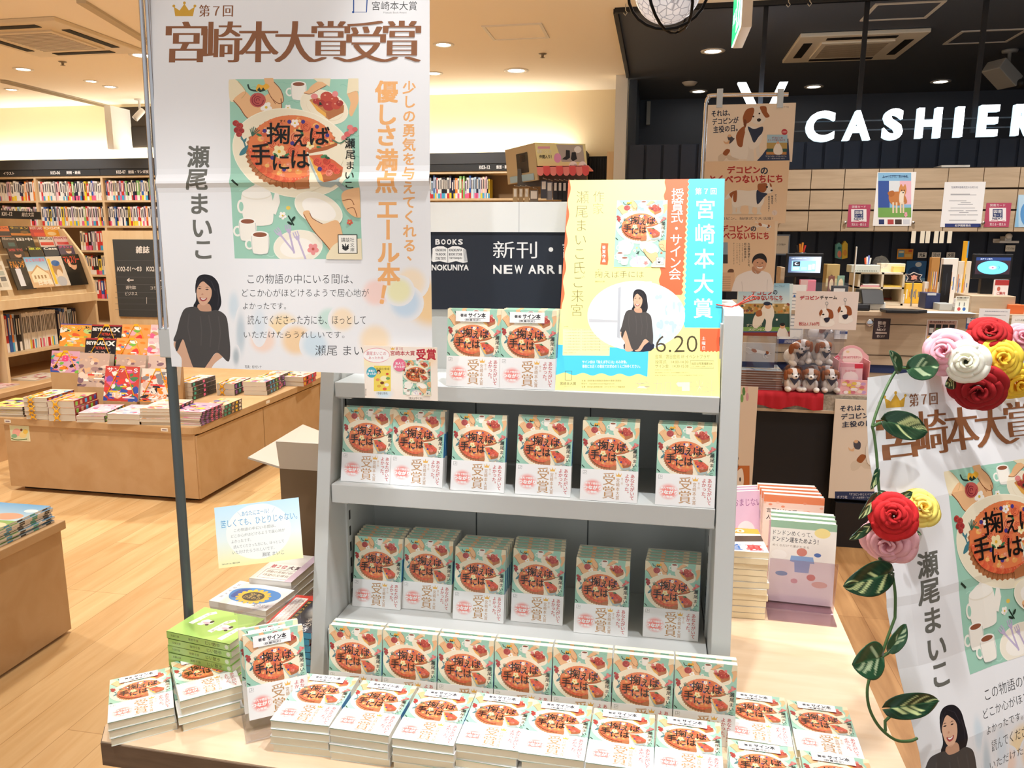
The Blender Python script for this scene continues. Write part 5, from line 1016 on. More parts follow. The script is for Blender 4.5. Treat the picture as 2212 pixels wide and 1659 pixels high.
def face_out(k, x0, y0, x1, y1, base, art, label, h=.28):
    X = TIERS[k]; pl = Plane((X+.004, 3.2, 1.0), (0, 1, 0)); p0, p1 = pl.px(*z4(x0, y1)), pl.px(*z4(x1, y1)); q = pl.px(*z4(x0, y0)); w = p1[0]-p0[0]; hh = max(q[1]-p0[1], .08)
    V = Vector((-.28, 0, .96)).normalized(); P = Plane((X+.006, 3.2+p0[0], 1.0+p0[1]), (0, 1, 0), V); mb = MB(); H = hh*1.04; mb.box((0, 0, -.008), (w, H, 0), base, GLOSS)
    a = Art(lambda x, y: (x/100*w, H-y/140*H), 2e-4, (0, 0, w, H)); art(a); a.lay(mb, GLOSS); tag(mb.build('magazine', None, P.M), label, 'magazine', 'face-out magazines on the side rack')
def cov(base, bits, title=None, tc='#ffffff', seed=0, fig=None):
    def f(a):
        a.rect(0, 0, 100, 140, base)
        for s_, x, y, rx, ry, c in bits: (a.ell(x, y, rx, ry, c) if s_ == 'e' else a.rect(x-rx, y-ry, x+rx, y+ry, c))
        if title: a.text(title, 6, 8, 94, 40, tc, .02)
    return f
face_out(3, -60, 890, 135, 1000, '#e87a3a', cov('#e87a3a', [('r', 50, 100, 50, 30, '#3a2a2a')], 'アマゾンへ', '#2a1a1a'), 'orange magazine at the left end of the top rack tier')
face_out(3, 138, 885, 378, 1000, '#221a12', cov('#221a12', [('r', 50, 110, 50, 16, '#d8842a'), ('e', 70, 80, 20, 20, '#7a5a2a')], 'ラーメン', '#f0c83a'), 'black magazine with yellow title on the top rack tier')
face_out(3, 380, 880, 545, 1000, '#c8343a', cov('#c8343a', [('r', 60, 110, 40, 24, '#e8503a')], 'BODY LAND', '#f6e4e0'), 'red magazine on the top rack tier')
face_out(3, 548, 880, 750, 1000, '#f0aa2a', cov('#f0aa2a', [('e', 40, 100, 26, 26, '#f6dca0')], 'OGGI', '#ffffff'), 'amber magazine at the right end of the top rack tier')
face_out(2, 50, 1002, 218, 1140, '#3a3432', cov('#3a3432', [('r', 60, 96, 24, 24, '#4a6a6a')], 'Afternoon', '#c8b8a8'), 'dark grey magazine at the left of the second rack tier')
face_out(2, 232, 1005, 440, 1170, '#15161a', cov('#15161a', [('e', 60, 120, 20, 20, '#d8b090'), ('r', 82, 120, 12, 12, '#e8d070')], '田中', '#f2f2f2'), 'black magazine with white title on the second rack tier')
face_out(2, 490, 1010, 660, 1125, '#e8e2dc', cov('#e8e2dc', [('r', 50, 96, 46, 22, '#e2483a')], 'BRUTUS', '#1a1a1a'), 'white magazine with red bar on the second rack tier')
face_out(2, 670, 1010, 850, 1115, '#e6c4c8', cov('#e6c4c8', [('r', 56, 100, 44, 20, '#d8444a')], 'POPEYE', '#b83a4a'), 'pale pink magazine at the right of the second rack tier')
face_out(1, 125, 1140, 310, 1270, '#3a2a28', cov('#3a2a28', [('e', 56, 90, 22, 34, '#d0a080'), ('e', 56, 66, 24, 20, '#1a1414')], '週刊', '#b84a4a'), 'dark brown portrait magazine on the third rack tier')
face_out(1, 365, 1170, 530, 1250, '#2a2a2a', cov('#2a2a2a', [], '東京', '#d8e04a'), 'charcoal magazine with yellow title on the third rack tier')
face_out(1, 545, 1125, 720, 1245, '#2a3244', cov('#2a3244', [], 'Casa', '#f6f6f6'), 'navy magazine with script title on the third rack tier')
face_out(1, 725, 1110, 905, 1225, '#4a3a5a', cov('#4a3a5a', [('e', 60, 90, 18, 28, '#e8c4b0'), ('e', 60, 66, 22, 20, '#7a4a34')], 'グランド', '#e84a9a'), 'purple portrait magazine at the right of the third rack tier')
face_out(0, 215, 1272, 440, 1640, '#2c2422', cov('#2c2422', [('r', 36, 84, 14, 40, '#d8dce8'), ('e', 36, 36, 9, 9, '#d8a890'), ('e', 36, 28, 10, 8, '#3a2420')], 'ドルレンダー', '#e8a03a'), 'dark fashion magazine at the left of the lowest rack tier')
def house(a): a.grad(0, 0, 100, 70, '#6aaee0', '#d0e4f0'); a.rect(0, 64, 100, 140, '#d8b890'); a.poly([(6, 78), (50, 36), (94, 78)], '#c8a070'); a.poly([(10, 80), (50, 46), (90, 80), (90, 116), (10, 116)], '#f0e0c0'); a.text('おとなの週末', 6, 6, 94, 22, '#e86a8a', .01); a.text('日本橋', 30, 104, 96, 130, '#f6f0e0', .03); [a.rect(20+k*16, 84, 28+k*16, 100, '#a88a60') for k in range(4)]
face_out(0, 402, 1248, 655, 1615, '#d8b890', house, 'travel magazine with a house under blue sky on the lowest rack tier')
face_out(0, 660, 1240, 848, 1595, '#d8d0c4', cov('#d8d0c4', [('e', 50, 60, 30, 36, '#b08a60'), ('e', 54, 88, 18, 26, '#e8d8c0'), ('r', 14, 70, 8, 60, '#f0c83a'), ('e', 50, 32, 26, 14, '#3a6ab0'), ('e', 54, 118, 30, 24, '#b8bcc4')], None), 'grey and brown animal magazine on the lowest rack tier')
face_out(0, 852, 1215, 1058, 1585, '#17140f', cov('#17140f', [('e', 50, 44, 20, 26, '#d8a888'), ('e', 56, 30, 26, 20, '#0c0a0a'), ('e', 30, 40, 8, 18, '#e8b898')], 'マンスリー', '#e8503a'), 'black portrait magazine at the right of the lowest rack tier')
face_out(0, -60, 1300, 150, 1650, '#d8d4c8', cov('#d8d4c8', [('r', 30+40*(k % 2), 30+28*(k//2), 16, 11, c) for k, c in enumerate(('#8a8a84', '#b8a890', '#4a4a4a', '#a8b0a8', '#c8b8a8', '#6a6a6a', '#989080', '#c4c0b4'))], None), 'pale grid-cover magazine at the far left of the lowest rack tier')
# spines under the ledge
def spine_book(name, x, y, z, w, h, d, col, band, label, group, axis='y', lean=0, bandh=.25):
    mb = MB(); mb.box((0, 0, 0), (w, d, h), col, GLOSS); mb.box((0, -.0008, 0), (w, 0, h*bandh), band, GLOSS); mb.box((w*.25, -.001, h*.45), (w*.75, -.0008, h*.9), '#4a4a52' if sum(lin(col)[:3]) > 1.2 else '#e8e4dc', GLOSS)
    mb.box((.001, .001, h-.002), (w-.001, d, h+.0002), '#e8e0cc', MATTE)
    M = Matrix.Translation((x, y, z)) @ (Matrix.Rotation(R(90), 4, 'Z') if axis == 'x' else Matrix.Identity(4)) @ Matrix.Rotation(R(lean), 4, 'Y')
    return tag(mb.build(name, None, M), label, 'book', group)
NAMED = (('white', '#f4f2ee'), ('cream', '#efe4c8'), ('pale pink', '#f2c8d0'), ('red', '#d0393a'), ('blue', '#2f62b4'), ('navy', '#232b4a'), ('orange', '#ee8a34'), ('yellow', '#f2d83e'), ('black', '#22222a'), ('pale blue', '#b8d4ec'), ('green', '#8cc474'), ('lilac', '#cdb6dc'), ('brown', '#7a4a38'), ('grey', '#a8a8a8'))
def nth(k): return f"{k}{'th' if 10 <= k % 100 <= 20 else {1: 'st', 2: 'nd', 3: 'rd'}.get(k % 10, 'th')}"
def row(x0, x1, y, z, where, group, seed, wl=(.014, .034), hl=(.18, .235), weights=None, axis='y', d=.15, name='book'):
    q = random.Random(seed); x = x0; k = 1; tilt = 0
    while True:
        w = q.uniform(*wl)
        if x+w > x1: break
        nm, c = q.choices(NAMED, weights or (14, 5, 3, 2, 2, 2, 1.4, 1.6, 2, 2, 1, 1.4, .8, 1.2))[0]; h = q.uniform(*hl) if q.random() < .4 else (hl[0]*.4+hl[1]*.6)+q.uniform(-.006, .006)
        b = q.choice([c, c, '#f4f2ee', '#e86a9a', '#f2d83e', '#4ab0e0', '#d0393a', '#f4f2ee'])
        P = (x, y+q.uniform(0, .012), z) if axis == 'y' else (y-q.uniform(0, .012), x, z)
        spine_book(name, P[0], P[1], z+.0008, w*.97, h, d, c, b, f'{nm} spine, {nth(k)} from left {where}', group, axis)
        x += w+.0006; k += 1
row(3.3, 4.84, RX-.12, .675, 'under the side rack ledge, left bay', 'spines under the side rack ledge', 71, (.012, .03), (.25, .30), (3, 2, 3, 4, 1, 1, 4, 1, 3, 1, 1, 2, 3, 2), 'x', .2, 'magazine_back_issue')
row(4.88, 5.20, RX-.12, .675, 'under the side rack ledge, right bay', 'spines under the side rack ledge', 72, (.012, .03), (.26, .30), (3, 2, 1, 3, 2, 2, 3, 1, 4, 1, 1, 1, 2, 2), 'x', .2, 'magazine_back_issue')
row(5.20, 5.56, RX-.12, .675, 'under the side rack ledge, white run', 'spines under the side rack ledge', 73, (.014, .016), (.285, .287), (1, 0, 0, 0, 0, 0, 0, 0, 0, 0, 0, 0, 0, 0), 'x', .2, 'magazine_back_issue')
row(5.56, 5.80, RX-.12, .675, 'under the side rack ledge, right end', 'spines under the side rack ledge', 74, (.014, .03), (.27, .30), (2, 0, 0, 0, 4, 3, 0, 0, 2, 1, 0, 2, 0, 2), 'x', .2, 'magazine_back_issue')
# wide open magazines lying on the base counter
for k, (y, c) in enumerate(((4.2, '#e8d8d4'), (4.65, '#e4c8cc'), (5.1, '#efe6d8'))): magazine('magazine', TR(RX+.06, y, .4806, R(90)), .30, .22, .008, c, busy(80+k, c, None, n=20, pal=['#c87a8a', '#f4e4e0', '#9a5a6a', '#e8d8c8']), f"magazine lying on the rack's base counter, {ORD[k]} from the near end", 'magazines on the base counter', '#ddd')
# --- end panel with the section board ---
EY = 6.3; pe = Plane((0, EY, 0)); u0 = pe.px(229, 600)[0]; u1 = u0+.9
t = empty('section_board', ((u0+u1)/2, EY, 0)); tag(t, 'birch end panel with a charcoal magazine section board left of the white poster', 'sign board'); I = t.matrix_world.inverted()
mb = MB(); mb.box((u0, EY, 0), (u1, EY+.5, pe.px(240, 498)[1]), m=BIRCH); mb.build('end_panel', t, I)
def board(a):
    a.T = pe.px; L_ = '#5a5e62'; a.text('雑誌', 295, 532, 324, 547, '#f0f0f0', .02); a.text('K02-01～03', 255, 576, 307, 586, '#f0f0f0', .01); a.text('K02-04～12', 318, 576, 370, 586, '#f0f0f0', .01)
    for y in (562.5, 598, 614, 631, 643, 656, 669): a.line([(250, y), (420, y+1.5)], .8, L_)
    for x in (276,): a.line([(x, 605), (x+14, 605)], 2, '#f0f0f0'); a.line([(x+5, 601), (x, 605), (x+5, 609)], 1.6, '#f0f0f0')
    a.line([(338, 606), (352, 606)], 2, '#f0f0f0'); a.text('週刊誌', 273, 617, 295, 625, '#f0f0f0'); a.text('コミック', 326, 618, 352, 626, '#f0f0f0'); a.text('ビジネス', 272, 630, 298, 638, '#f0f0f0'); a.line([(318, 642), (318, 656)], 1, '#c8c8c8')
w0, v1 = pe.px(244, 517); w0b, v0 = pe.px(250, 683); mb = MB(); mb.box((w0, EY-.008, v0), (u1-.05, EY, v1), '#3c4043', MATTE); a = Art(None, 4e-4); board(a); a.lay(mb, MATTE, 0, lambda p, q, w: (p, EY-.008-w, q)); plab(mb.build('charcoal_board', t, I), 'charcoal board with white lettering')
# --- wall bookcases ---
BY = 8.0; ROWS = (2.235, 1.964, 1.680, 1.40, 1.12, .84, .55)
def bookcase(x0, x1, label, sign):
    t = empty('bookcase', ((x0+x1)/2, BY, 0)); tag(t, label, 'bookcase', None); I = t.matrix_world.inverted()
    mb = MB(); mb.box((x0, BY+.28, 0), (x1, BY+.298, 2.42), '#8a6f50', MATTE); mb.build('back_panel', t, I)
    for x in (x0, x1-.014): mb = MB(); mb.box((x, BY, 0), (x+.014, BY+.28, 2.235), m=BIRCH); mb.build('side_panel', t, I)
    for z in ROWS: mb = MB(); mb.box((x0+.014, BY, z-.022), (x1-.014, BY+.28, z), m=BIRCH); mb.build('shelf', t, I)
    mb = MB(); mb.box((x0, BY-.02, 2.31), (x1, BY+.28, 2.419), '#45484c', MATTE); mb.build('head_panel', t, I)
    mb = MB(); mb.box((x0+.002, BY-.012, 2.237), (x1-.002, BY+.01, 2.309), '#34373a', MATTE)
    a = Art(None, 3e-4)
    for s_, xa, xb in sign:
        if xa is not None: a.text(s_, xa, -2.29, xb, -2.255, '#f2f2f2', .02)
    for uv, fs, c, k in a.items: b = len(mb.v); mb.v += [(u, BY-.0122-k*2e-4, -v) for u, v in uv]; i = mb.mi(MATTE); [(mb.f.append(tuple(b+q for q in f)[::-1]), mb.c.append(cc), mb.m.append(i), mb.sm.append(False)) for f, cc in zip(fs, c)]
    plab(mb.build('category_sign', t, I), 'charcoal strip with white lettering')
bw = .871; X0 = -7.117-bw
pX = lambda x: atY(x, 380, BY-.02).x
bays = [('illustration', X0), ('art', X0+bw), ('drawing', X0+2*bw)]
bookcase(X0, X0+bw, 'wall bookcase at far left under the illustration sign', [('イラスト', pX(7), pX(30))])
bookcase(X0+bw, X0+2*bw, 'wall bookcase under the K03-06 art sign', [('K03-06', pX(109), pX(129)), ('美術・絵画', pX(143), pX(173))])
bookcase(X0+2*bw, X0+3*bw, 'wall bookcase under the K03-07 drawing technique sign', [('K03-07', pX(251), pX(271)), ('絵画・マンガ技法', pX(277), pX(326))])
XC = atY(957, 390, BY).x-.02-bw*.35
bookcase(XC-bw, XC, 'wall bookcase just right of the white award poster', [('ゲーム', XC-.10, XC-.02)])
bookcase(XC, atY(1266, 380, BY).x, 'wall bookcase under the K03-12 sign behind the shop sign', [('K03-12', pX(1035), pX(1058)), ('鉄道・車・ミリタリー', pX(1072), pX(1130))])
for k, (nm, x) in enumerate(bays):
    row(x+.016, x+bw-.016, BY+.03, ROWS[1], f'on the top row under the {nm} sign', f'books on the top row under the {nm} sign', 100+k)
    row(x+.016, x+bw-.016, BY+.03, ROWS[2], f'on the second row under the {nm} sign', f'books on the second row under the {nm} sign', 110+k)
for k, z in enumerate(ROWS[3:6]): row(X0+bw+.50, X0+2*bw-.016, BY+.03, z, f'on the {("third", "fourth", "fifth")[k]} row under the art sign', f'books on the {("third", "fourth", "fifth")[k]} row under the art sign', 120+k, (.016, .04), (.18, .24), (6, 3, 1, 4, 2, 2, 2, 2, 5, 1, 1, 1, 2, 2))
row(XC-.42, XC-.016, BY+.03, ROWS[1], 'on the top row just right of the award poster', 'books right of the award poster', 130, (.012, .026), (.16, .23), (6, 1, 1, 2, 4, 4, 1, 1, 4, 3, 1, 1, 1, 2))
row(XC+.016, XC+bw-.05, BY+.03, ROWS[1], 'on the top row under the K03-12 sign', 'books under the K03-12 sign', 131, (.012, .026), (.17, .24), (8, 1, 1, 3, 3, 3, 1, 1, 3, 3, 1, 1, 1, 2))
# ---------------- right side: till counter, cabinets, lit sign, banner ----------------
zR = zoomed(1560, 350, 3.393); zQ = zoomed(1560, 600, 3.318); zS = zoomed(1500, 0, 3.107)
def box_px(name, pxs, Y, depth, col, label=None, cat=None, group=None, m=None, parent=None, art=None, T=None, bev=.0, dz=3e-4):
    """an upright box whose front face covers the photo rectangle pxs at depth Y"""
    (x0, y0), (x1, y1) = pxs; a, b = atY(x0, y1, Y), atY(x1, y0, Y); mb = MB(); mm = m or PLAST
    mb.box((a.x, Y, a.z), (b.x, Y+depth, b.z), col, mm)
    if art: A = Art(T or (lambda x, y: (a.x+(b.x-a.x)*x/100, b.z-(b.z-a.z)*y/100)), dz, (a.x, a.z, b.x, b.z)); art(A); A.lay(mb, mm, 0, lambda u, v, w: (u, Y-w, v))
    o = mb.build(name, parent, parent.matrix_world.inverted() if parent else None, bev)
    if label: tag(o, label, cat, group)
    return o
RP = lambda x0, y0, x1, y1: (zR(x0, y0), zR(x1, y1))
QP = lambda x0, y0, x1, y1: (zQ(x0, y0), zQ(x1, y1))
# cabinets above the back counter
CYF = 5.6; zb, zt = 1.612, 2.02; step = atY(1827, 363, CYF).x-atY(1754.5, 364, CYF).x; s0 = atY(1827, 363, CYF).x-4*step
for k in range(7):
    x0 = s0+2*step*(k-0); x1 = x0+2*step-.004; nm = ('leftmost', 'second from left', 'third from left', 'fourth from left', 'fifth from left', 'sixth from left', 'rightmost')[k]
    t = empty('wall_cabinet', ((x0+x1)/2, 5.8, zb)); tag(t, f'ash veneer wall cabinet above the back counter, {nm}', 'cabinet', 'ash cabinets above the till'); I = t.matrix_world.inverted()
    mb = MB(); mb.box((x0, CYF+.018, zb), (x1, 5.985, zt), m=ASH); mb.build('body', t, I)
    mb = MB(); H = (zt-zb)/3
    for j in range(3):
        for i in range(2): mb.box((x0+i*step+.001, CYF, zb+j*H+(.006 if j else 0)), (x0+(i+1)*step-.004, CYF+.018, zb+(j+1)*H-.006), m=ASH)
    mb.box((x0, CYF+.012, zb), (x1, CYF+.0182, zt), '#33281f', MATTE); d = mb.build('door', t, I)
    mb = MB(); mb.lathe([(0, 0), (.007, 0), (.009, .012), (.011, .016), (.009, .02), (0, .021)], 12, m=CHROME, M=TR(x0+.022, CYF, zb+.055, 0, R(90))); plab(mb.build('knob', d), 'small metal knob')
# things stuck on the cabinets
pc = Plane((0, CYF-.002, 0))
def nextcard(a):
    a.rect(0, 0, 100, 100, '#b84a68'); a.rect(12, 20, 88, 76, '#f6f2f4'); a.text('図書カード', 16, 4, 84, 15, '#f4e0e6', .01); a.rect(28, 25, 72, 58, '#2c3a70'); a.text('図書', 32, 28, 68, 42, '#f4f4f8', .01); a.text('カード', 32, 44, 68, 56, '#f4f4f8', .01); a.text('NEXT', 26, 60, 74, 68, '#2c3a70', .02); a.curve([(20, 73), (46, 70), (54, 76), (82, 72)], 1.6, '#c84a68'); a.text('買える・使える', 14, 82, 86, 94, '#f4e0e6', .02)
def on(pxs, f): (x0, y0), (x1, y1) = pxs; return lambda a: (setattr(a, 'T', lambda x, y: pc.px(x0+(x1-x0)*x/100, y0+(y1-y0)*y/100)), f(a))[-1]
for k, q in enumerate((RP(928, 312, 1075, 478), RP(1938, 300, 2100, 478))): sheet('gift_card_sign', pc, q, .001, '#b84a68', PRINT, f"pink gift card sign on the cabinets {'left of the dog poster' if k == 0 else 'right of the white notice'}", 'sign', None, on(q, nextcard), None, 3e-4)
def shiba(a):
    a.rect(0, 0, 100, 100, '#fbfbfb'); a.rect(2, 1, 100, 84, '#8fc4ea'); a.rect(40, 16, 100, 60, '#f4c4d4'); a.rect(2, 16, 36, 74, '#3a5aa8'); a.rect(34, 16, 66, 36, '#e4ecf4'); a.rect(2, 66, 100, 84, '#7aae5a'); a.curve([(14, 10), (50, 6), (90, 9)], 1, '#2a4a7a'); a.text('もっと広がれ、君の世界。', 16, 5, 92, 11, '#2a4a7a')
    a.blob([(36, 40), (60, 36), (78, 40), (88, 56), (74, 60), (60, 62), (44, 60), (34, 52)], '#c8824a', 4); a.blob([(30, 38), (46, 34), (50, 42), (38, 46)], '#b8703a', 4); a.blob([(64, 30), (70, 22), (76, 27), (82, 22), (86, 32), (82, 42), (72, 44), (64, 38)], '#d8945a', 4); a.blob([(68, 36), (80, 36), (78, 46), (76, 58), (66, 58), (64, 46)], '#f4e8d8', 4); a.ell(72, 34, 1.4, 1.6, '#222'); a.ell(79, 34, 1.4, 1.6, '#222'); a.ell(76, 38, 2, 1.4, '#222')
    for x in (44, 54, 66, 74): a.rect(x, 56, x+5, 76, '#f0dcc0')
    flower5(a, 84, 79, 5, '#f4a8c8'); a.rect(4, 88, 20, 97, '#2c3a70'); a.rect(30, 88, 48, 97, '#b84a4a'); a.rect(52, 88, 72, 97, '#4a3a34'); a.rect(76, 88, 96, 97, '#d8dce4')
q = RP(1138, 75, 1385, 468); sheet('dog_poster', pc, q, .001, '#fbfbfb', PRINT, 'pastel poster of a brown dog by a blue door on the cabinets', 'poster', None, on(q, shiba), None, 3e-4)
def notice(a):
    a.rect(0, 0, 100, 100, '#f3f4f7'); a.text('包装資材価格改定のお知らせ', 18, 9, 92, 14, '#4a5a80')
    for y, x0, x1 in ((26, 16, 70), (28, 16, 88), (41, 12, 60), (45, 44, 72), (49, 36, 78), (57, 16, 84), (63, 10, 52), (63, 58, 90), (67, 40, 66), (72, 14, 60), (72, 62, 92), (84, 12, 88)): a.rect(x0, y, x1, y+1.1, '#8a8e9a')
    a.rect(0, 92, 100, 100, '#2a3a78'); a.text('紀伊國屋書店', 28, 93.5, 72, 98.5, '#f4f4f8', .01)
q = RP(1632, 147, 1895, 478); sheet('price_notice', pc, q, .001, '#f3f4f7', PRINT, 'white printed price notice on the cabinets above the tills', 'notice', None, on(q, notice), None, 3e-4)
q = RP(2172, 240, 2300, 478); sheet('blue_flyer', pc, q, .001, '#8fc4ea', PRINT, 'pale blue flyer on the cabinets at the far right', 'notice', None, on(q, lambda a: (a.rect(0, 0, 100, 100, '#bcdcf4'), a.ell(60, 60, 50, 40, '#5a9ad8'))), None, 3e-4)
mb = MB(); a_ = atY(2025, 357, CYF+.1); mb.box((a_.x, CYF+.02, zt+.0005), (a_.x+.17, CYF+.25, zt+.014), '#e8e6e0', PLAST); tag(mb.build('flat_box', None), 'thin white box lying on top of the ash cabinets', 'box')
# lit lettering
LY = 5.5
t = empty('cashier_sign', (2.2, LY, 2.2)); tag(t, 'glowing white cashier lettering hung on rods under the dark ceiling', 'sign'); I = t.matrix_world.inverted()
GLW = mat('lit_letter_face', '#f4fbff', .4, emit=5.0); SIDE = mat('lit_letter_side', '#c8e6f4', .4, emit=.8)
def letter3d(nm, ch, x0, y0, x1, y1, off=.034, depth=.05):
    c = bpy.data.curves.new('l', 'FONT'); c.body = ch; c.offset = off; c.extrude = .5; c.resolution_u = 4; o = bpy.data.objects.new('l', c); COL.objects.link(o); dg = bpy.context.evaluated_depsgraph_get(); dg.update(); me = bpy.data.meshes.new_from_object(o.evaluated_get(dg)); bpy.data.objects.remove(o); bpy.data.curves.remove(c)
    xs = [v.co.x for v in me.vertices]; ys = [v.co.y for v in me.vertices]; A, B = atY(*zS(x0, y1), LY), atY(*zS(x1, y0), LY)
    vs = [(A.x+(v.co.x-min(xs))/(max(xs)-min(xs))*(B.x-A.x), LY-v.co.z*depth, A.z+(v.co.y-min(ys))/(max(ys)-min(ys))*(B.z-A.z)) for v in me.vertices]
    mb = MB()
    for p in me.polygons: mb.add([vs[i] for i in p.vertices], [tuple(range(len(p.vertices)))], '#fff', GLW if abs(p.normal.z) > .9 and p.center.z > 0 else SIDE)
    bpy.data.meshes.remove(me); mb.build('letter', t, I)
for ch, *b in (('C', 740, 745, 945, 955), ('A', 990, 742, 1190, 945), ('S', 1255, 730, 1405, 943), ('H', 1480, 724, 1660, 930), ('I', 1738, 718, 1808, 922), ('E', 1895, 706, 2045, 918), ('R', 2125, 700, 2290, 912)): letter3d('letter', ch, *b)
def zy(x, y): p = atY(*zS(x, y), LY); return (p.x, p.z)
mb = MB(); mb.prism([zy(290, 558), zy(345, 557), zy(458, 800), zy(570, 555), zy(625, 553), zy(485, 860), zy(430, 862)], LY-.025, LY+.025, 'y', m=GLW); mb.build('chevron', t, I)
for x0, y0, x1, y1 in ((483, 50, 430, 680), (1165, 10, 1105, 720), (1965, 10, 1900, 780)): A, B = atY(*zS(x0, y0), LY+.03), atY(*zS(x1, y1), LY+.03); mb = MB(); mb.box((A.x-.014, LY+.03, B.z-.1), (A.x+.014, LY+.05, CEIL), '#20242c', MATTE); mb.build('rod', t, I)
for y in (818, 880): A, B = atY(*zS(760, y), LY+.03), atY(*zS(2260, y-38), LY+.03); mb = MB(); mb.box((A.x-.6, LY+.028, A.z-.004), (B.x+.4, LY+.036, A.z+.004), '#3a4048', MATTE); mb.build('rail', t, I)
# counter
t = empty('till_counter', (2.6, 4.3, 0)); tag(t, 'long ash veneer till counter with stone ledge over a black base', 'counter'); I = t.matrix_world.inverted()
CX0, CX1 = .42, 5.2
STONE = wood('speckled_stone', '#b9b0a2', '#8d8474', 0, (40, 40, 40), .5)
mb = MB(); mb.box((CX0, 4.08, 0), (CX1, 5.0, .69), '#16181d', mat('black_laminate', None, .5)); plab(mb.build('base', t, I), 'black panelled base')
mb = MB(); mb.box((CX0-.02, 4.02, .69), (CX1, 4.06, .705), m=ASH); mb.build('ledge_trim', t, I); mb = MB(); mb.box((CX0-.02, 4.03, .705), (CX1, 4.32, .785), m=STONE); plab(mb.build('stone_ledge', t, I), 'speckled grey stone ledge')
mb = MB(); mb.box((CX0+.05, 4.31, .785), (CX1, 4.34, .90), m=ASH); mb.box((CX0+.05, 4.305, .862), (CX1, 4.312, .905), '#27345c', MATTE); mb.build('kick_board', t, I)
mb = MB(); mb.box((CX0+.05, 4.30, .905), (CX1, 4.36, 1.165), m=ASH); mb.box((atY(1735, 690, 4.3).x, 4.2985, 1.118), (atY(2025, 692, 4.3).x, 4.3005, 1.122), '#3a2c20', MATTE); mb.box((CX0+.05, 4.2985, .955), (CX1, 4.3005, .959), '#3a2c20', MATTE); mb.build('front_panel', t, I)
mb = MB(); p = atY(*zQ(1055, 322), 4.3); mb.lathe([(0, 0), (.018, 0), (.02, .01), (.012, .012), (0, .012)], 16, m=CHROME, M=TR(p.x, 4.3, p.z, 0, R(90))); plab(mb.build('lock', t, I), 'round metal lock')
mb = MB(); mb.box((CX0+.04, 4.29, 1.165), (CX1, 5.0, 1.185), m=ASH); mb.build('counter_top', t, I)
t = empty('back_counter', (2.6, 5.8, 0)); tag(t, 'low back counter under the ash cabinets', 'counter'); I = t.matrix_world.inverted(); mb = MB(); mb.box((.3, 5.55, 0), (CX1, 5.98, .95), m=ASH); mb.build('body', t, I); mb = MB(); mb.box((.28, 5.53, .95), (CX1, 5.98, .98), m=ASH); mb.build('top', t, I)
PT = 1.1858
def stand_px(name, pxs, Y, depth, col, label, cat, group=None, m=None, art=None, z=PT, bev=.002):
    """as box_px, but its foot rests at height z"""
    (x0, y0), (x1, y1) = pxs; yb = y1
    for _ in range(30):
        p = atY((x0+x1)/2, yb, Y)
        yb += (p.z-z)*FPX/Y*.9
    return box_px(name, ((x0, y0), (x1, yb)), Y, depth, col, label, cat, group, m, None, art, None, bev)
def till(name, lab, x0, y0, x1, y1, Y, scr, base):
    A, B = atY(*zR(x0, y1), Y), atY(*zR(x1, y0), Y); cx = (A.x+B.x)/2; t = empty(name, (cx, Y+.06, PT)); tag(t, lab, 'till'); I = t.matrix_world.inverted()
    mb = MB(); mb.box((A.x, Y, A.z), (B.x, Y+.03, B.z), '#17181c', PLAST); mb.build('bezel', t, I, .004)
    mb = MB(); a = Art(lambda x, y: (A.x+.012+(B.x-A.x-.024)*x/100, B.z-.018-(B.z-A.z-.042)*y/100), 4e-4); scr(a); a.lay(mb, GLOW, 0, lambda u, v, w: (u, Y-w, v)); plab(mb.build('screen', t, I), 'lit customer screen')
    mb = MB(); mb.box((cx-.035, Y+.03, PT+.02), (cx+.035, Y+.07, (A.z+B.z)/2), '#121316', PLAST); mb.build('neck', t, I, .004); mb = MB(); mb.box((cx-base, Y-.04, PT), (cx+base, Y+.16, PT+.022), '#121316', PLAST); mb.build('base', t, I, .004)
def scrA(a): a.grad(0, 0, 100, 100, '#3a4a68', '#aebcd0', True); a.text('お支払い方法をお選びください。', 8, 8, 56, 15, '#dfe8f6'); a.rect(10, 26, 84, 90, '#7ab0ec'); a.rect(14, 30, 36, 60, '#26282c'); a.ell(26, 44, 7, 9, '#c8dcf0'); a.ell(28, 43, 5, 7, '#26282c'); a.rect(14, 66, 34, 82, '#9ac4f0'); a.rect(40, 64, 58, 82, '#8ec8f8'); a.rect(62, 50, 72, 82, '#c4e0b8'); a.rect(74, 44, 82, 78, '#bcd4ee')
def scrB(a): a.rect(0, 0, 100, 100, '#2a1c22'); a.rect(0, 0, 100, 18, '#20305a'); a.text('音声でご案内', 12, 5, 46, 13, '#c8d4f0'); a.ell(50, 60, 44, 40, '#5ac4f4', 0, 40); a.ell(50, 60, 12, 12, '#8a9ae0', 0, 24); a.ell(50, 60, 8, 8, '#f0a8b8', 0, 24); a.ell(50, 60, 3, 3, '#6a4a70'); a.curve([(66, 48), (70, 60), (66, 70)], 2, '#3a6aa8', 4)
till('till_display', 'till display with a pale blue screen behind the charm card', 463, 670, 746, 842, 4.50, scrA, .07)
till('till_display', 'till display with a round blue animation at the right counter', 1828, 675, 2140, 855, 4.50, scrB, .13)
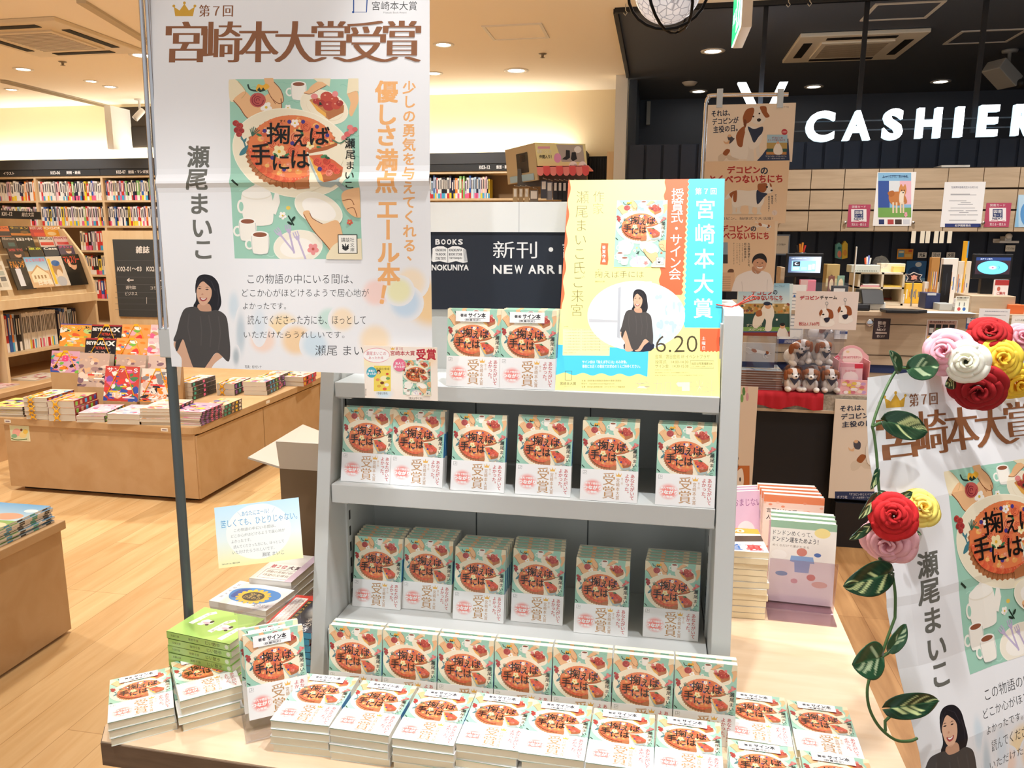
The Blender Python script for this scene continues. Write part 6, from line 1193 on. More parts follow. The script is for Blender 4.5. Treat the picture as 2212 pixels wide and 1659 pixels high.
# on the counter
C1 = 'small things on the till counter'
def cubby():
    A, B = atY(*zR(985, 1000), 4.75), atY(*zR(1345, 812), 4.75); t = empty('letter_rack', ((A.x+B.x)/2, 4.8, PT)); tag(t, 'cream two by two letter rack on the till counter', 'organiser'); I = t.matrix_world.inverted(); zt_ = B.z; mb = MB()
    for x in (A.x, (A.x+B.x)/2, B.x-.012): mb.box((x, 4.75, PT), (x+.012, 4.98, zt_), '#d8ccb4', MATTE)
    mb.build('upright', t, I); mb = MB()
    for z in (PT, (PT+zt_)/2, zt_-.01): mb.box((A.x, 4.75, z), (B.x, 4.98, z+.01), '#e4dac4', MATTE)
    mb.build('shelf', t, I); mb = MB(); mb.box((A.x, 4.97, PT), (B.x, 4.98, zt_), '#a89a80', MATTE); mb.build('back', t, I); return A, B, zt_
A, B, ztop = cubby()
for k, (x, z, w, c, nm) in enumerate(((.02, (PT+ztop)/2+.0105, .10, '#e8a0a8', 'pink'), (.03, (PT+ztop)/2+.0185, .09, '#f0f0ee', 'white'), (.145, (PT+ztop)/2+.0105, .1, '#f2d060', 'yellow'), (.02, PT+.0105, .1, '#b8c8d8', 'pale blue'), (.15, PT+.0105, .1, '#d8c8b0', 'beige'))): mb = MB(); mb.box((A.x+x, 4.76, z), (A.x+x+w, 4.93, z+.0075), c, PRINT); tag(mb.build('paper_pad', None), f'{nm} paper pad in the cream letter rack', 'paper')
stand_px('cable_tray', RP(945, 757, 1160, 812), 4.72, .12, '#dfe6dc', 'pale slotted tray on top of the letter rack', 'tray', z=ztop+.0005, art=lambda a: [a.rect(8+k*6, 70, 11+k*6, 84, '#8a9a8a') for k in range(14)])
stand_px('white_post', RP(955, 620, 985, 790), 4.70, .02, '#f0f2f0', 'slim white scanner post behind the till counter', 'post', art=lambda a: a.rect(12, 14, 88, 22, '#33373a'))
def cup_of(name, pxs, Y, col, items, label):
    (x0, y0), (x1, y1) = pxs; A, B = atY(x0, y1, Y), atY(x1, y0, Y); w = (B.x-A.x)/2; t = empty(name, ((A.x+B.x)/2, Y, A.z)); tag(t, label, 'pen pot'); H = (B.z-A.z)
    z0 = PT-A.z if A.z-PT < .25 else 0
    mb = MB(); mb.lathe([(0, z0), (w*.8, z0), (w*.85, H*.45), (w*.75, H*.45), (w*.7, z0+.01)], 16, col, PLAST); mb.build('pot', t)
    for k, c in enumerate(items): mb = MB(); x = (-.5+k/(max(1, len(items)-1)))*w*1.1; mb.tube([(x*.6, 0, H*.3), (x*1.2, .0, H*(.85+.15*((k*7) % 3)/2))], .0055, 8, c, PLAST); mb.build('pen', t)
cup_of('pen_pot', RP(1030, 685, 1100, 800), 4.80, '#33383f', ['#e2603a', '#f4f4f0', '#7a8ad0', '#e8e8e4'], 'pen pot with orange and blue pens left of the clear bag')
cup_of('pen_pot', RP(525, 590, 628, 720), 4.85, '#22252a', ['#1e2024', '#d8842a', '#e89a3a', '#d23a34'], 'pen pot with scissors and orange pens behind the left till display')
def crumple(name, pxs, Y, label, cat, m, z, seed):
    (x0, y0), (x1, y1) = pxs; A, B = atY(x0, y1, Y), atY(x1, y0, Y); q = random.Random(seed); mb = MB(); bm = bmesh.new(); bmesh.ops.create_icosphere(bm, subdivisions=3, radius=1)
    vs = [((A.x+B.x)/2+v.co.x*(B.x-A.x)/2*q.uniform(.75, 1.1), Y+.06+v.co.y*.06*q.uniform(.7, 1.1), max(z, z+(B.z-z)/2+v.co.z*(B.z-z)/2*q.uniform(.75, 1.08))) for v in bm.verts]; mb.add(vs, [tuple(v.index for v in f.verts) for f in bm.faces], '#f0f2f4', m); bm.free(); tag(mb.build(name, None), label, cat)
crumple('plastic_bag', RP(1125, 688, 1245, 760), 4.78, 'crumpled clear plastic bag on the letter rack', 'bag', BAG, ztop+.02, 3)
stand_px('tissue_box', RP(1160, 745, 1345, 812), 4.86, .09, '#f0ead0', 'cream paper carton on the letter rack', 'box', z=ztop+.0005)
stand_px('memo_box', RP(1255, 765, 1340, 815), 4.80, .05, '#f2d878', 'yellow memo block on the letter rack', 'box', z=ztop+.0005)
bk = lambda nm, r, c, l, cat, art=None, Y=5.97, d=.004: box_px(nm, RP(*r), Y, d, c, l, cat, None, PRINT, None, art)
bk('orange_leaflet', (1280, 637, 1402, 712), '#f0a83a', 'orange leaflet on the dark ribbed wall', 'leaflet', lambda a: (a.rect(6, 14, 44, 80, '#5aa0c8'), a.rect(10, 20, 40, 40, '#f4e8b0'), a.rect(50, 50, 92, 80, '#f2c86a'), a.rect(70, 8, 94, 30, '#d8603a')))
for k, (x0, x1, s_) in enumerate(((1433, 1500, '児童'), (1535, 1605, 'コミック'), (1643, 1708, '文芸'))): bk('wall_label', (x0, 662, x1, 702), '#f4f4f0', f'white label reading {("childrens books", "comics", "literature")[k]} on the ribbed wall', 'label', lambda a, s_=s_: a.text(s_, 14, 20, 86, 80, '#2a2a30', .02))
for k, x in enumerate((1382, 1447, 1487, 1548, 1590, 1647)):
    mb = MB(); p, q = atY(*zR(x, 594), 5.58), atY(*zR(x+40, 515), 5.58); mb.box((p.x, 5.58, p.z), (q.x, 5.582, zb+.001), '#f0e8d4', PRINT); tag(mb.build('paper_slip', None), f'cream paper slip hanging under the cabinets, {ORD[k]} from left', 'paper', 'paper slips under the cabinets')
bk('wall_label', (2075, 610, 2150, 655), '#f4f0e4', 'cream handwritten label beside the right till display', 'label', lambda a: (a.text('CD', 10, 30, 46, 66, '#5a5a50'), a.text('me', 54, 40, 92, 70, '#5a5a50')))
bk('wall_label', (1985, 563, 2035, 588), '#f4f4f0', 'tiny white label under the cabinets on the right', 'label')
mb = MB(); p = atY(*zR(2100, 545), 5.9); mb.ball((p.x, 5.9, p.z), .022, '#f4f4f2', PLAST); mb.box((p.x-.06, 5.88, p.z-.045), (p.x+.06, 5.985, p.z-.03), '#f0f0ee', PLAST); mb.box((p.x-.02, 5.9, p.z-.03), (p.x+.02, 5.985, p.z), '#f0f0ee', PLAST); tag(mb.build('wall_camera', None), 'small white dome fitting on the ribbed wall at right', 'camera')
bk('framed_notice', (370, 530, 500, 682), '#8aa0c0', 'blue framed white notice behind the dog banner', 'notice', lambda a: (a.rect(8, 7, 92, 93, '#fbfbf4'), a.text('防犯カメラ作動中', -10, 44, 74, 54, '#6a6a60')))
def lantern():
    t = empty('paper_carton', atY(*zR(877, 712), 5.90)); tag(t, 'yellow and pink house-shaped paper carton hung on the ribbed wall', 'carton'); I = t.matrix_world.inverted(); P = lambda x, y: (lambda p: (p.x, p.z))(atY(*zR(x, y), 5.90)); mb = MB(); mb.prism([P(836, 702), P(838, 605), P(858, 590), P(877, 608), P(876, 712)], 5.90, 5.95, 'y', '#7ac8c8', PRINT); mb.prism([P(877, 712), P(878, 606), P(900, 578), P(918, 600), P(916, 702)], 5.89, 5.94, 'y', '#f2d24a', PRINT)
    a = Art(None, 3e-4); a.T = P; a.ell(857, 675, 15, 26, '#f09a8a'); a.ell(857, 630, 12, 10, '#2a7a80'); a.ell(898, 665, 14, 22, '#e8a84a'); a.lay(mb, PRINT, 0, lambda u, v, w: (u, 5.8895-w, v)); mb.build('body', t, I)
lantern()
stand_px('milk_carton', RP(1750, 580, 1812, 727), 4.9, .07, '#f2b82a', 'tall yellow and blue carton behind the right till display', 'carton', None, PRINT, lambda a: (a.rect(0, 0, 100, 26, '#5a9ad0'), a.ell(50, 50, 36, 16, '#f8e0a0'), a.ell(50, 78, 26, 14, '#f4a0a0')), z=1.1858)
bk('blue_poster', (1340, 725, 1500, 872), '#2f6aa8', 'blue poster behind the star card at the till', 'poster', lambda a: (a.ell(60, 18, 16, 12, '#d8e8f4'), a.ell(40, 60, 30, 30, '#1f4a80'), a.rect(0, 84, 100, 100, '#7aaed8')), 5.97)
def star():
    t0 = atY(*zR(1405, 845), 4.70); pts = [zR(*p) for p in ((1342, 818), (1375, 822), (1405, 806), (1440, 820), (1468, 826), (1450, 850), (1466, 880), (1420, 872), (1390, 882), (1345, 878), (1362, 850))]; w = [(lambda p: (p.x, p.z))(atY(*p, 4.70)) for p in pts]; mb = MB(); mb.prism(w, 4.70, 4.704, 'y', '#f0e4d8', PRINT); c = (sum(p[0] for p in w)/len(w), sum(p[1] for p in w)/len(w)); mb.prism([(c[0]+(p[0]-c[0])*.88, c[1]+(p[1]-c[1])*.86) for p in w], 4.698, 4.70, 'y', '#2a2028', PRINT); mb.prism([(c[0]+(p[0]-c[0])*.4, c[1]+(p[1]-c[1])*.5) for p in w], 4.6965, 4.698, 'y', '#e8a08a', PRINT); mb.tube([(c[0], 4.705, PT), (c[0], 4.705, c[1])], .004, 8, '#8a8a84', PLAST); tag(mb.build('star_card', None), 'dark star-shaped card on a stick at the till', 'card')
star()
stand_px('file_box', RP(748, 750, 866, 900), 4.80, .1, '#c8ae74', 'kraft file box right of the left till display', 'box', art=lambda a: (a.rect(0, 36, 100, 56, '#f4ecc0'), a.ell(40, 40, 18, 14, '#7a5a44')))
for k, (r, c, l) in enumerate((((765, 835, 828, 905), '#8a5a50', 'brown picture card in front of the kraft file box'), ((830, 833, 900, 905), '#8ab0a0', 'green and white picture card in front of the kraft file box'))): stand_px('picture_card', RP(*r), 4.74-.02*k, .01, c, l, 'card', None, PRINT, lambda a: (a.ell(50, 30, 34, 20, '#f0e0c0'), a.rect(0, 60, 100, 100, '#f4ecd0')))
stand_px('wooden_riser', RP(412, 772, 462, 895), 4.62, .16, '#c8a878', 'tall narrow wooden riser left of the left till display', 'stand', m=ASH)
stand_px('pink_leaflets', RP(560, 865, 690, 945), 4.42, .04, '#e88aa0', 'pink leaflet box under the left till display', 'leaflet', None, PRINT, lambda a: (a.rect(0, 0, 48, 34, '#d8b8b8'), a.poly([(4, 60), (26, 90), (48, 60)], '#f2d040'), a.rect(52, 48, 100, 100, '#e87a98')))
stand_px('tape_stand', RP(800, 910, 925, 960), 4.44, .05, '#2a2a2c', 'black price display beside the card terminal', 'device', art=lambda a: a.rect(6, 10, 80, 90, '#e8e8e4'))
# card terminal, printer, tray
t = empty('receipt_printer', atY(*zR(1130, 1105), 4.42)); tag(t, 'black topped receipt printer with pale clear body on the counter', 'printer'); I = t.matrix_world.inverted(); A, B = atY(*zR(1075, 1105), 4.40), atY(*zR(1200, 1030), 4.40); mb = MB(); mb.box((A.x, 4.40, PT), (B.x, 4.55, B.z), '#d8dcdc', PLAST); mb.build('body', t, I, .003); C_, D = atY(*zR(1030, 1040), 4.38), atY(*zR(1200, 945), 4.38); mb = MB(); mb.prism([(4.38, C_.z), (4.56, C_.z), (4.56, D.z), (4.44, D.z)], C_.x, D.x, 'x', '#17181b', PLAST); mb.build('head', t, I, .004)
stand_px('card_terminal', RP(978, 1045, 1088, 1112), 4.33, .10, '#17181b', 'black card terminal at the counter edge', 'device', bev=.006, art=lambda a: a.rect(10, 14, 86, 56, '#2c2f36'))
mb = MB(); A, B = atZ(*zR(1200, 1108), PT), atZ(*zR(1420, 1085), PT); mb.prism([(A.x, A.y), (B.x-.06, A.y), (B.x, A.y+.05), (B.x-.05, A.y+.12), (A.x, A.y+.12)], PT+.0003, PT+.016, 'z', '#1a1a1c', PLAST); tag(mb.build('cash_tray', None, None, .003), 'flat black cash tray on the counter', 'tray')
mb = MB(); A = atZ(*zR(1400, 1105), PT); mb.box((A.x+.02, A.y, PT+.0002), (A.x+.30, A.y+.10, PT+.0015), '#bcd0e0', PRINT); tag(mb.build('counter_mat', None), 'pale blue sheet lying on the counter', 'paper')
stand_px('tool_box', RP(1485, 962, 1602, 1072), 4.55, .12, '#26305a', 'navy open box of tools on the counter', 'box', bev=.004, art=lambda a: a.rect(8, -1, 70, 14, '#c8ccd0'))
stand_px('grey_case', RP(1590, 1040, 1690, 1088), 4.45, .1, '#b8bcba', 'small grey case right of the navy box', 'box')
stand_px('register_side', RP(1590, 752, 1692, 985), 4.62, .03, '#1b1c20', 'tall black side of a register at the counter', 'device', art=lambda a: (a.rect(44, 20, 50, 70, '#3a3c42')))
for k, (r, c, l) in enumerate((((1055, 1000, 1320, 1050), '#a84a3a', 'long red box on the far side of the counter'), ((1290, 970, 1400, 1045), '#dfe6ea', 'white box of cards on the far side of the counter'), ((1335, 890, 1470, 965), '#f0c040', 'yellow picture pack in the far display'), ((1470, 880, 1590, 965), '#e8e4de', 'black and white picture pack in the far display'), ((1700, 728, 1830, 800), '#e4ddd0', 'white carton on the file shelf'), ((1590, 705, 1735, 752), '#f2f0ea', 'white paper sheaf lying on the file shelf'), ((1505, 700, 1600, 840), '#b8864a', 'kraft envelopes in the file shelf'), ((940, 880, 1020, 965), '#ecebe6', 'white price card beside the receipt printer'))): stand_px('packet', RP(*r), 4.93-.005*k, .045, c, l, 'box', None, PRINT, lambda a, k=k: [a.rect(6+9*j, 30+10*((j*k) % 3), 12+9*j, 60+8*((j+k) % 3), random.Random(j*9+k).choice(['#f4f2ee', '#d8803a', '#3a6ab0', '#f2d84e', '#7a7a80'])) for j in range(9)])
# right hand wooden stand with cards and notices
stand_px('till_riser', RP(1818, 985, 2155, 1148), 4.36, .25, '#c8a878', 'ash veneer riser carrying cards below the right till display', 'stand', m=ASH, bev=.003)
sz = atY(*zR(1985, 985), 4.36).z
for k in range(3): mb = MB(); p = atY(*zR(1742, 975), 4.40); mb.box((p.x+.004*k, 4.40, PT+.0005+.021*k), (p.x+.13, 4.50, PT+.02+.021*k), ('#d8d4d0', '#e8e4e0', '#f0eef0')[k], PRINT); tag(mb.build('leaflet_pile', None), f'bundle of white leaflets left of the right riser, {("lowest", "middle", "top")[k]}', 'leaflet', 'white leaflet bundles')
stand_px('red_white_card', RP(1990, 865, 2105, 945), 4.42, .02, '#f4ecec', 'white card with red header before the right till display', 'card', None, PRINT, lambda a: (a.rect(0, 0, 100, 34, '#b83a3a'), a.ell(30, 56, 12, 14, '#c86a5a'), a.text('ご案内', 20, 74, 80, 92, '#c83a3a', .01)), z=sz+.0005)
ps = Plane((0, 4.27, 0))
def onp(pl_, pxs, f): (x0, y0), (x1, y1) = pxs; return lambda a: (setattr(a, 'T', lambda x, y: pl_.px(x0+(x1-x0)*x/100, y0+(y1-y0)*y/100)), f(a))[-1]
stand_px('payment_card', RP(1702, 985, 1815, 1115), 4.345, .004, '#f6f2e0', 'cream card with a red and a blue dot at the counter edge', 'card', None, PRINT, lambda a: (a.text('電子書籍もお得です', 8, 5, 92, 13, '#5a4a30', .01), a.rect(8, 20, 80, 24, '#a89a70'), a.ell(30, 78, 12, 11, '#d8504a'), a.ell(68, 78, 12, 11, '#3a6ab0'), a.rect(26, 38, 34, 60, '#8a8a84'), a.rect(62, 38, 70, 60, '#8a8a84')), bev=0)
def fixed(nm, r, c, l, cat, f, Y=4.2975): q = RP(*r); box_px(nm, q, Y, .002, c, l, cat, None, PRINT, None, f)
fixed('gift_card_sticker', (1100, 1148, 1236, 1296), '#2e2428', 'dark gift card sticker on the counter front', 'sticker', lambda a: (a.rect(5, 4, 95, 96, '#3a2c30'), a.text('図書', 26, 14, 74, 30, '#e8dcd4', .01), a.text('カード', 26, 32, 74, 46, '#e8dcd4', .01), a.text('NEXT', 24, 50, 76, 60, '#e8dcd4', .02), a.rect(16, 66, 84, 74, '#c8b8b0'), a.text('使えます', 26, 80, 74, 92, '#e8dcd4', .01)))
fixed('photo_sticker', (1488, 1160, 1728, 1302), '#d8d0cc', 'photo strip flyer on the counter front above the roses', 'sticker', lambda a: (a.rect(3, 4, 97, 96, '#b8968a'), [a.rect(8+22*k, 22, 26+22*k, 76, '#1c1a1e') for k in range(4)], [a.rect(10+22*k, 40, 24+22*k, 66, c) for k, c in enumerate(('#c8c4c0', '#6a8a5a', '#a8b4bc', '#c0b4a0'))], a.text('思い出の写真をカレンダーに', 10, 5, 90, 16, '#5a2a2a', .01), a.rect(6, 84, 40, 94, '#f0c040')))
fixed('blue_card_sticker', (1785, 1125, 1868, 1222), '#2f62a8', 'blue payment card sticker on the counter front', 'sticker', lambda a: (a.rect(4, 4, 100, 60, '#f4f6fa'), a.text('QUO', 36, 8, 92, 28, '#2f62a8', .02), a.text('Pay', 36, 34, 80, 54, '#4a7ab8'), a.text('ご利用いただけます', 8, 72, 92, 88, '#e8f0fa')))
fixed('price_notice', (1868, 1078, 2112, 1240), '#f0f1f5', 'white printed price notice on the counter front at right', 'notice', notice, 4.255)
fixed('speech_bubble_card', (2112, 1125, 2260, 1240), '#f6f4ee', 'white speech bubble card at the counter right end', 'card', lambda a: (a.ell(50, 50, 54, 46, '#fbfaf6'), a.text('レジへお並びの', 20, 24, 90, 36, '#4a4a44'), a.text('お客様へご案内', 20, 50, 90, 62, '#4a4a44')), 4.25)
stand_px('orange_box', RP(2100, 1048, 2220, 1130), 4.33, .08, '#e0703a', 'orange box at the right end of the counter', 'box')
# ---- ledge goods ----
LZ = .7855
mb = MB(); A, B = atY(*zQ(180, 820), 4.03), atY(*zQ(716, 935), 4.03)
n = 24; vs = []; fs = []
for j, (dy, z) in enumerate(((.26, LZ+.004), (0.0, LZ+.004), (-.006, LZ-.02), (-.008, B.z-.0))):
    for i in range(n+1): x = A.x+(B.x-A.x)*i/n; vs.append((x, 4.02+dy-(.006*math.sin(i*1.9)+.004*math.sin(i*.7) if j > 1 else 0), z+(.01*math.sin(i*.5) if j == 3 else 0)))
for j in range(3):
    for i in range(n): k = j*(n+1)+i; fs.append((k, k+n+1, k+n+2, k+1))
mb.add(vs, fs, '#b3202a', mat('red_felt', None, .95), None, True); tag(mb.build('red_cloth', None), 'red cloth hanging over the stone ledge under the dog books', 'cloth')
def pup(a, x, y, s):
    """a running brown and white dog, seen from the side"""
    P = lambda u, v: (x+u*s, y+v*s); b = lambda pts, c: a.raw([P(*p) for p in bez(pts, 4)], c)
    b([(-40, -18), (-10, -14), (20, -6), (40, 4), (30, 16), (0, 10), (-30, 4)], '#efeeea'); b([(-40, -18), (-20, -16), (-14, 2), (-34, 4)], '#a8643a'); b([(30, -6), (48, 0), (58, 10), (46, 18), (34, 12)], '#efeeea'); b([(32, -6), (46, -2), (44, 12), (34, 12)], '#9a5428')
    for p in (((-34, 0), (-58, 6), (-66, 0)), ((-26, 4), (-48, 14), (-56, 12)), ((28, 12), (36, 34), (46, 36)), ((18, 12), (24, 36), (34, 40)), ((-40, -16), (-60, -28), (-68, -24))): a.line([P(*q) for q in p], 5*s, '#e6e4de')
    a.ell(x+56*s, y+8*s, 2.4*s, 2*s, '#222'); a.raw([P(*q) for q in ((28, 8), (40, 16), (24, 20))], '#2a3a5e')
def dog_sit(a, Z, wide=True):
    """a sitting brown and white dog with a navy scarf, in units of the banner zoom"""
    b = lambda pts, c, n=5: a.raw([Z(*p) for p in bez(pts, n)], c); W_, BR, NV = '#ece9e2', '#9c5a2c', '#27334f'
    b([(165, 1085), (160, 1050), (190, 1030), (230, 1040), (300, 1070), (235, 1075), (215, 1060), (195, 1080)], '#d8cbb8'); b([(215, 1045), (190, 1030), (215, 1000), (240, 1010)], BR)
    b([(245, 1040), (240, 960), (275, 900), (320, 850), (360, 850), (390, 880), (400, 960), (390, 1050), (340, 1070), (280, 1062)], W_); b([(280, 910), (310, 862), (345, 850), (330, 930), (320, 985), (290, 975)], BR)
    b([(350, 900), (385, 890), (395, 1000), (398, 1075), (375, 1088), (350, 1075), (362, 1010)], '#e4e0d8'); b([(405, 930), (430, 940), (440, 1030), (455, 1052), (425, 1055), (412, 1010)], '#e4e0d8'); b([(340, 860), (400, 850), (450, 880), (450, 950), (400, 1000), (360, 980)], W_)
    b([(350, 735), (400, 715), (460, 720), (480, 760), (478, 800), (450, 830), (410, 832), (365, 800)], W_); b([(330, 770), (350, 735), (390, 722), (402, 740), (388, 790), (372, 818), (335, 832), (325, 800)], BR); b([(440, 716), (480, 715), (488, 750), (505, 780), (480, 790), (462, 770), (448, 745)], BR); b([(335, 800), (350, 815), (345, 850), (330, 838)], '#7a4420')
    a.ell(*Z(396, 782), 1.4 if False else abs(Z(6, 0)[0]-Z(0, 0)[0]), abs(Z(6, 0)[0]-Z(0, 0)[0]), '#201a16', 0, 10); a.ell(*Z(436, 762), abs(Z(6, 0)[0]-Z(0, 0)[0]), abs(Z(6, 0)[0]-Z(0, 0)[0]), '#201a16', 0, 10); b([(420, 800), (436, 794), (448, 802), (438, 816), (424, 814)], '#1c1a1c', 3)
    b([(358, 850), (400, 866), (458, 850), (455, 890), (430, 920), (400, 958), (378, 910)], NV)
def dog_stand(a, Z):
    b = lambda pts, c, n=5: a.raw([Z(*p) for p in bez(pts, n)], c); W_, BR, NV = '#e9e6de', '#9c5a2c', '#27334f'
    b([(205, 1330), (240, 1290), (290, 1278), (300, 1300), (250, 1318), (215, 1340)], W_); b([(235, 1300), (290, 1278), (280, 1340), (255, 1335)], BR)
    for x, y0, y1 in ((252, 1360, 1438), (282, 1370, 1432), (362, 1370, 1438), (418, 1370, 1438)): b([(x, y0), (x+34, y0), (x+24, y1-20), (x+36, y1), (x, y1+2), (x+4, y1-20)], '#dedad0', 3)
    b([(262, 1300), (290, 1276), (360, 1280), (430, 1276), (470, 1300), (460, 1370), (420, 1392), (340, 1378), (270, 1392), (250, 1350)], W_); b([(262, 1300), (285, 1280), (282, 1350), (262, 1350)], BR)
    b([(425, 1240), (450, 1228), (500, 1230), (520, 1262), (524, 1284), (500, 1298), (460, 1300), (432, 1290)], W_); b([(425, 1240), (448, 1230), (486, 1232), (484, 1270), (468, 1290), (446, 1290), (428, 1285)], BR); b([(505, 1228), (518, 1240), (518, 1256), (508, 1250)], BR); a.ell(*Z(487, 1255), abs(Z(7, 0)[0]-Z(0, 0)[0]), abs(Z(7, 0)[0]-Z(0, 0)[0]), '#1c1612', 0, 10); a.ell(*Z(518, 1278), abs(Z(8, 0)[0]-Z(0, 0)[0]), abs(Z(6, 0)[0]-Z(0, 0)[0]), '#1c1a1c', 0, 10)
    b([(420, 1275), (445, 1290), (490, 1300), (465, 1325), (424, 1372), (415, 1320)], NV, 3)
RD = '#b5302c'
def small_book(a, Z):
    r = lambda x0, y0, x1, y1, c: a.raw([Z(x0, y0), Z(x1, y0), Z(x1, y1), Z(x0, y1)], c)
    r(488, 905, 624, 960, '#a8d0e8'); r(486, 960, 622, 1000, '#b09a5a'); r(484, 995, 618, 1022, '#2e5a52'); r(482, 1020, 616, 1040, '#b8864a'); a.raw([Z(*p) for p in bez([(530, 985), (560, 955), (590, 985), (585, 1030), (540, 1030)], 4)], '#efece4')
BANX = (1526, 1709)
def mk_banner():
    Y = 3.5; pl = Plane((0, Y, 0)); Z = lambda x, y: zS(x, y)
    t = empty('banner_stand', (atY(1528, 300, Y+.02).x, Y+.02, 0)); tag(t, 'chrome floor stand with a bent arm carrying the dog picture-book posters', 'stand'); I = t.matrix_world.inverted()
    p0 = atY(*zS(80, 690), Y+.02); p1 = atY(*zS(95, 655), Y+.02); p2 = atY(*zS(150, 640), Y+.02); p3 = atY(*zS(630, 634), Y+.02); b0 = Vector((p0.x-.012, Y+.02, 0))
    mb = MB(); mb.tube([b0+Vector((0, 0, .012)), p0], .0085, 12, m=CHROME); mb.build('pole', t, I); mb = MB(); pts = bez([tuple((p0.x, p0.z)), tuple((p1.x, p1.z)), tuple((p2.x, p2.z)), tuple((p3.x, p3.z))], 6, False); mb.tube([(x, Y+.02, z) for x, z in pts], .0085, 12, m=CHROME); mb.build('arm', t, I)
    mb = MB(); mb.lathe([(0, 0), (.14, 0), (.14, .008), (.02, .014), (0, .014)], 28, m=STEEL, M=Matrix.Translation((b0.x, b0.y, 0))); mb.build('base', t, I)
    for x in (168, 572): p = atY(*zS(x, 668), Y+.015); mb = MB(); mb.box((p.x-.012, Y-.006, p.z-.035), (p.x+.012, Y+.008, p.z+.04), '#c8cccc', mat('clip_metal', None, .3, .7)); mb.build('clip', t, I)
    def A1(a):
        a.T = lambda x, y: pl.px(*zS(x, y)); a.rect(60, 670, 680, 1100, '#efe3d2'); 
        for k, s_ in enumerate(('それは、', 'デコピンが', '主役の日。')): a.text(s_, 115+6*k, 745+52*k, (238, 295, 290)[k], 785+54*k, '#26324c', .02, 2, 0, -.08)
        T0 = a.T; a.T = lambda x, y: (x, y); dog_sit(a, T0); a.T = T0
        a.poly([(415, 1084), (455, 1040), (480, 1005), (630, 930), (640, 1090)], '#2a3a5e'); small_book(a, T0) if False else None
        a.rect(488, 905, 624, 960, '#a8d0e8'); a.text('デコピンの', 520, 918, 592, 932, RD, .01); a.text('とくべつないちにち', 494, 934, 608, 948, RD, .01); a.rect(486, 958, 622, 1000, '#b8a060'); a.rect(484, 998, 620, 1022, '#2e5a52'); a.rect(482, 1020, 618, 1038, '#c08a50'); a.blob([(530, 1000), (560, 955), (590, 1000), (585, 1035), (540, 1035)], '#efece4', 3); a.ell(560, 958, 9, 9, '#e0b090')
        a.text('「デコピンのとくべつないちにち」', 476, 1044, 616, 1054, '#f0f0f0'); a.text('文・絵本作品 刊行', 490, 1060, 606, 1068, '#d0d4e0'); a.ell(604, 886, 20, 20, '#c23a44'); a.text('２月発売', 590, 880, 618, 892, '#ffffff'); a.text('ポプラ社', 584, 712, 634, 724, '#4a4a50'); a.blob([(232, 950), (222, 920), (236, 905), (260, 925), (270, 930), (250, 955), (235, 965)], '#4a4a54', 3); a.ell(236, 912, 12, 10, '#d8b088'); a.blob([(195, 945), (215, 955), (236, 940), (230, 965), (205, 965)], '#e0b890', 3)
    def A2(a):
        a.T = lambda x, y: pl.px(*zS(x, y)); a.rect(40, 1080, 680, 1500, '#e9d0b0')
        a.text('デコピン', 222, 1116, 440, 1164, RD, .03); a.text('の', 446, 1125, 492, 1168, '#26324c', .03); a.text('とくべつないちにち', 105, 1178, 590, 1230, RD, .03, 2, 0, -.01)
        T0 = a.T; a.T = lambda x, y: (x, y); dog_stand(a, T0); a.T = T0
        a.vtext('ぜったい、', 545, 1308, 13, 13, '#26324c', .01); a.vtext('始球式を', 522, 1318, 14, 15, '#26324c', .01); a.vtext('成功させるぞ！', 500, 1322, 14, 15.5, '#26324c', .01); a.ell(538, 1428, 18, 18, '#e4d8d0'); a.curve([(526, 1420), (540, 1428), (536, 1442)], 2, '#b8a0a0', 3); a.ell(330, 1441, 120, 5, '#d6bea0'); a.text('デコピン、始球式で大活躍！', 150, 1456, 528, 1476, '#26324c')
    def A3(a):
        a.T = lambda x, y: pl.px(1500+x/4.608, 300+y/4.608); a.rect(0, 790, 800, 1700, '#e6cbaa'); a.text('デコピン', 270, 860, 556, 925, RD, .03); a.text('の', 562, 872, 612, 920, '#26324c', .03); a.text('とくべつないちにち', 170, 930, 738, 1000, RD, .03)
        T0 = a.T; Z = T0; a.T = T0; pup(a, 690, 862, 1.3)
        for k, (s_, y0, c) in enumerate((('大谷翔平選手による、', 1045, .01), ('初の絵本作品！', 1045, .01), ('本作は翔平と愛犬の物語', 1045, 0), ('始球式で投げることになった', 1045, 0), ('デコピンのある特別な一日', 1045, 0), ('楽しくてあたたかい絵本です', 1040, 0))): a.vtext(s_, (542, 506, 478, 450, 424, 392)[k], y0, (24, 24, 14, 14, 14, 14)[k], (26, 26, 17, 17, 17, 17)[k], '#2e2a30', c)
        a.rect(285, 1030, 332, 1240, '#8aa4b8'); a.rect(285, 1150, 332, 1240, '#3a3a3c'); a.blob([(330, 1320), (350, 1296), (388, 1300), (390, 1330), (360, 1348), (335, 1340)], '#6a4a38', 4); a.rect(180, 1330, 400, 1660, '#dcb896')
        for k in range(12): a.rect(195, 1372+k*22, 360, 1377+k*22, '#a8896a')
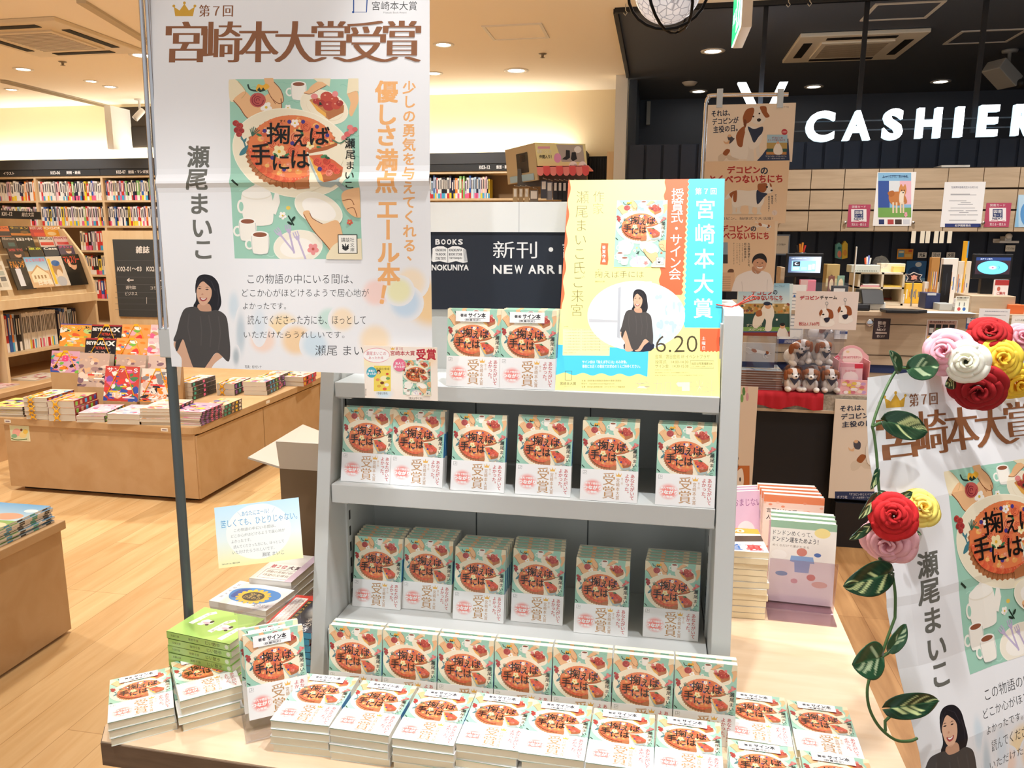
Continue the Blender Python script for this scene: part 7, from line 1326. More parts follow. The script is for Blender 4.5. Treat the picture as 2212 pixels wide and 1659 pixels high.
        # a smiling man in a black cap and white T-shirt
        a.blob([(360, 1560), (410, 1390), (470, 1340), (570, 1310), (700, 1320), (770, 1390), (790, 1700), (370, 1700)], '#eceaea', 5); a.blob([(580, 1270), (660, 1280), (655, 1330), (620, 1345), (578, 1320)], '#b98a6c', 4); a.blob([(580, 1215), (600, 1170), (700, 1175), (718, 1230), (700, 1290), (655, 1318), (612, 1300), (588, 1262)], '#cf9f80', 5); a.blob([(574, 1245), (582, 1185), (620, 1148), (680, 1142), (716, 1180), (718, 1235), (690, 1205), (640, 1190), (595, 1210)], '#1d1c1f', 5); a.ell(628, 1232, 9, 4, '#2c2020'); a.ell(676, 1236, 9, 4, '#2c2020'); a.blob([(618, 1268), (655, 1276), (682, 1270), (668, 1290), (634, 1288)], '#f6f2ee', 3); a.curve([(612, 1264), (650, 1276), (688, 1266)], 4, '#8a4a40', 3); a.ell(654, 1250, 8, 8, '#c08d70'); a.curve([(600, 1316), (628, 1346), (668, 1322)], 5, '#cfcccc', 3)
        for p in (((470, 1420), (480, 1500), (470, 1600)), ((730, 1400), (722, 1480), (730, 1600))): a.curve(p, 5, '#d0cece', 3)
    specs = (((92, 705, 655, 1086), A1, 'top poster of the dog banner showing a sitting dog', 0), ((70, 1084, 610, 1500), A2, 'middle poster of the dog banner showing a standing dog', .002), ((60, 1484, 530, 1960), A3, 'lower poster of the dog banner showing a smiling man in a cap', .004))
    for (x0, y0, x1, y1), f, l, dy in specs:
        pl2 = Plane((0, Y-dy, 0)); pl.O = pl2.O; pl.M = pl2.M; sheet('banner_poster', pl2, [zS(x0, y0), zS(x1, y1)], .001, '#e9d6bc', PRINT, l, 'poster', 'dog banner posters', f, None, 1.2e-4)
mk_banner()
# book board, charm card on its stand, papers
def cover_board(a, pl, q):
    (x0, y0), (x1, y1) = q; a.T = lambda x, y: pl.px(x0+(x1-x0)*x/100, y0+(y1-y0)*y/100); a.grad(0, 0, 100, 38, '#8fc4e0', '#d8ecf0'); a.text('大谷翔平', 34, 2, 62, 9, '#2a3a6a', .01); a.text('ライリー・フランク', 66, 4, 90, 8, '#2a3a6a'); a.text('デコピン', 26, 11, 66, 22, RD, .03); a.text('の', 68, 13, 76, 21, '#26324c', .02); a.text('とくべつないちにち', 10, 23, 86, 32, RD, .03); a.rect(12, 32, 28, 35, '#b8c8cc'); a.rect(70, 32, 86, 35, '#b8c8cc'); a.rect(0, 38, 100, 58, '#b89a5a')
    for k in range(60): w = random.Random(k); a.ell(w.uniform(0, 100), w.uniform(39, 57), 2.6, 2.4, w.choice(['#d8b080', '#7a6a3a', '#3a5a6a', '#c8883a', '#e8d8b0', '#8a4a3a']), 0, 8)
    a.rect(0, 57, 100, 82, '#2c4f48'); a.rect(0, 82, 100, 92, '#7aa85a'); a.rect(0, 90, 100, 100, '#8a3a2c'); a.rect(2, 90, 98, 92, '#3a4a9a'); a.blob([(44, 52), (52, 40), (66, 42), (70, 58), (66, 72), (64, 88), (52, 88), (54, 70), (46, 62)], '#ece8de', 4); a.ell(58, 43, 6, 5, '#d8a880'); a.ell(56, 38, 7, 3.6, '#26324c'); a.blob([(30, 64), (40, 52), (52, 56), (48, 72), (36, 84), (28, 80)], '#eae4d6', 4); a.blob([(34, 54), (44, 50), (46, 60), (36, 62)], '#a8643a', 3); a.text('デコピンが', 16, 76, 46, 81, '#f4f0e0', .01); a.text('大かつやく！', 20, 84, 56, 89, '#f4f0e0', .01); a.blob([(76, 100), (80, 84), (90, 82), (98, 100)], '#e8e4e0', 3); a.ell(86, 80, 5, 5, '#d8a880'); a.ell(86, 77, 5, 3, '#1d1c1f'); a.ell(75, 68, 2, 2, '#f0f0e8')
q = RP(118, 888, 494, 1280); pl = Plane((0, 4.05, 0)); sheet('picture_book_board', pl, q, .012, '#d8ecf0', PRINT, 'picture book cover board with a baseball scene on the ledge', 'board', None, lambda a: cover_board(a, pl, q), None, 2e-4)
pb = pl
mb = MB(); p, p2 = atY(*zR(118, 1280), 4.066), atY(*zR(494, 1280), 4.066); mb.box((p.x+.05, 4.07, LZ), (p2.x-.05, 4.14, p.z), m=ACRYL); mb.box((p.x+.05, 4.066, p.z-.002), (p2.x-.05, 4.076, p.z+.12), m=ACRYL); tag(mb.build('acrylic_stand', None), 'clear acrylic block holding up the picture book board', 'display stand')
def charm(a, pl, q):
    (x0, y0), (x1, y1) = q; a.T = lambda x, y: pl.px(x0+(x1-x0)*x/100, y0+(y1-y0)*y/100); a.text('デコピン', 6, 12, 38, 22, '#c8324a', .03); a.text('チャーム', 40, 12, 68, 22, '#2a2426', .02); a.text('税込1,760円', 4, 79, 38, 89, '#c83a3a', .01)
    for x, y, s in ((48, 58, 1), (79, 50, 1.05)):
        a.ell(x+3, y-26*s, 2.6, 5, '#9aa0a4'); a.ell(x+3, y-26*s, 1.5, 3, '#f0e6e2'); a.line([(x+3, y-21*s), (x+3, y-12*s)], .8, '#8a8e92')
        a.blob([(x-8, y+26), (x-6, y+4), (x+4, y), (x+12, y+12), (x+16, y+26), (x+6, y+34), (x-6, y+32)], '#f6f4f0', 4); a.blob([(x-10, y+2), (x-6, y-10), (x+4, y-14), (x+10, y-4), (x+8, y+8), (x-2, y+12)], '#f8f6f2', 4); a.blob([(x+2, y-13), (x+12, y-8), (x+14, y+10), (x+6, y+12), (x+6, y-2)], '#9a5428', 4); a.blob([(x-10, y-2), (x-6, y-11), (x-4, y-4), (x-8, y+6)], '#9a5428', 3); a.blob([(x-2, y+12), (x+8, y+10), (x+6, y+20), (x+1, y+22)], '#26283c', 3); a.ell(x-3, y+2, 2, 1.8, '#1a1a1c')
q2 = RP(545, 945, 980, 1232); pl2 = Plane((0, 4.02, 0)); sheet('charm_card', pl2, q2, .0012, '#efe6e2', PRINT, 'pale pink charm price card with two toy dogs above the ledge', 'card', None, lambda a: charm(a, pl2, q2), None, 2e-4)
mb = MB(); p, p2 = atY(*zR(600, 1250), 4.03), atY(*zR(900, 1250), 4.03); mb.box((p.x, 4.03, LZ), (p2.x, 4.12, p.z+.02), m=ACRYL); mb.box((p.x, 4.0235, p.z-.02), (p2.x, 4.028, p.z+.25), m=ACRYL); tag(mb.build('acrylic_stand', None), 'clear acrylic block holding up the charm price card', 'display stand')
fixed('paper_notice', (400, 900, 620, 1330), '#f0efec', 'white paper notice with navy footer behind the picture book board', 'notice', lambda a: ([a.rect(42, 14+6*k, 96, 15.6+6*k, '#a8acb4') for k in range(11)], a.ell(56, 19, 4, 2, '#3a6ab0'), a.rect(0, 92, 100, 100, '#2a3a78'), a.text('紀伊國屋書店', 30, 93.5, 72, 98.5, '#f0f0f4')), 4.294)
fixed('paper_notice', (820, 1235, 920, 1296), '#e8e6e2', 'white paper corner with navy strip under the charm card', 'notice', lambda a: (a.rect(40, 10, 100, 40, '#2f4a88'), a.rect(0, 50, 90, 54, '#a8acb4')), 4.294)
# stack of dog picture books with an illustrated board on it
BX0, BX1 = atY(*zQ(95, 800), 4.06).x, atY(*zQ(430, 800), 4.06).x
for k in range(8):
    q3 = random.Random(k); x = (BX0+BX1)/2+q3.uniform(-.004, .004); M = TR(x, 4.175, LZ+.006+k*.0125, R(q3.uniform(-1, 1))); l = f"dog picture book, {'topmost' if k == 7 else 'lowest' if k == 0 else ORD[7-k]+' from top'} in the stack on the red cloth"
    magazine('picture_book', M, BX1-BX0, .21, .012, '#b8ccd8', busy(91, '#c4d4de', None, n=16, pal=['#e8ece8', '#8aa8bc', '#d8c8b0', '#5a7a94']) if k == 7 else None, l, 'dog picture books on the red cloth', '#6a4a44', False, 'book', '#8a6a5c')
stz = LZ+.006+8*.0125
stand_px('dog_board', QP(140, 470, 384, 650), 4.17, .006, '#c9c6c2', 'grey board with a running dog on top of the picture book stack', 'board', None, PRINT, lambda a: (a.rect(0, 76, 100, 100, '#25335c'), pup(a, 52, 36, .62)), z=stz+.0005, bev=0)
# plush dogs in clear bags
def plush_mesh():
    t = []
    mb = MB(); F = mat('white_plush', None, .95, bump=.6, bscale=120); mb.ball((0, 0, .045), (.042, .05, .045), '#f2ece2', F); mb.ball((-.034, -.045, .02), (.018, .03, .016), '#f4eee6', F, None, 10, 7); mb.ball((.034, -.045, .02), (.018, .03, .016), '#f4eee6', F, None, 10, 7); mb.ball((-.03, -.03, .05), (.013, .02, .024), '#f4eee6', F, None, 10, 7); mb.ball((.03, -.03, .05), (.013, .02, .024), '#f4eee6', F, None, 10, 7); t.append(('body', mb.mesh('body'), None))
    mb = MB(); mb.ball((0, -.022, .105), (.038, .036, .036), '#f4eee6', F); mb.ball((0, -.056, .094), (.018, .016, .014), '#f8f4ee', F, None, 10, 7); mb.ball((-.021, -.03, .118), (.02, .024, .02), '#b06a3a', F, None, 10, 7); mb.ball((.021, -.03, .118), (.02, .024, .02), '#b06a3a', F, None, 10, 7); t.append(('head', mb.mesh('head'), None))
    for s in (-1, 1): mb = MB(); mb.ball((s*.041, -.018, .098), (.011, .018, .032), '#a05a2c', F, None, 10, 8); t.append(('ear', mb.mesh('ear'), 'brown drooping ear'))
    mb = MB(); mb.ball((0, -.072, .098), (.006, .004, .005), '#1a1718', PLAST, None, 8, 6)
    t.append(('nose', mb.mesh('nose'), 'black nose'))
    for s in (-1, 1): mb = MB(); mb.ball((s*.017, -.054, .110), (.0042, .004, .005), '#181516', GLOSS, None, 8, 6); t.append(('eye', mb.mesh('eye'), 'black eye'))
    mb = MB(); mb.prism([(-.03, -.0), (.03, -.0), (0, -.04)], -.058, -.05, 'y', '#29324e', PRINT, Matrix.Translation((0, .004, .085))); t.append(('scarf', mb.mesh('scarf'), 'navy scarf'))
    mb = MB(); bm = bmesh.new(); bmesh.ops.create_icosphere(bm, subdivisions=3, radius=1); q = random.Random(4); mb.add([(v.co.x*.062*q.uniform(.92, 1.08), -.012+v.co.y*.085*q.uniform(.92, 1.06), .075+v.co.z*.088*q.uniform(.9, 1.08)) for v in bm.verts], [tuple(v.index for v in f.verts) for f in bm.faces], '#ffffff', BAG, None, True); bm.free(); t.append(('clear_bag', mb.mesh('clear_bag'), 'clear plastic bag'))
    return t
PM = plush_mesh()
pr = None
for k, (x, y, Y, z, rz, rx, wh) in enumerate(((490, 800, 4.08, LZ, 12, 0, 'front row left'), (625, 815, 4.08, LZ, -8, 0, 'front row middle'), (758, 815, 4.09, LZ, 6, 0, 'front row right'), (520, 680, 4.19, LZ+.0, -30, 0, 'rear row left'), (640, 690, 4.19, LZ+.0, 20, 0, 'rear row middle'), (755, 690, 4.20, LZ, -14, 0, 'rear row right'), (480, 690, 4.14, LZ+.135, 40, 12, 'middle of the heap left'), (585, 600, 4.15, LZ+.145, -20, 10, 'middle of the heap centre'), (690, 600, 4.15, LZ+.14, 25, 10, 'middle of the heap right'), (640, 560, 4.17, LZ+.25, 70, 25, 'top of the heap'))):
    p = atY(*zQ(x, y), Y); M = TR(p.x, Y, z+.003, R(rz), R(rx)) @ Matrix.Scale(.88, 4); l = f'brown and white plush dog in a clear bag, {wh}'
    o = empty('plush_dog', M); tag(o, l, 'plush toy', 'bagged plush dogs on the ledge')
    for nm, me, lb in PM:
        c = bpy.data.objects.new(nm, me); COL.objects.link(c); c.parent = o
        if lb: c['label'] = lb
# pink accessory display box
t = empty('accessory_box', atY(*zQ(930, 850), 4.07)); tag(t, 'pink counter display box of small bagged accessories on the ledge', 'display box'); I = t.matrix_world.inverted(); A, B = atY(*zQ(815, 855), 4.06), atY(*zQ(1056, 700), 4.06); PKM = PRINT
mb = MB(); mb.box((A.x, 4.06, LZ+.0005), (B.x, 4.064, LZ+.075), '#eeb4b8', PKM); mb.box((A.x, 4.064, LZ+.0005), (A.x+.004, 4.2, LZ+.17), '#eeb4b8', PKM); mb.box((B.x-.004, 4.064, LZ+.0005), (B.x, 4.2, LZ+.17), '#e8a8ae', PKM); mb.box((A.x, 4.064, LZ+.0005), (B.x, 4.2, LZ+.004), '#eeb4b8', PKM)
a = Art(None, 2e-4); q = random.Random(8); [a.ell(A.x+q.uniform(.02, B.x-A.x-.02), LZ+q.uniform(.01, .065), .012, .008, q.choice(['#f6dcd0', '#d87a8a', '#f8ecec', '#e8c860', '#c8a0d0'])) for k in range(22)]; a.lay(mb, PKM, 0, lambda u, v, w: (u, 4.06-w, v)); mb.build('tray', t, I)
P = lambda x, y: (lambda p: (p.x, p.z))(atY(*zQ(x, y), 4.19)); mb = MB(); hd = [P(808, 860), P(808, 570), P(840, 540)]+[P(930+95*math.cos(R(d)), 560-75*math.sin(R(d))) for d in range(170, 5, -15)]+[P(1050, 560), P(1050, 860)]; mb.prism([(x, max(z, LZ+.001)) for x, z in hd], 4.19, 4.195, 'y', '#f0b8bc', PKM); a = Art(P, 3e-4); a.ell(930, 565, 76, 62, '#f8ece0'); a.text('ひみつのアクセサリー', 862, 560, 996, 578, '#d85a78', .01); a.ell(826, 575, 18, 18, '#e84a68'); a.text('全部で', 815, 568, 837, 582, '#fff'); a.ell(1030, 620, 22, 22, '#e8a0b8'); a.ell(900, 530, 12, 8, '#f0d8a0'); a.lay(mb, PKM, 0, lambda u, v, w: (u, 4.19-w, v)); mb.build('header', t, I)
for k in range(4):
    Y = 4.08+.025*k; P = lambda x, y: (lambda p: (p.x, p.z))(atY(*zQ(x, y), Y)); p0, p1 = P(832, 845), P(1012, 615); mb = MB(); mb.box((p0[0], Y, LZ+.005), (p1[0], Y+.012, p1[1]), '#e6a8b8', GLOSS); a = Art(P, 3e-4); a.rect(840, 640, 1004, 800, '#ecc4d0'); a.ell(920, 720, 56, 50, '#f6e6ea'); a.text('ひみつの', 880, 660, 960, 676, '#d85a78'); a.rect(950, 618, 1010, 650, '#d8304a'); [a.ell(862+28*j, 770+8*(j % 2), 12, 10, c) for j, c in enumerate(('#f2d8a8', '#b89ad0', '#f8f0f0', '#d87a8a', '#a8c8e0'))]; a.lay(mb, GLOSS, 0, lambda u, v, w: (u, Y-w, v)); tag(mb.build('accessory_pack', None), f'pink accessory pack in the pink display box, {("front", "second", "third", "rear")[k]}', 'packet', 'pink accessory packs')
# posters standing below the ledge
def low_poster(a):
    a.rect(0, 0, 100, 100, '#e2d5c4'); [a.text(s_, 10+2*k, 7+7.6*k, (38, 62, 60)[k]+18, 12.4+7.7*k, '#26324c', .02, 2, 0, -.03) for k, s_ in enumerate(('それは、', 'デコピンが', '主役の日。'))]
    T0 = a.T; Z = lambda x, y: plw.px(*zQ(860+(x-115)*1.37, 930+(y-755)*1.37)); a.T = lambda x, y: (x, y); dog_sit(a, Z); a.T = T0; a.rect(0, 90, 100, 100, '#26345c'); a.text('「デコピンのとくべつないちにち」', 28, 91.5, 96, 94, '#f0f0f4'); a.text('文・大谷翔平／マイケル・ブランク', 34, 95, 96, 97, '#d0d4e0'); a.text('ポプラ社', 4, 94, 24, 97, '#e8e8f0')
    a.blob([(38, 48), (36, 42), (42, 40), (50, 43), (48, 49)], '#4a4a54', 3); a.ell(41, 41.5, 4, 1.6, '#d8b088'); a.blob([(26, 47), (32, 49), (38, 47), (36, 51), (28, 50)], '#e0b890', 3)
q = (zQ(800, 868), zQ(1180, 1605)); plw = Plane((0, 3.98, 0), (1, 0, 0), (0, .05, 1))
sheet('dog_poster', plw, [zQ(812, 868), zQ(1190, 1605)], .004, '#e2d5c4', PRINT, 'dog poster leaning on the black base behind the rose poster', 'poster', None, lambda a: (setattr(a, 'T', lambda x, y: plw.px(*zQ(808+x*3.7, 868+y*7.37))), low_poster(a))[-1], None, 2e-4)
mb = MB(); u0, v0 = plw.px(*zQ(812, 1605)); u1, v1 = plw.px(*zQ(1190, 1605)); b = plw.M @ Vector((u0, v0, 0)); c = plw.M @ Vector((u1, v1, 0)); mb.box((b.x, b.y-.01, 0), (c.x, b.y+.08, b.z-.001), '#1a1b20', PLAST); tag(mb.build('poster_plinth', None), 'dark plinth on the floor under the leaning dog poster', 'plinth')
def strip(a):
    a.rect(0, 0, 100, 100, '#e6d2bc'); a.rect(0, 58, 100, 100, '#c8743a'); [a.ell(x, y, 8, 3, c) for x, y, c in ((70, 4, '#5a8a4a'), (88, 8, '#d8a0a8'), (60, 9, '#7aa860'), (84, 2, '#e8b8b0'))]; a.vtext('その日後に', 30, 18, 26, 8, '#26242a'); a.blob([(30, 64), (60, 60), (70, 68), (60, 76), (36, 76)], '#f4e8dc', 4); a.ell(50, 68, 4, 1.6, '#2a2020'); a.blob([(30, 90), (56, 86), (70, 94), (60, 100), (30, 100)], '#f4e0d0', 4)
pz = Plane((0, 3.2, 0)); q = (zQ(60, 775), zQ(196, 1760)); sheet('narrow_poster', pz, q, .003, '#e6d2bc', PRINT, 'narrow cream and orange poster behind the grey unit right side', 'poster', None, lambda a: (setattr(a, 'T', lambda x, y: pz.px(*zQ(60+x*1.36, 775+y*9.85))), strip(a))[-1], None, 2e-4)
mb = MB(); p = pz.px(*zQ(60, 1760)); r_ = pz.px(*zQ(196, 1760)); mb.box((p[0], 3.203, 0), (r_[0], 3.24, p[1]+.4), '#3a3c40', PLAST); mb.box((p[0]-.05, 3.15, 0), (r_[0]+.05, 3.38, .012), '#3a3c40', PLAST); tag(mb.build('poster_stand', None), 'dark floor stand behind the narrow cream and orange poster', 'stand')
# ribbon on the unit's right post
mb = MB(); p = atY(1562, 655, 1.44); c0 = Vector((XR+.016, 1.47, 1.4285)); mb.tube([c0, c0+Vector((.012, 0, .006)), c0+Vector((.035, -.005, .022)), c0+Vector((.048, -.005, .018)), c0+Vector((.03, 0, .012)), c0+Vector((.006, 0, .002))], .0012, 6, '#d8402a', PLAST); mb.tube([c0, c0+Vector((-.015, 0, -.004+.006)), c0+Vector((-.028, 0, .004))], .0012, 6, '#d8402a', PLAST); tag(mb.build('red_ribbon', None), 'loop of red ribbon on the top of the grey unit right post', 'ribbon')
# ---------------- ceiling fittings, hanging lamp, sock rack ----------------
def c_at(x, y): return atZ(x, y, CEIL)
LAMPM = mat('lamp_glow', '#fff6e4', .4, emit=14.0); FIX = mat('white_fitting', '#e9e4da', .5); DARKSLOT = mat('dark_slot', '#1d1a17', .7)
def downlight(x, y, r, label, glow=LAMPM, group='downlights in the ceiling'):
    p = c_at(x, y); t = empty('downlight', (p.x, p.y, CEIL)); tag(t, label, 'ceiling light', group)
    mb = MB(); mb.lathe([(r*.72, -.0005), (r*.8, -.007), (r*1.12, -.006), (r*1.15, -.0005)], 28, m=FIX); mb.build('rim', t)
    mb = MB(); mb.lathe([(0, -.003), (r*.74, -.003)], 28, m=glow, smooth=False); plab(mb.build('lamp', t), 'glowing lamp face')
LG = 'downlights in the cream ceiling'; DG = 'downlights in the dark ceiling'
for x, y, r, l in ((50, 149, .075, 'downlight at the far left of the cream ceiling'), (25, 193, .06, 'small downlight nearest the left picture edge'), (197, 175, .06, 'downlight of the pair before the ceiling track, left one'), (238, 187, .065, 'downlight of the pair before the ceiling track, right one'), (306, 119, .09, 'bright downlight at the white poster left edge'), (958, 96, .075, 'downlight just right of the white poster, nearer one'), (937, 158, .075, 'downlight just right of the white poster, farther one'), (1115, 152, .10, 'large round downlight beyond the ceiling hatch')): downlight(x, y, r, l, group=LG)
for x, y, r, l in ((1540, 110, .085, 'large downlight in the dark ceiling left of the air conditioner'), (1509, 197, .08, 'dark ceiling downlight above the dog banner, left'), (1758, 187, .08, 'dark ceiling downlight above the first sign letter'), (2032, 176, .08, 'dark ceiling downlight above the sign middle'), (1577, 220, .08, 'dark ceiling downlight hidden behind the chevron')): downlight(x, y, r, l, group=DG)
for x, y, l in ((1490, 178, 'flat white disc on the dark ceiling at left'), (1973, 205, 'flat white disc on the dark ceiling above the sign letters')): p = c_at(x, y); mb = MB(); mb.lathe([(0, -.03), (.05, -.028), (.075, -.002), (.075, 0)], 24, m=FIX); tag(mb.build('ceiling_speaker', None, Matrix.Translation((p.x, p.y, CEIL))), l, 'detector')
for x, y, l in ((135, 133, 'small sprinkler head in the cream ceiling at left'), (1172, 116, 'small sprinkler head right of the ceiling hatch')): p = c_at(x, y); mb = MB(); mb.lathe([(.035, -.001), (.03, -.006), (.012, -.008), (.01, -.03), (.022, -.032), (.0, -.034)], 16, '#8a7c68', PLAST); tag(mb.build('sprinkler', None, Matrix.Translation((p.x, p.y, CEIL))), l, 'sprinkler')
def hatch(name, px, label):
    P = [c_at(*q) for q in px]; x0, x1 = (P[0].x+P[3].x)/2, (P[1].x+P[2].x)/2; y0, y1 = (P[2].y+P[3].y)/2, (P[0].y+P[1].y)/2; y0, y1 = min(y0, y1), max(y0, y1); t = empty(name, ((x0+x1)/2, (y0+y1)/2, CEIL)); tag(t, label, 'hatch'); I = t.matrix_world.inverted(); mb = MB(); w = .022
    for lo, hi in (((x0, y0), (x1, y0+w)), ((x0, y1-w), (x1, y1)), ((x0, y0+w), (x0+w, y1-w)), ((x1-w, y0+w), (x1, y1-w))): mb.box((*lo, CEIL-.008), (*hi, CEIL-.0003), m=FIX)
    mb.build('frame', t, I); mb = MB(); mb.box((x0+w, y0+w, CEIL-.003), (x1-w, y1-w, CEIL-.0003), m=CEILM if x1 < 0 else NAVY); mb.build('panel', t, I)
z9 = zoomed(900, 0, 3.318)
hatch('ceiling_hatch', [z9(457, 184), z9(890, 162), z9(957, 267), z9(555, 285)], 'framed access hatch in the cream ceiling')
hatch('ceiling_hatch', [zS(1225, 25), zS(1705, -4), zS(1555, 115), zS(1095, 140)], 'white framed hatch in the dark ceiling above the air conditioner')
hatch('ceiling_hatch', [zS(1805, 202), zS(2260, 190), zS(2080, 282), zS(1665, 292)], 'white framed hatch in the dark ceiling right of the air conditioner')
def cassette(px, label, col):
    P = [c_at(*q) for q in px]; x0, x1 = (P[0].x+P[3].x)/2, (P[1].x+P[2].x)/2; y0, y1 = (P[2].y+P[3].y)/2, (P[0].y+P[1].y)/2; cx, cy, sx, sy = (x0+x1)/2, (y0+y1)/2, abs(x1-x0)/2, abs(y1-y0)/2
    t = empty('air_conditioner', (cx, cy, CEIL)); tag(t, label, 'air conditioner'); mb = MB(); mb.box((-sx, -sy, -.03), (sx, sy, -.0005), col, PLAST); mb.build('frame', t, None, .006)
    mb = MB(); mb.box((-sx*.58, -sy*.58, -.042), (sx*.58, sy*.58, -.03), col, PLAST); mb.box((-sx*.5, -sy*.5, -.044), (sx*.5, sy*.5, -.042), '#c9bba6', PLAST)
    for k in range(14): y = -sy*.48+sy*.96*k/13; mb.box((-sx*.5, y-.002, -.0455), (sx*.5, y+.002, -.044), '#8f826f', PLAST)
    mb.build('grille', t)
    for dx, dy, wx, wy in ((0, -.8, .55, .07), (0, .8, .55, .07), (-.8, 0, .07, .55), (.8, 0, .07, .55)): mb = MB(); mb.box((dx*sx-wx*sx, dy*sy-wy*sy, -.034), (dx*sx+wx*sx, dy*sy+wy*sy, -.0295), m=DARKSLOT); plab(mb.build('air_slot', t), 'dark air slot')
cassette([(1725, 74), (2017, 56.6), (1934.5, 119.7), (1692, 129)], 'cream ceiling air conditioner in the dark ceiling', '#f8f0de')
g = [c_at(*q) for q in ((103, 60), (197, 90), (100, 97), (0, 68))]; gc = sum(g, Vector())/4
M0 = [(gc.x-.48, gc.y+.48), (gc.x+.48, gc.y+.48), (gc.x+.48, gc.y-.48), (gc.x-.48, gc.y-.48)]
_c = c_at; c_at = lambda x, y: Vector((x, y, CEIL)); cassette(M0, 'cream ceiling air conditioner at the upper left corner', '#e2d2b4'); c_at = _c
# spotlight and projector
p = c_at(300, 214); t = empty('ceiling_spotlight', (p.x, p.y, CEIL)); tag(t, 'white cylinder spotlight hanging left of the white poster', 'spotlight'); mb = MB(); mb.lathe([(0, 0), (.05, 0), (.05, -.012), (.012, -.014), (.012, -.12), (0, -.12)], 18, m=WHITE); mb.build('stem', t); mb = MB(); mb.lathe([(0, .07), (.03, .07), (.034, .05), (.034, -.07), (.028, -.07), (.026, -.04), (0, -.04)], 20, m=WHITE, M=TR(.0, -.02, -.165, 0, R(-35), R(25))); mb.build('head', t)
mb = MB(); mb.lathe([(0, -.058), (.027, -.058)], 20, '#2a241c', MATTE, TR(.0, -.02, -.165, 0, R(-35), R(25))); mb.build('lens', t)
p = c_at(2182, 108); t = empty('ceiling_projector', (p.x, p.y, CEIL)); tag(t, 'grey projector on a bracket at the upper right of the dark ceiling', 'projector'); mb = MB(); mb.lathe([(0, 0), (.06, 0), (.055, -.02), (.014, -.022), (.014, -.13), (0, -.13)], 16, '#a8a8a4', PLAST); mb.build('bracket', t); mb = MB(); mb.box((-.13, -.09, -.05), (.10, .09, .05), '#b9b9b4', PLAST, TR(-.03, 0, -.19, R(25), 0, R(35))); mb.build('body', t, None, .008); mb = MB(); mb.lathe([(0, 0), (.035, 0), (.035, .05), (.028, .055), (0, .045)], 18, '#2c2c2c', PLAST, TR(.075, -.03, -.262, R(25), R(90), R(20))); mb.build('lens', t)
# exit sign seen end-on
p = atY(1597, 59, 4.4); t = empty('exit_sign', (p.x, 4.4, CEIL)); tag(t, 'green and white emergency exit sign seen end-on under the ceiling', 'sign'); I = t.matrix_world.inverted(); mb = MB(); mb.box((p.x+.008, 4.4, p.z), (p.x+.062, 4.86, p.z+.26), '#e8e4dc', PLAST); mb.build('housing', t, I, .004); mb = MB(); mb.box((p.x, 4.402, p.z+.004), (p.x+.008, 4.858, p.z+.256), '#e8f8f0', GLOW); a = Art(lambda x, y: (4.858-.456*x/100, p.z+.256-.252*y/100), 5e-4); a.rect(0, 0, 100, 100, '#28b878'); a.rect(54, 12, 92, 92, '#f2fbf6'); a.blob([(66, 40), (76, 34), (82, 46), (78, 60), (84, 80), (76, 82), (70, 66), (62, 80), (56, 76), (66, 60)], '#28b878', 3); a.ell(76, 26, 5, 8, '#28b878'); a.text('非常口', 6, 36, 48, 64, '#f2fbf6'); a.lay(mb, GLOW, 0, lambda u, v, w: (p.x-w, u, v)); plab(mb.build('green_face', t, I), 'lit green face'); mb = MB(); mb.box((p.x+.02, 4.6, p.z+.26), (p.x+.05, 4.66, CEIL), m=FIX); mb.build('stem', t, I)
# hooks
for x, y, l in ((1703, 8, 'left metal hook of the pair by the exit sign'), (1749, 6, 'right metal hook of the pair by the exit sign'), (1351, 26, 'metal hook at the corner of the dark ceiling')): p = atZ(x, y, CEIL-.05); mb = MB(); mb.tube([(p.x, p.y, CEIL), (p.x, p.y, CEIL-.04), (p.x+.012, p.y, CEIL-.055), (p.x, p.y, CEIL-.07), (p.x-.012, p.y, CEIL-.055)], .003, 6, '#b8b4a8', PLAST); tag(mb.build('ceiling_hook', None), l, 'hook')
# pendant globe
p = atY(1443, -26, 2.3); rg = .092; t = empty('pendant_lamp', (p.x, 2.3, CEIL)); tag(t, 'crackled glass globe pendant in black rings at the top of the picture', 'pendant lamp'); I = t.matrix_world.inverted()
GL = bpy.data.materials.new('crackled_glass'); GL.use_nodes = True; nt = GL.node_tree; b = nt.nodes['Principled BSDF']; v = nt.nodes.new('ShaderNodeTexVoronoi'); v.feature = 'DISTANCE_TO_EDGE'; v.inputs['Scale'].default_value = 46; tc = nt.nodes.new('ShaderNodeTexCoord'); nt.links.new(tc.outputs['Object'], v.inputs['Vector']); cr = nt.nodes.new('ShaderNodeValToRGB'); cr.color_ramp.elements[0].color = (.30, .31, .35, 1); cr.color_ramp.elements[1].color = (.86, .87, .92, 1); cr.color_ramp.elements[1].position = .09; nt.links.new(v.outputs['Distance'], cr.inputs[0]); nt.links.new(cr.outputs[0], b.inputs['Base Color']); nt.links.new(cr.outputs[0], b.inputs['Emission Color']); b.inputs['Emission Strength'].default_value = .25; b.inputs['Roughness'].default_value = .12
mb = MB(); mb.ball((p.x, 2.3, p.z), rg, '#ffffff', GL, None, 28, 18); mb.build('globe', t, I)
BLK = mat('black_wire', '#101010', .3, .6)
for k, (rx, rz_, tilt) in enumerate(((0, 0, 74), (60, 0, 84), (120, 0, 66), (0, 0, 16))):
    mb = MB(); M = Matrix.Translation((p.x, 2.3, p.z-.01)) @ Matrix.Rotation(R(rx), 4, 'Z') @ Matrix.Rotation(R(tilt), 4, 'X'); mb.tube([M @ Vector((rg*1.16*math.cos(R(d)), rg*1.16*math.sin(R(d)), 0)) for d in range(0, 361, 15)], .0042, 8, m=BLK, caps=False); plab(mb.build('wire_ring', t, I), 'black wire ring')
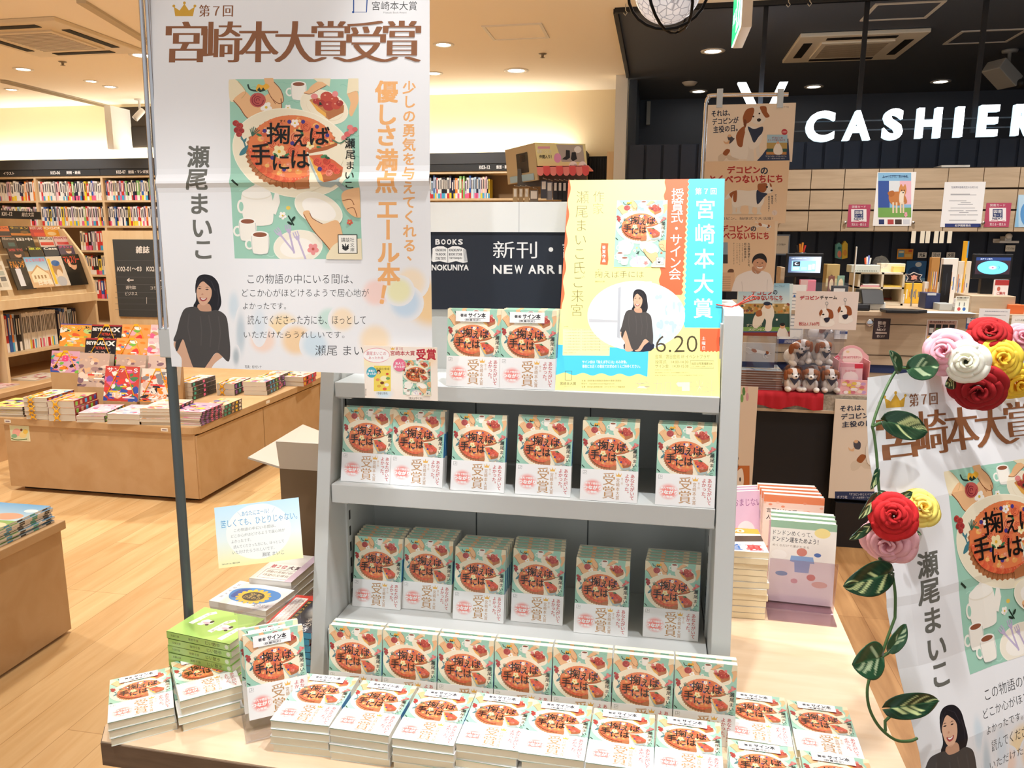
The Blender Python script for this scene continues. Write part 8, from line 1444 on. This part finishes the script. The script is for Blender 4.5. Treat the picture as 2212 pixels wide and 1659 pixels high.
mb = MB(); mb.tube([(p.x, 2.3, p.z+rg*.95), (p.x, 2.3, CEIL)], .005, 8, m=BLK); mb.build('cable', t, I)
# small wall unit on the dark wall, doorway beside the bookcase end
a_, b_ = atY(*z9(1645, 893), 8.9), atY(*z9(1678, 725), 8.9); mb = MB(); mb.box((a_.x, 8.9, a_.z), (b_.x, 8.958, b_.z), '#b9b9b2', PLAST); tag(mb.build('wall_unit', None), 'slim pale wall unit on the dark wall right of the white pillar', 'wall fitting')
a_, b_ = atY(1309, 430, 7.95), atY(1329, 327, 7.95); mb = MB(); mb.box((a_.x, 7.95, 0), (b_.x, 8.29, b_.z), m=BIRCH); tag(mb.build('end_cabinet', None), 'narrow birch end cabinet at the white pillar', 'cabinet')
c_ = atY(1272, 338, 8.2); mb = MB(); mb.box((c_.x, 8.2, 0), (a_.x-.005, 8.26, c_.z), '#181a20', MATTE); n = 7
for k in range(n): x = c_.x+(a_.x-.005-c_.x)*(k+.5)/n; mb.tube([(x, 8.2, .01), (x, 8.2, c_.z-.02)], .018, 8, '#1d2028', MATTE)
tag(mb.build('dark_curtain', None), 'dark curtain between the bookcase and the birch end cabinet', 'curtain')
# sock rack
SYK = 3.2; P = lambda x, y: (lambda q: (q.x, q.z))(atY(*z9(x, y), SYK)); cpt = atY(*z9(1040, 1300), SYK); t = empty('sock_rack', (cpt.x, SYK+.2, 0)); tag(t, 'sock display rack with a pink scalloped awning behind the shop sign', 'display rack'); I = t.matrix_world.inverted()
mb = MB(); f = [P(845, 1022), P(1208, 1032), P(1222, 1195), P(868, 1195)]; mb.prism(f, SYK, SYK+.006, 'y', '#efe6a8', PRINT); a = Art(P, 2e-4); a.rect(868, 1050, 955, 1066, '#e8a8b8'); a.text('快適くつした', 862, 1074, 966, 1100, '#f6f2dc', .02); a.text('仲間入り！', 880, 1110, 966, 1136, '#3a3430', .02); a.poly([(1000, 1036), (1190, 1040), (1205, 1160), (1040, 1160)], '#b8b0a8'); a.poly([(1070, 1075), (1098, 1078), (1100, 1130), (1075, 1146), (1040, 1142), (1068, 1120)], '#26262a'); a.poly([(1112, 1092), (1140, 1090), (1150, 1140), (1120, 1156), (1105, 1140)], '#26262a'); a.ell(1010, 1132, 26, 34, '#eaa0cc'); a.ell(1155, 1072, 26, 24, '#f4f2ee'); a.ell(1122, 1196, 32, 40, '#fbf7f2'); a.text('580円', 1098, 1182, 1146, 1208, '#3a3430', .01); a.ell(1190, 1196, 32, 40, '#fbf7f2'); a.text('680円', 1166, 1182, 1214, 1208, '#3a3430', .01); a.lay(mb, PRINT, 0, lambda u, v, w: (u, SYK-w, v)); plab(mb.build('header_board', t, I), 'yellow printed header board')
mb = MB(); q0, q1 = P(845, 1022), P(868, 1290); D = Vector((-.17, .24, 0)); v0 = [Vector((q0[0], SYK+.003, q0[1])), Vector((q1[0], SYK+.003, q1[1])), Vector((q1[0], SYK+.003, q1[1]))+D, Vector((q0[0], SYK+.003, q0[1]))+D]; nn = Vector((.005, .004, 0)); mb.add([*v0, *[k+nn for k in v0]], [(0, 1, 2, 3), (7, 6, 5, 4), (0, 3, 7, 4), (1, 5, 6, 2), (2, 6, 7, 3), (0, 4, 5, 1)], '#b8a684', PRINT)
L_ = lambda s_, r_: v0[0]+D*s_+(v0[1]-v0[0])*r_-Vector((.0015, .0012, 0)); mb.add([L_(.25, .2), L_(.25, .75), L_(.62, .75), L_(.62, .2)], [(0, 1, 2, 3)], '#2a2624', PRINT); mb.add([L_(.32, .25), L_(.32, .45), L_(.5, .45), L_(.5, .25)], [(0, 1, 2, 3)], '#d8b498', PRINT); mb.add([L_(.1, .8), L_(.1, .98), L_(.9, .98), L_(.9, .8)], [(0, 1, 2, 3)], '#9ab8c8', PRINT); plab(mb.build('side_board', t, I), 'printed side board')
for k in range(8):
    x = 868+k*46; mb = MB(); pts = [P(x, 1195), P(x+46, 1195), P(x+50, 1240)]+[P(x+27+23*math.cos(R(d)), 1240+24*math.sin(R(d))) for d in range(0, 181, 30)]+[P(x+4, 1240)]; mb.prism(pts, SYK-.03-.002*(k % 2), SYK-.026-.002*(k % 2), 'y', ('#ef8a84', '#e2585a')[k % 2], PRINT); mb.build('awning_flap', t, I)
mb = MB(); q = P(868, 1195); r_ = P(1236, 1195); mb.box((q[0], SYK-.03, q[1]-.004), (r_[0], SYK+.2, q[1]), '#ef8a84', PRINT); mb.build('awning_top', t, I)
mb = MB(); mb.box((cpt.x-.02, SYK+.16, 0), (cpt.x+.02, SYK+.2, P(0, 1040)[1]), '#3c3a38', PLAST); mb.box((cpt.x-.25, SYK-.05, 0), (cpt.x+.25, SYK+.4, .02), '#3c3a38', PLAST); mb.box((P(690, 0)[0], SYK+.12, P(0, 1330)[1]), (P(1225, 0)[0], SYK+.13, P(0, 1200)[1]), '#5a5650', PLAST); mb.build('post', t, I)
for k, (x, y, c, wd) in enumerate(((700, 1345, '#b8a078', 34), (740, 1345, '#a88f68', 34), (780, 1345, '#c2aa84', 34), (835, 1360, '#7c746a', 60), (905, 1290, '#4a4c58', 44), (945, 1300, '#8a8c94', 44), (990, 1300, '#26262c', 34), (1022, 1300, '#1e1e24', 34), (1054, 1300, '#2a2a30', 34), (1090, 1300, '#1c1c22', 34), (1130, 1300, '#34343c', 34))):
    q0, q1 = P(x-wd/2, y+130), P(x+wd/2, y); Y = SYK+.02+.004*(k % 3); mb = MB(); mb.box((q0[0], Y, q0[1]), (q1[0], Y+.006, q1[1]), c, PRINT); mb.box((q0[0]+.004, Y-.001, q1[1]-.035), (q1[0]-.004, Y, q1[1]-.004), '#e8e4dc', PRINT); mb.tube([((q0[0]+q1[0])/2, Y+.1, q1[1]+.012), ((q0[0]+q1[0])/2, Y-.02, q1[1]+.008)], .002, 6, '#b8b8b4', PLAST); tag(mb.build('sock_pack', None), f'hanging sock pack on the sock rack, {nth(k+1)} from the left', 'socks', 'sock packs on the rack')
# ---------------- rose-trimmed award poster on its easel at the right ----------------
RU, RV = Vector((.829, .558, .026)).normalized(), Vector((-.163, .198, .967)); PR = Plane((.406, 1.059, .70), RU, RV)
VT = PR.px(1950, 806)[1]; cu, cv = [.012, .026, .045, .07, .11], [.12, .24, .331, .345, .48, .56, .62]
cu = [.045, .07, .11]
_gu, _gv = [.004]+cu+[.2, .3, .4, PWID], [0]+cv+[VT]
_wu = [-.012*max(0, 1-(u-.004)/.075)**2+.003*math.sin(u*21) for u in _gu]; _wv = [.005*math.sin(v*19)-.003*max(0, 1-abs(v-.337)/.02) for v in _gv]
EDG = [(PR.px(*p)[1], PR.px(*p)[0]) for p in ((1995, 1640), (1979, 1558), (1933, 1331), (1905, 1100), (1888, 941), (1880, 811))]; EDG[0] = (0., EDG[0][1])
def WR(u, v, w):
    if u < .0045: u = piecewise(v, [e[0] for e in EDG], [e[1] for e in EDG])
    return (u, v, w+piecewise(u, _gu, _wu)+piecewise(v, _gv, _wv))
mb = poster_sheet('p', None, WR, None, _gu, _gv, POSTER)
a = Art(None, 2.5e-5, (.004, 0, .33, VT)); award_art(a, PL.px)
for it in list(a.items):
    if it[0] and (min(p[0] for p in it[0]) > .33): a.items.remove(it)
a.lay(mb, POSTER, 6e-5, WR, None, (_gu[1:-1], _gv[1:-1]))
tag(mb.build('award_poster', None, PR.M), 'creased white award poster trimmed with artificial roses at the right', 'poster')
W3 = lambda u, v, w: PR.M @ Vector((u, v, w))
OAKL = wood('knotty_easel_wood', '#b5834f', '#8d5f36', 0, (2, 2, 18), .55)
t = empty('wooden_easel', (.65, 1.35, 0)); tag(t, 'wooden easel standing behind the rose-trimmed poster', 'easel'); I = t.matrix_world.inverted()
def plank(p, q, wd, th, nm, side):
    p, q = Vector(p), Vector(q); d = (q-p).normalized(); s = Vector(side)-d*Vector(side).dot(d); s.normalize(); n = d.cross(s); mb = MB(); c = [(p, -1, -1), (p, 1, -1), (p, 1, 1), (p, -1, 1), (q, -1, -1), (q, 1, -1), (q, 1, 1), (q, -1, 1)]; mb.add([k+s*(i*wd/2)+n*(j*th/2) for k, i, j in c], [(0, 3, 2, 1), (4, 5, 6, 7), (0, 1, 5, 4), (1, 2, 6, 5), (2, 3, 7, 6), (3, 0, 4, 7)], '#fff', OAKL); mb.build(nm, t, I, .002)
for u in (.22, .45):
    tp, bt = W3(u, .60, -.06), W3(u, 0, -.06); d = (tp-bt)/(tp.z-bt.z); plank(bt-d*bt.z, tp, .06, .02, 'front_leg', RU); plank((tp.x+.55, tp.y+.62, 0), tp-PR.N*.02, .06, .02, 'rear_leg', RU)
plank(W3(.10, .02, -.045), W3(.50, .02, -.045), .05, .02, 'ledge', RV); plank(W3(.16, .56, -.045), W3(.48, .56, -.045), .05, .012, 'cross_bar', RV)
mb = MB(); mb.add([W3(u, v, w) for u, v, w in ((.09, .03, -.032), (.50, .03, -.032), (.50, .6, -.032), (.09, .6, -.032), (.09, .03, -.036), (.50, .03, -.036), (.50, .6, -.036), (.09, .6, -.036))], [(0, 1, 2, 3), (7, 6, 5, 4), (0, 4, 5, 1), (1, 5, 6, 2), (2, 6, 7, 3), (3, 7, 4, 0)], '#d8d4cc', PRINT); mb.build('backing_board', t, I)
# ---- flowers ----
PETAL = mat('fabric_petal', None, .75); VELV = mat('velvet_petal', None, .9); LEAF = mat('waxy_leaf', None, .32, coat=.3); STEM = mat('green_stem', '#4a6a3c', .5)
def mixc(a, b, t): a, b = lin(a), lin(b); return tuple(a[k]*(1-t)+b[k]*t for k in range(4))
def rose(c, r, axis, c0, c1, seed, m, parent, name, open_=1.0, heart=None, layers=4):
    """layered curved petals round axis: c0 = heart colour, c1 = rim colour"""
    q = random.Random(seed); ax = Vector(axis).normalized(); X = ax.orthogonal().normalized(); Y = ax.cross(X); M = Matrix(((X.x, Y.x, ax.x, c[0]), (X.y, Y.y, ax.y, c[1]), (X.z, Y.z, ax.z, c[2]), (0, 0, 0, 1))); mb = MB()
    for L in range(layers):
        f = (L+.6)/(layers-.4); n = 3 if L < 1 else 4 if L < 3 else 5
        for k in range(n):
            a0 = 2*math.pi*(k/n+.29*L)+q.uniform(-.15, .15); nu, nv = 10, 8; half = 1.35 if L < 2 else 1.0 if L < 3 else .84; vs = []; fs = []; cs = []; rr = r*(.10+.90*f*open_)*q.uniform(.93, 1.07); hh = r*(.62-.44*f)*(1.25-.25*open_)*q.uniform(.9, 1.1); ru, rp = q.uniform(0, 6), q.uniform(.03, .075)
            for j in range(nv+1):
                t = j/nv
                for i in range(nu+1):
                    s = 2*i/nu-1; tt = t*(1-.20*abs(s)**2.4); th = a0+s*half*(.55+.45*math.sin(math.pi*min(.5, t*.6+.1))); twist = .10*s*r*(1-f)
                    rad = rr*(.22+.78*tt**.85)+twist*t; h = hh*math.sin(math.pi/2*min(1, tt*1.05))-r*.12*f
                    if t > .78: c = (t-.78)/.22; rad += r*.09*c*(.4+f); h -= r*.10*c*c*(.4+f)
                    h += r*rp*math.sin(ru+s*4.2)*t*t; vs.append((rad*math.cos(th), rad*math.sin(th), h))
            for j in range(nv):
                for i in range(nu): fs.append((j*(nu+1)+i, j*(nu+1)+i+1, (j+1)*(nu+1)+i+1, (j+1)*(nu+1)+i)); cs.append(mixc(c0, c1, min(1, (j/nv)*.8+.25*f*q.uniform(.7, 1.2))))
            b = len(mb.v); mb.v += [tuple(M @ Vector(p)) for p in vs]; i = mb.mi(m)
            for fc, cc in zip(fs, cs): mb.f.append(tuple(b+x for x in fc)); mb.c.append(cc); mb.m.append(i); mb.sm.append(True)
    if heart: mb.ball((0, 0, r*.30), (r*.09, r*.09, r*.1), heart, m, M, 8, 6)
    o = mb.build(name, parent, parent.matrix_world.inverted()); s = o.modifiers.new('petal_thickness', 'SOLIDIFY'); s.thickness = .0006; return o
def leaf(base, tip, wd, seed, parent, fold=.25, droop=.12, dark=False, nrm=None):
    q = random.Random(seed); b, e = Vector(base), Vector(tip); d = e-b; L = d.length; d.normalize(); n = Vector(nrm or PR.N); n = (n-d*n.dot(d)).normalized(); s = d.cross(n); nu, nv = 22, 24; mb = MB(); vs = []; fs = []; cs = []
    streak = [(q.uniform(.0, .75), q.choice((-1, 1)), q.uniform(.03, .06), q.uniform(.4, .95)) for k in range(7)]
    def shade(t, k):
        x = t-abs(k)*.42; g = max(0, 1-abs(k)/.07)*.8; y = 0
        for st, sg, sr, ex in streak:
            if k*sg > 0 and abs(k) < ex: y = max(y, 1-((x-st)/sr)**2)
        vein = .25*max(0, math.cos(x*44))**6; c = mixc('#1b3c28' if dark else '#2b5538', '#47744c', min(1, vein+g)); y = max(0, min(1, y*1.6)); yc = lin('#cfdc9a' if dark else '#b9cfa4'); return tuple(c[m]*(1-y)+yc[m]*y for m in range(4))
    for j in range(nv+1):
        t = j/nv; w = wd*L*.5*(1.9*math.sqrt(max(t, .0))*(1-t)**.75+.05*(1-t))*1.05
        for i in range(nu+1):
            k = 2*i/nu-1; back = -.16*L*abs(k)*(1-t)**3; vs.append(b+d*(t*L+back)+s*(k*w)+n*(abs(k)*w*fold-droop*L*t*t+.012*L*math.sin(8*t+3*k)))
    for j in range(nv):
        for i in range(nu):
            fs.append((j*(nu+1)+i, j*(nu+1)+i+1, (j+1)*(nu+1)+i+1, (j+1)*(nu+1)+i)); cs.append([shade((j+y)/nv, 2*(i+x)/nu-1) for x, y in ((0, 0), (1, 0), (1, 1), (0, 1))])
    i = mb.mi(LEAF); mb.v = [tuple(p) for p in vs]
    for f, c in zip(fs, cs): mb.f.append(f); mb.c.append(c); mb.m.append(i); mb.sm.append(True)
    o = mb.build('leaf', parent, parent.matrix_world.inverted()); o.modifiers.new('leaf_thickness', 'SOLIDIFY').thickness = .0007; return o
def FP(x, y, w=.03): u, v = PR.px(x, y); d = ray(x, y); return EYE+(W3(u, v, 0)-EYE)*(1-w/1.25)
zA = zoomed(1780, 700, 3.317); zB = zoomed(1780, 1150, 3.26)
PXR = lambda p: .74*p*1.25/1500     # photo pixels -> metres at the poster's distance
def garland(label, loc): t = empty('rose_garland', loc); tag(t, label, 'artificial flowers'); return t
g1 = garland('upper artificial rose garland with pink, white, red and yellow roses on the right poster', FP(2100, 790)); V = (EYE-Vector(FP(2100, 790))).normalized()
def ax(dx, dy): return V+_r*dx-_u*dy
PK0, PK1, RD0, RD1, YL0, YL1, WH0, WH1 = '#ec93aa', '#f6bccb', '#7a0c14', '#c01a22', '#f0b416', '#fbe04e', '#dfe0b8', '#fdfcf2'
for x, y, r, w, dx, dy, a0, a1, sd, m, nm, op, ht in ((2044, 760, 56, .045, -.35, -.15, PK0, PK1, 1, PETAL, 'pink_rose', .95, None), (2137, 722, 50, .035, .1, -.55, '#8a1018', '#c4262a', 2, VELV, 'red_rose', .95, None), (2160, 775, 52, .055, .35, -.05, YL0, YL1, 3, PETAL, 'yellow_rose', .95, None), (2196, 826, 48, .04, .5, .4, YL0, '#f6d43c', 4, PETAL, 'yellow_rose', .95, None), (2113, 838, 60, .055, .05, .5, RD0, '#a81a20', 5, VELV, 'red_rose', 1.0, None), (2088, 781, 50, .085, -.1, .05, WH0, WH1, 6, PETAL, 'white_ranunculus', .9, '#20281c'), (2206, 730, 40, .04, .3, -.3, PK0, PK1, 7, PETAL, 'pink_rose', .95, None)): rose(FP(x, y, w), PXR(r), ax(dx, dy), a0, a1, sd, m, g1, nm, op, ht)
N2 = PR.N
for k, (b, e, wd, dk) in enumerate((((530, 330), (480, 190), .62, 0), ((622, 318), (838, 292), .86, 0), ((455, 700), (762, 775), .62, 1), ((1340, 300), (1433, 200), .7, 1), ((930, 400), (880, 440), .8, 1))): leaf(FP(*zA(*b), .035), FP(*zA(*e), .05), wd, 20+k, g1, .2 if k else .45, .06, bool(dk))
def stem(zz, pts, r, parent, w=.03): mb = MB(); P3 = [FP(*zz(*p), w) for p in pts]; mb.tube(P3, r, 8, m=STEM); mb.build('stem', parent, parent.matrix_world.inverted())
sm = lambda p: bez(p, 5, False)
stem(zA, sm([(830, 320), (620, 318), (530, 325), (450, 450), (380, 620), (345, 735)]), .0020, g1); stem(zA, [(345, 735), (390, 712), (456, 702)], .0024, g1)
g2 = garland('lower rose garland of red, yellow and pink roses with trailing variegated leaves', FP(1930, 1130))
V = (EYE-Vector(FP(1930, 1130))).normalized()
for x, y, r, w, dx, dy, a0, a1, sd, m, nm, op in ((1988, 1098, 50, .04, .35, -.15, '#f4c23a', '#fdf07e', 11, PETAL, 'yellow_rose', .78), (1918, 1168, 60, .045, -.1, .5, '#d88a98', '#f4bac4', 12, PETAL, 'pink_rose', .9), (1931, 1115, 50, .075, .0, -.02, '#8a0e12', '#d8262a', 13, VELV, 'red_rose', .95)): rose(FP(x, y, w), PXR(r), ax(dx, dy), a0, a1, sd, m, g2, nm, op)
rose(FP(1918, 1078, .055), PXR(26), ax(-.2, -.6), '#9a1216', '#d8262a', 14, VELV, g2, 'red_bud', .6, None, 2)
for k, (zz, b, e, wd, dk) in enumerate(((zA, (385, 1050), (345, 1185), .42, 1), (zA, (370, 1235), (262, 1400), .36, 1), (zA, (500, 1280), (645, 1205), .5, 1), (zA, (330, 1450), (195, 1545), .34, 1), (zA, (640, 1480), (700, 1510), .6, 1), (zA, (400, 1200), (470, 1220), .5, 0), (zB, (450, 290), (160, 385), .62, 1), (zB, (470, 820), (590, 650), .72, 0), (zB, (395, 880), (215, 935), 1.05, 0), (zB, (470, 1235), (835, 1195), .44, 1))): leaf(FP(*zz(*b), .04), FP(*zz(*e), .05), wd, 40+k, g2, .2, .06, bool(dk))
stem(zA, sm([(345, 735), (360, 800), (378, 960), (388, 1120), (400, 1250)]), .0020, g2, .03); stem(zB, sm([(500, 600), (455, 720), (400, 870), (340, 980), (305, 1100), (320, 1240), (390, 1370), (500, 1460), (600, 1470), (655, 1450)]), .0021, g2); stem(zB, [(400, 880), (450, 850), (475, 815)], .0022, g2); stem(zB, [(432, 1400), (430, 1330), (470, 1290), (480, 1240)], .0022, g2)
stem(zB, sm([(420, 190), (470, 260), (500, 420), (500, 600)]), .0020, g2, .03); stem(zB, [(390, 180), (450, 290), (455, 295)], .0022, g2)
if _fc is not None: _d = _fc.data; bpy.data.objects.remove(_fc); bpy.data.curves.remove(_d)
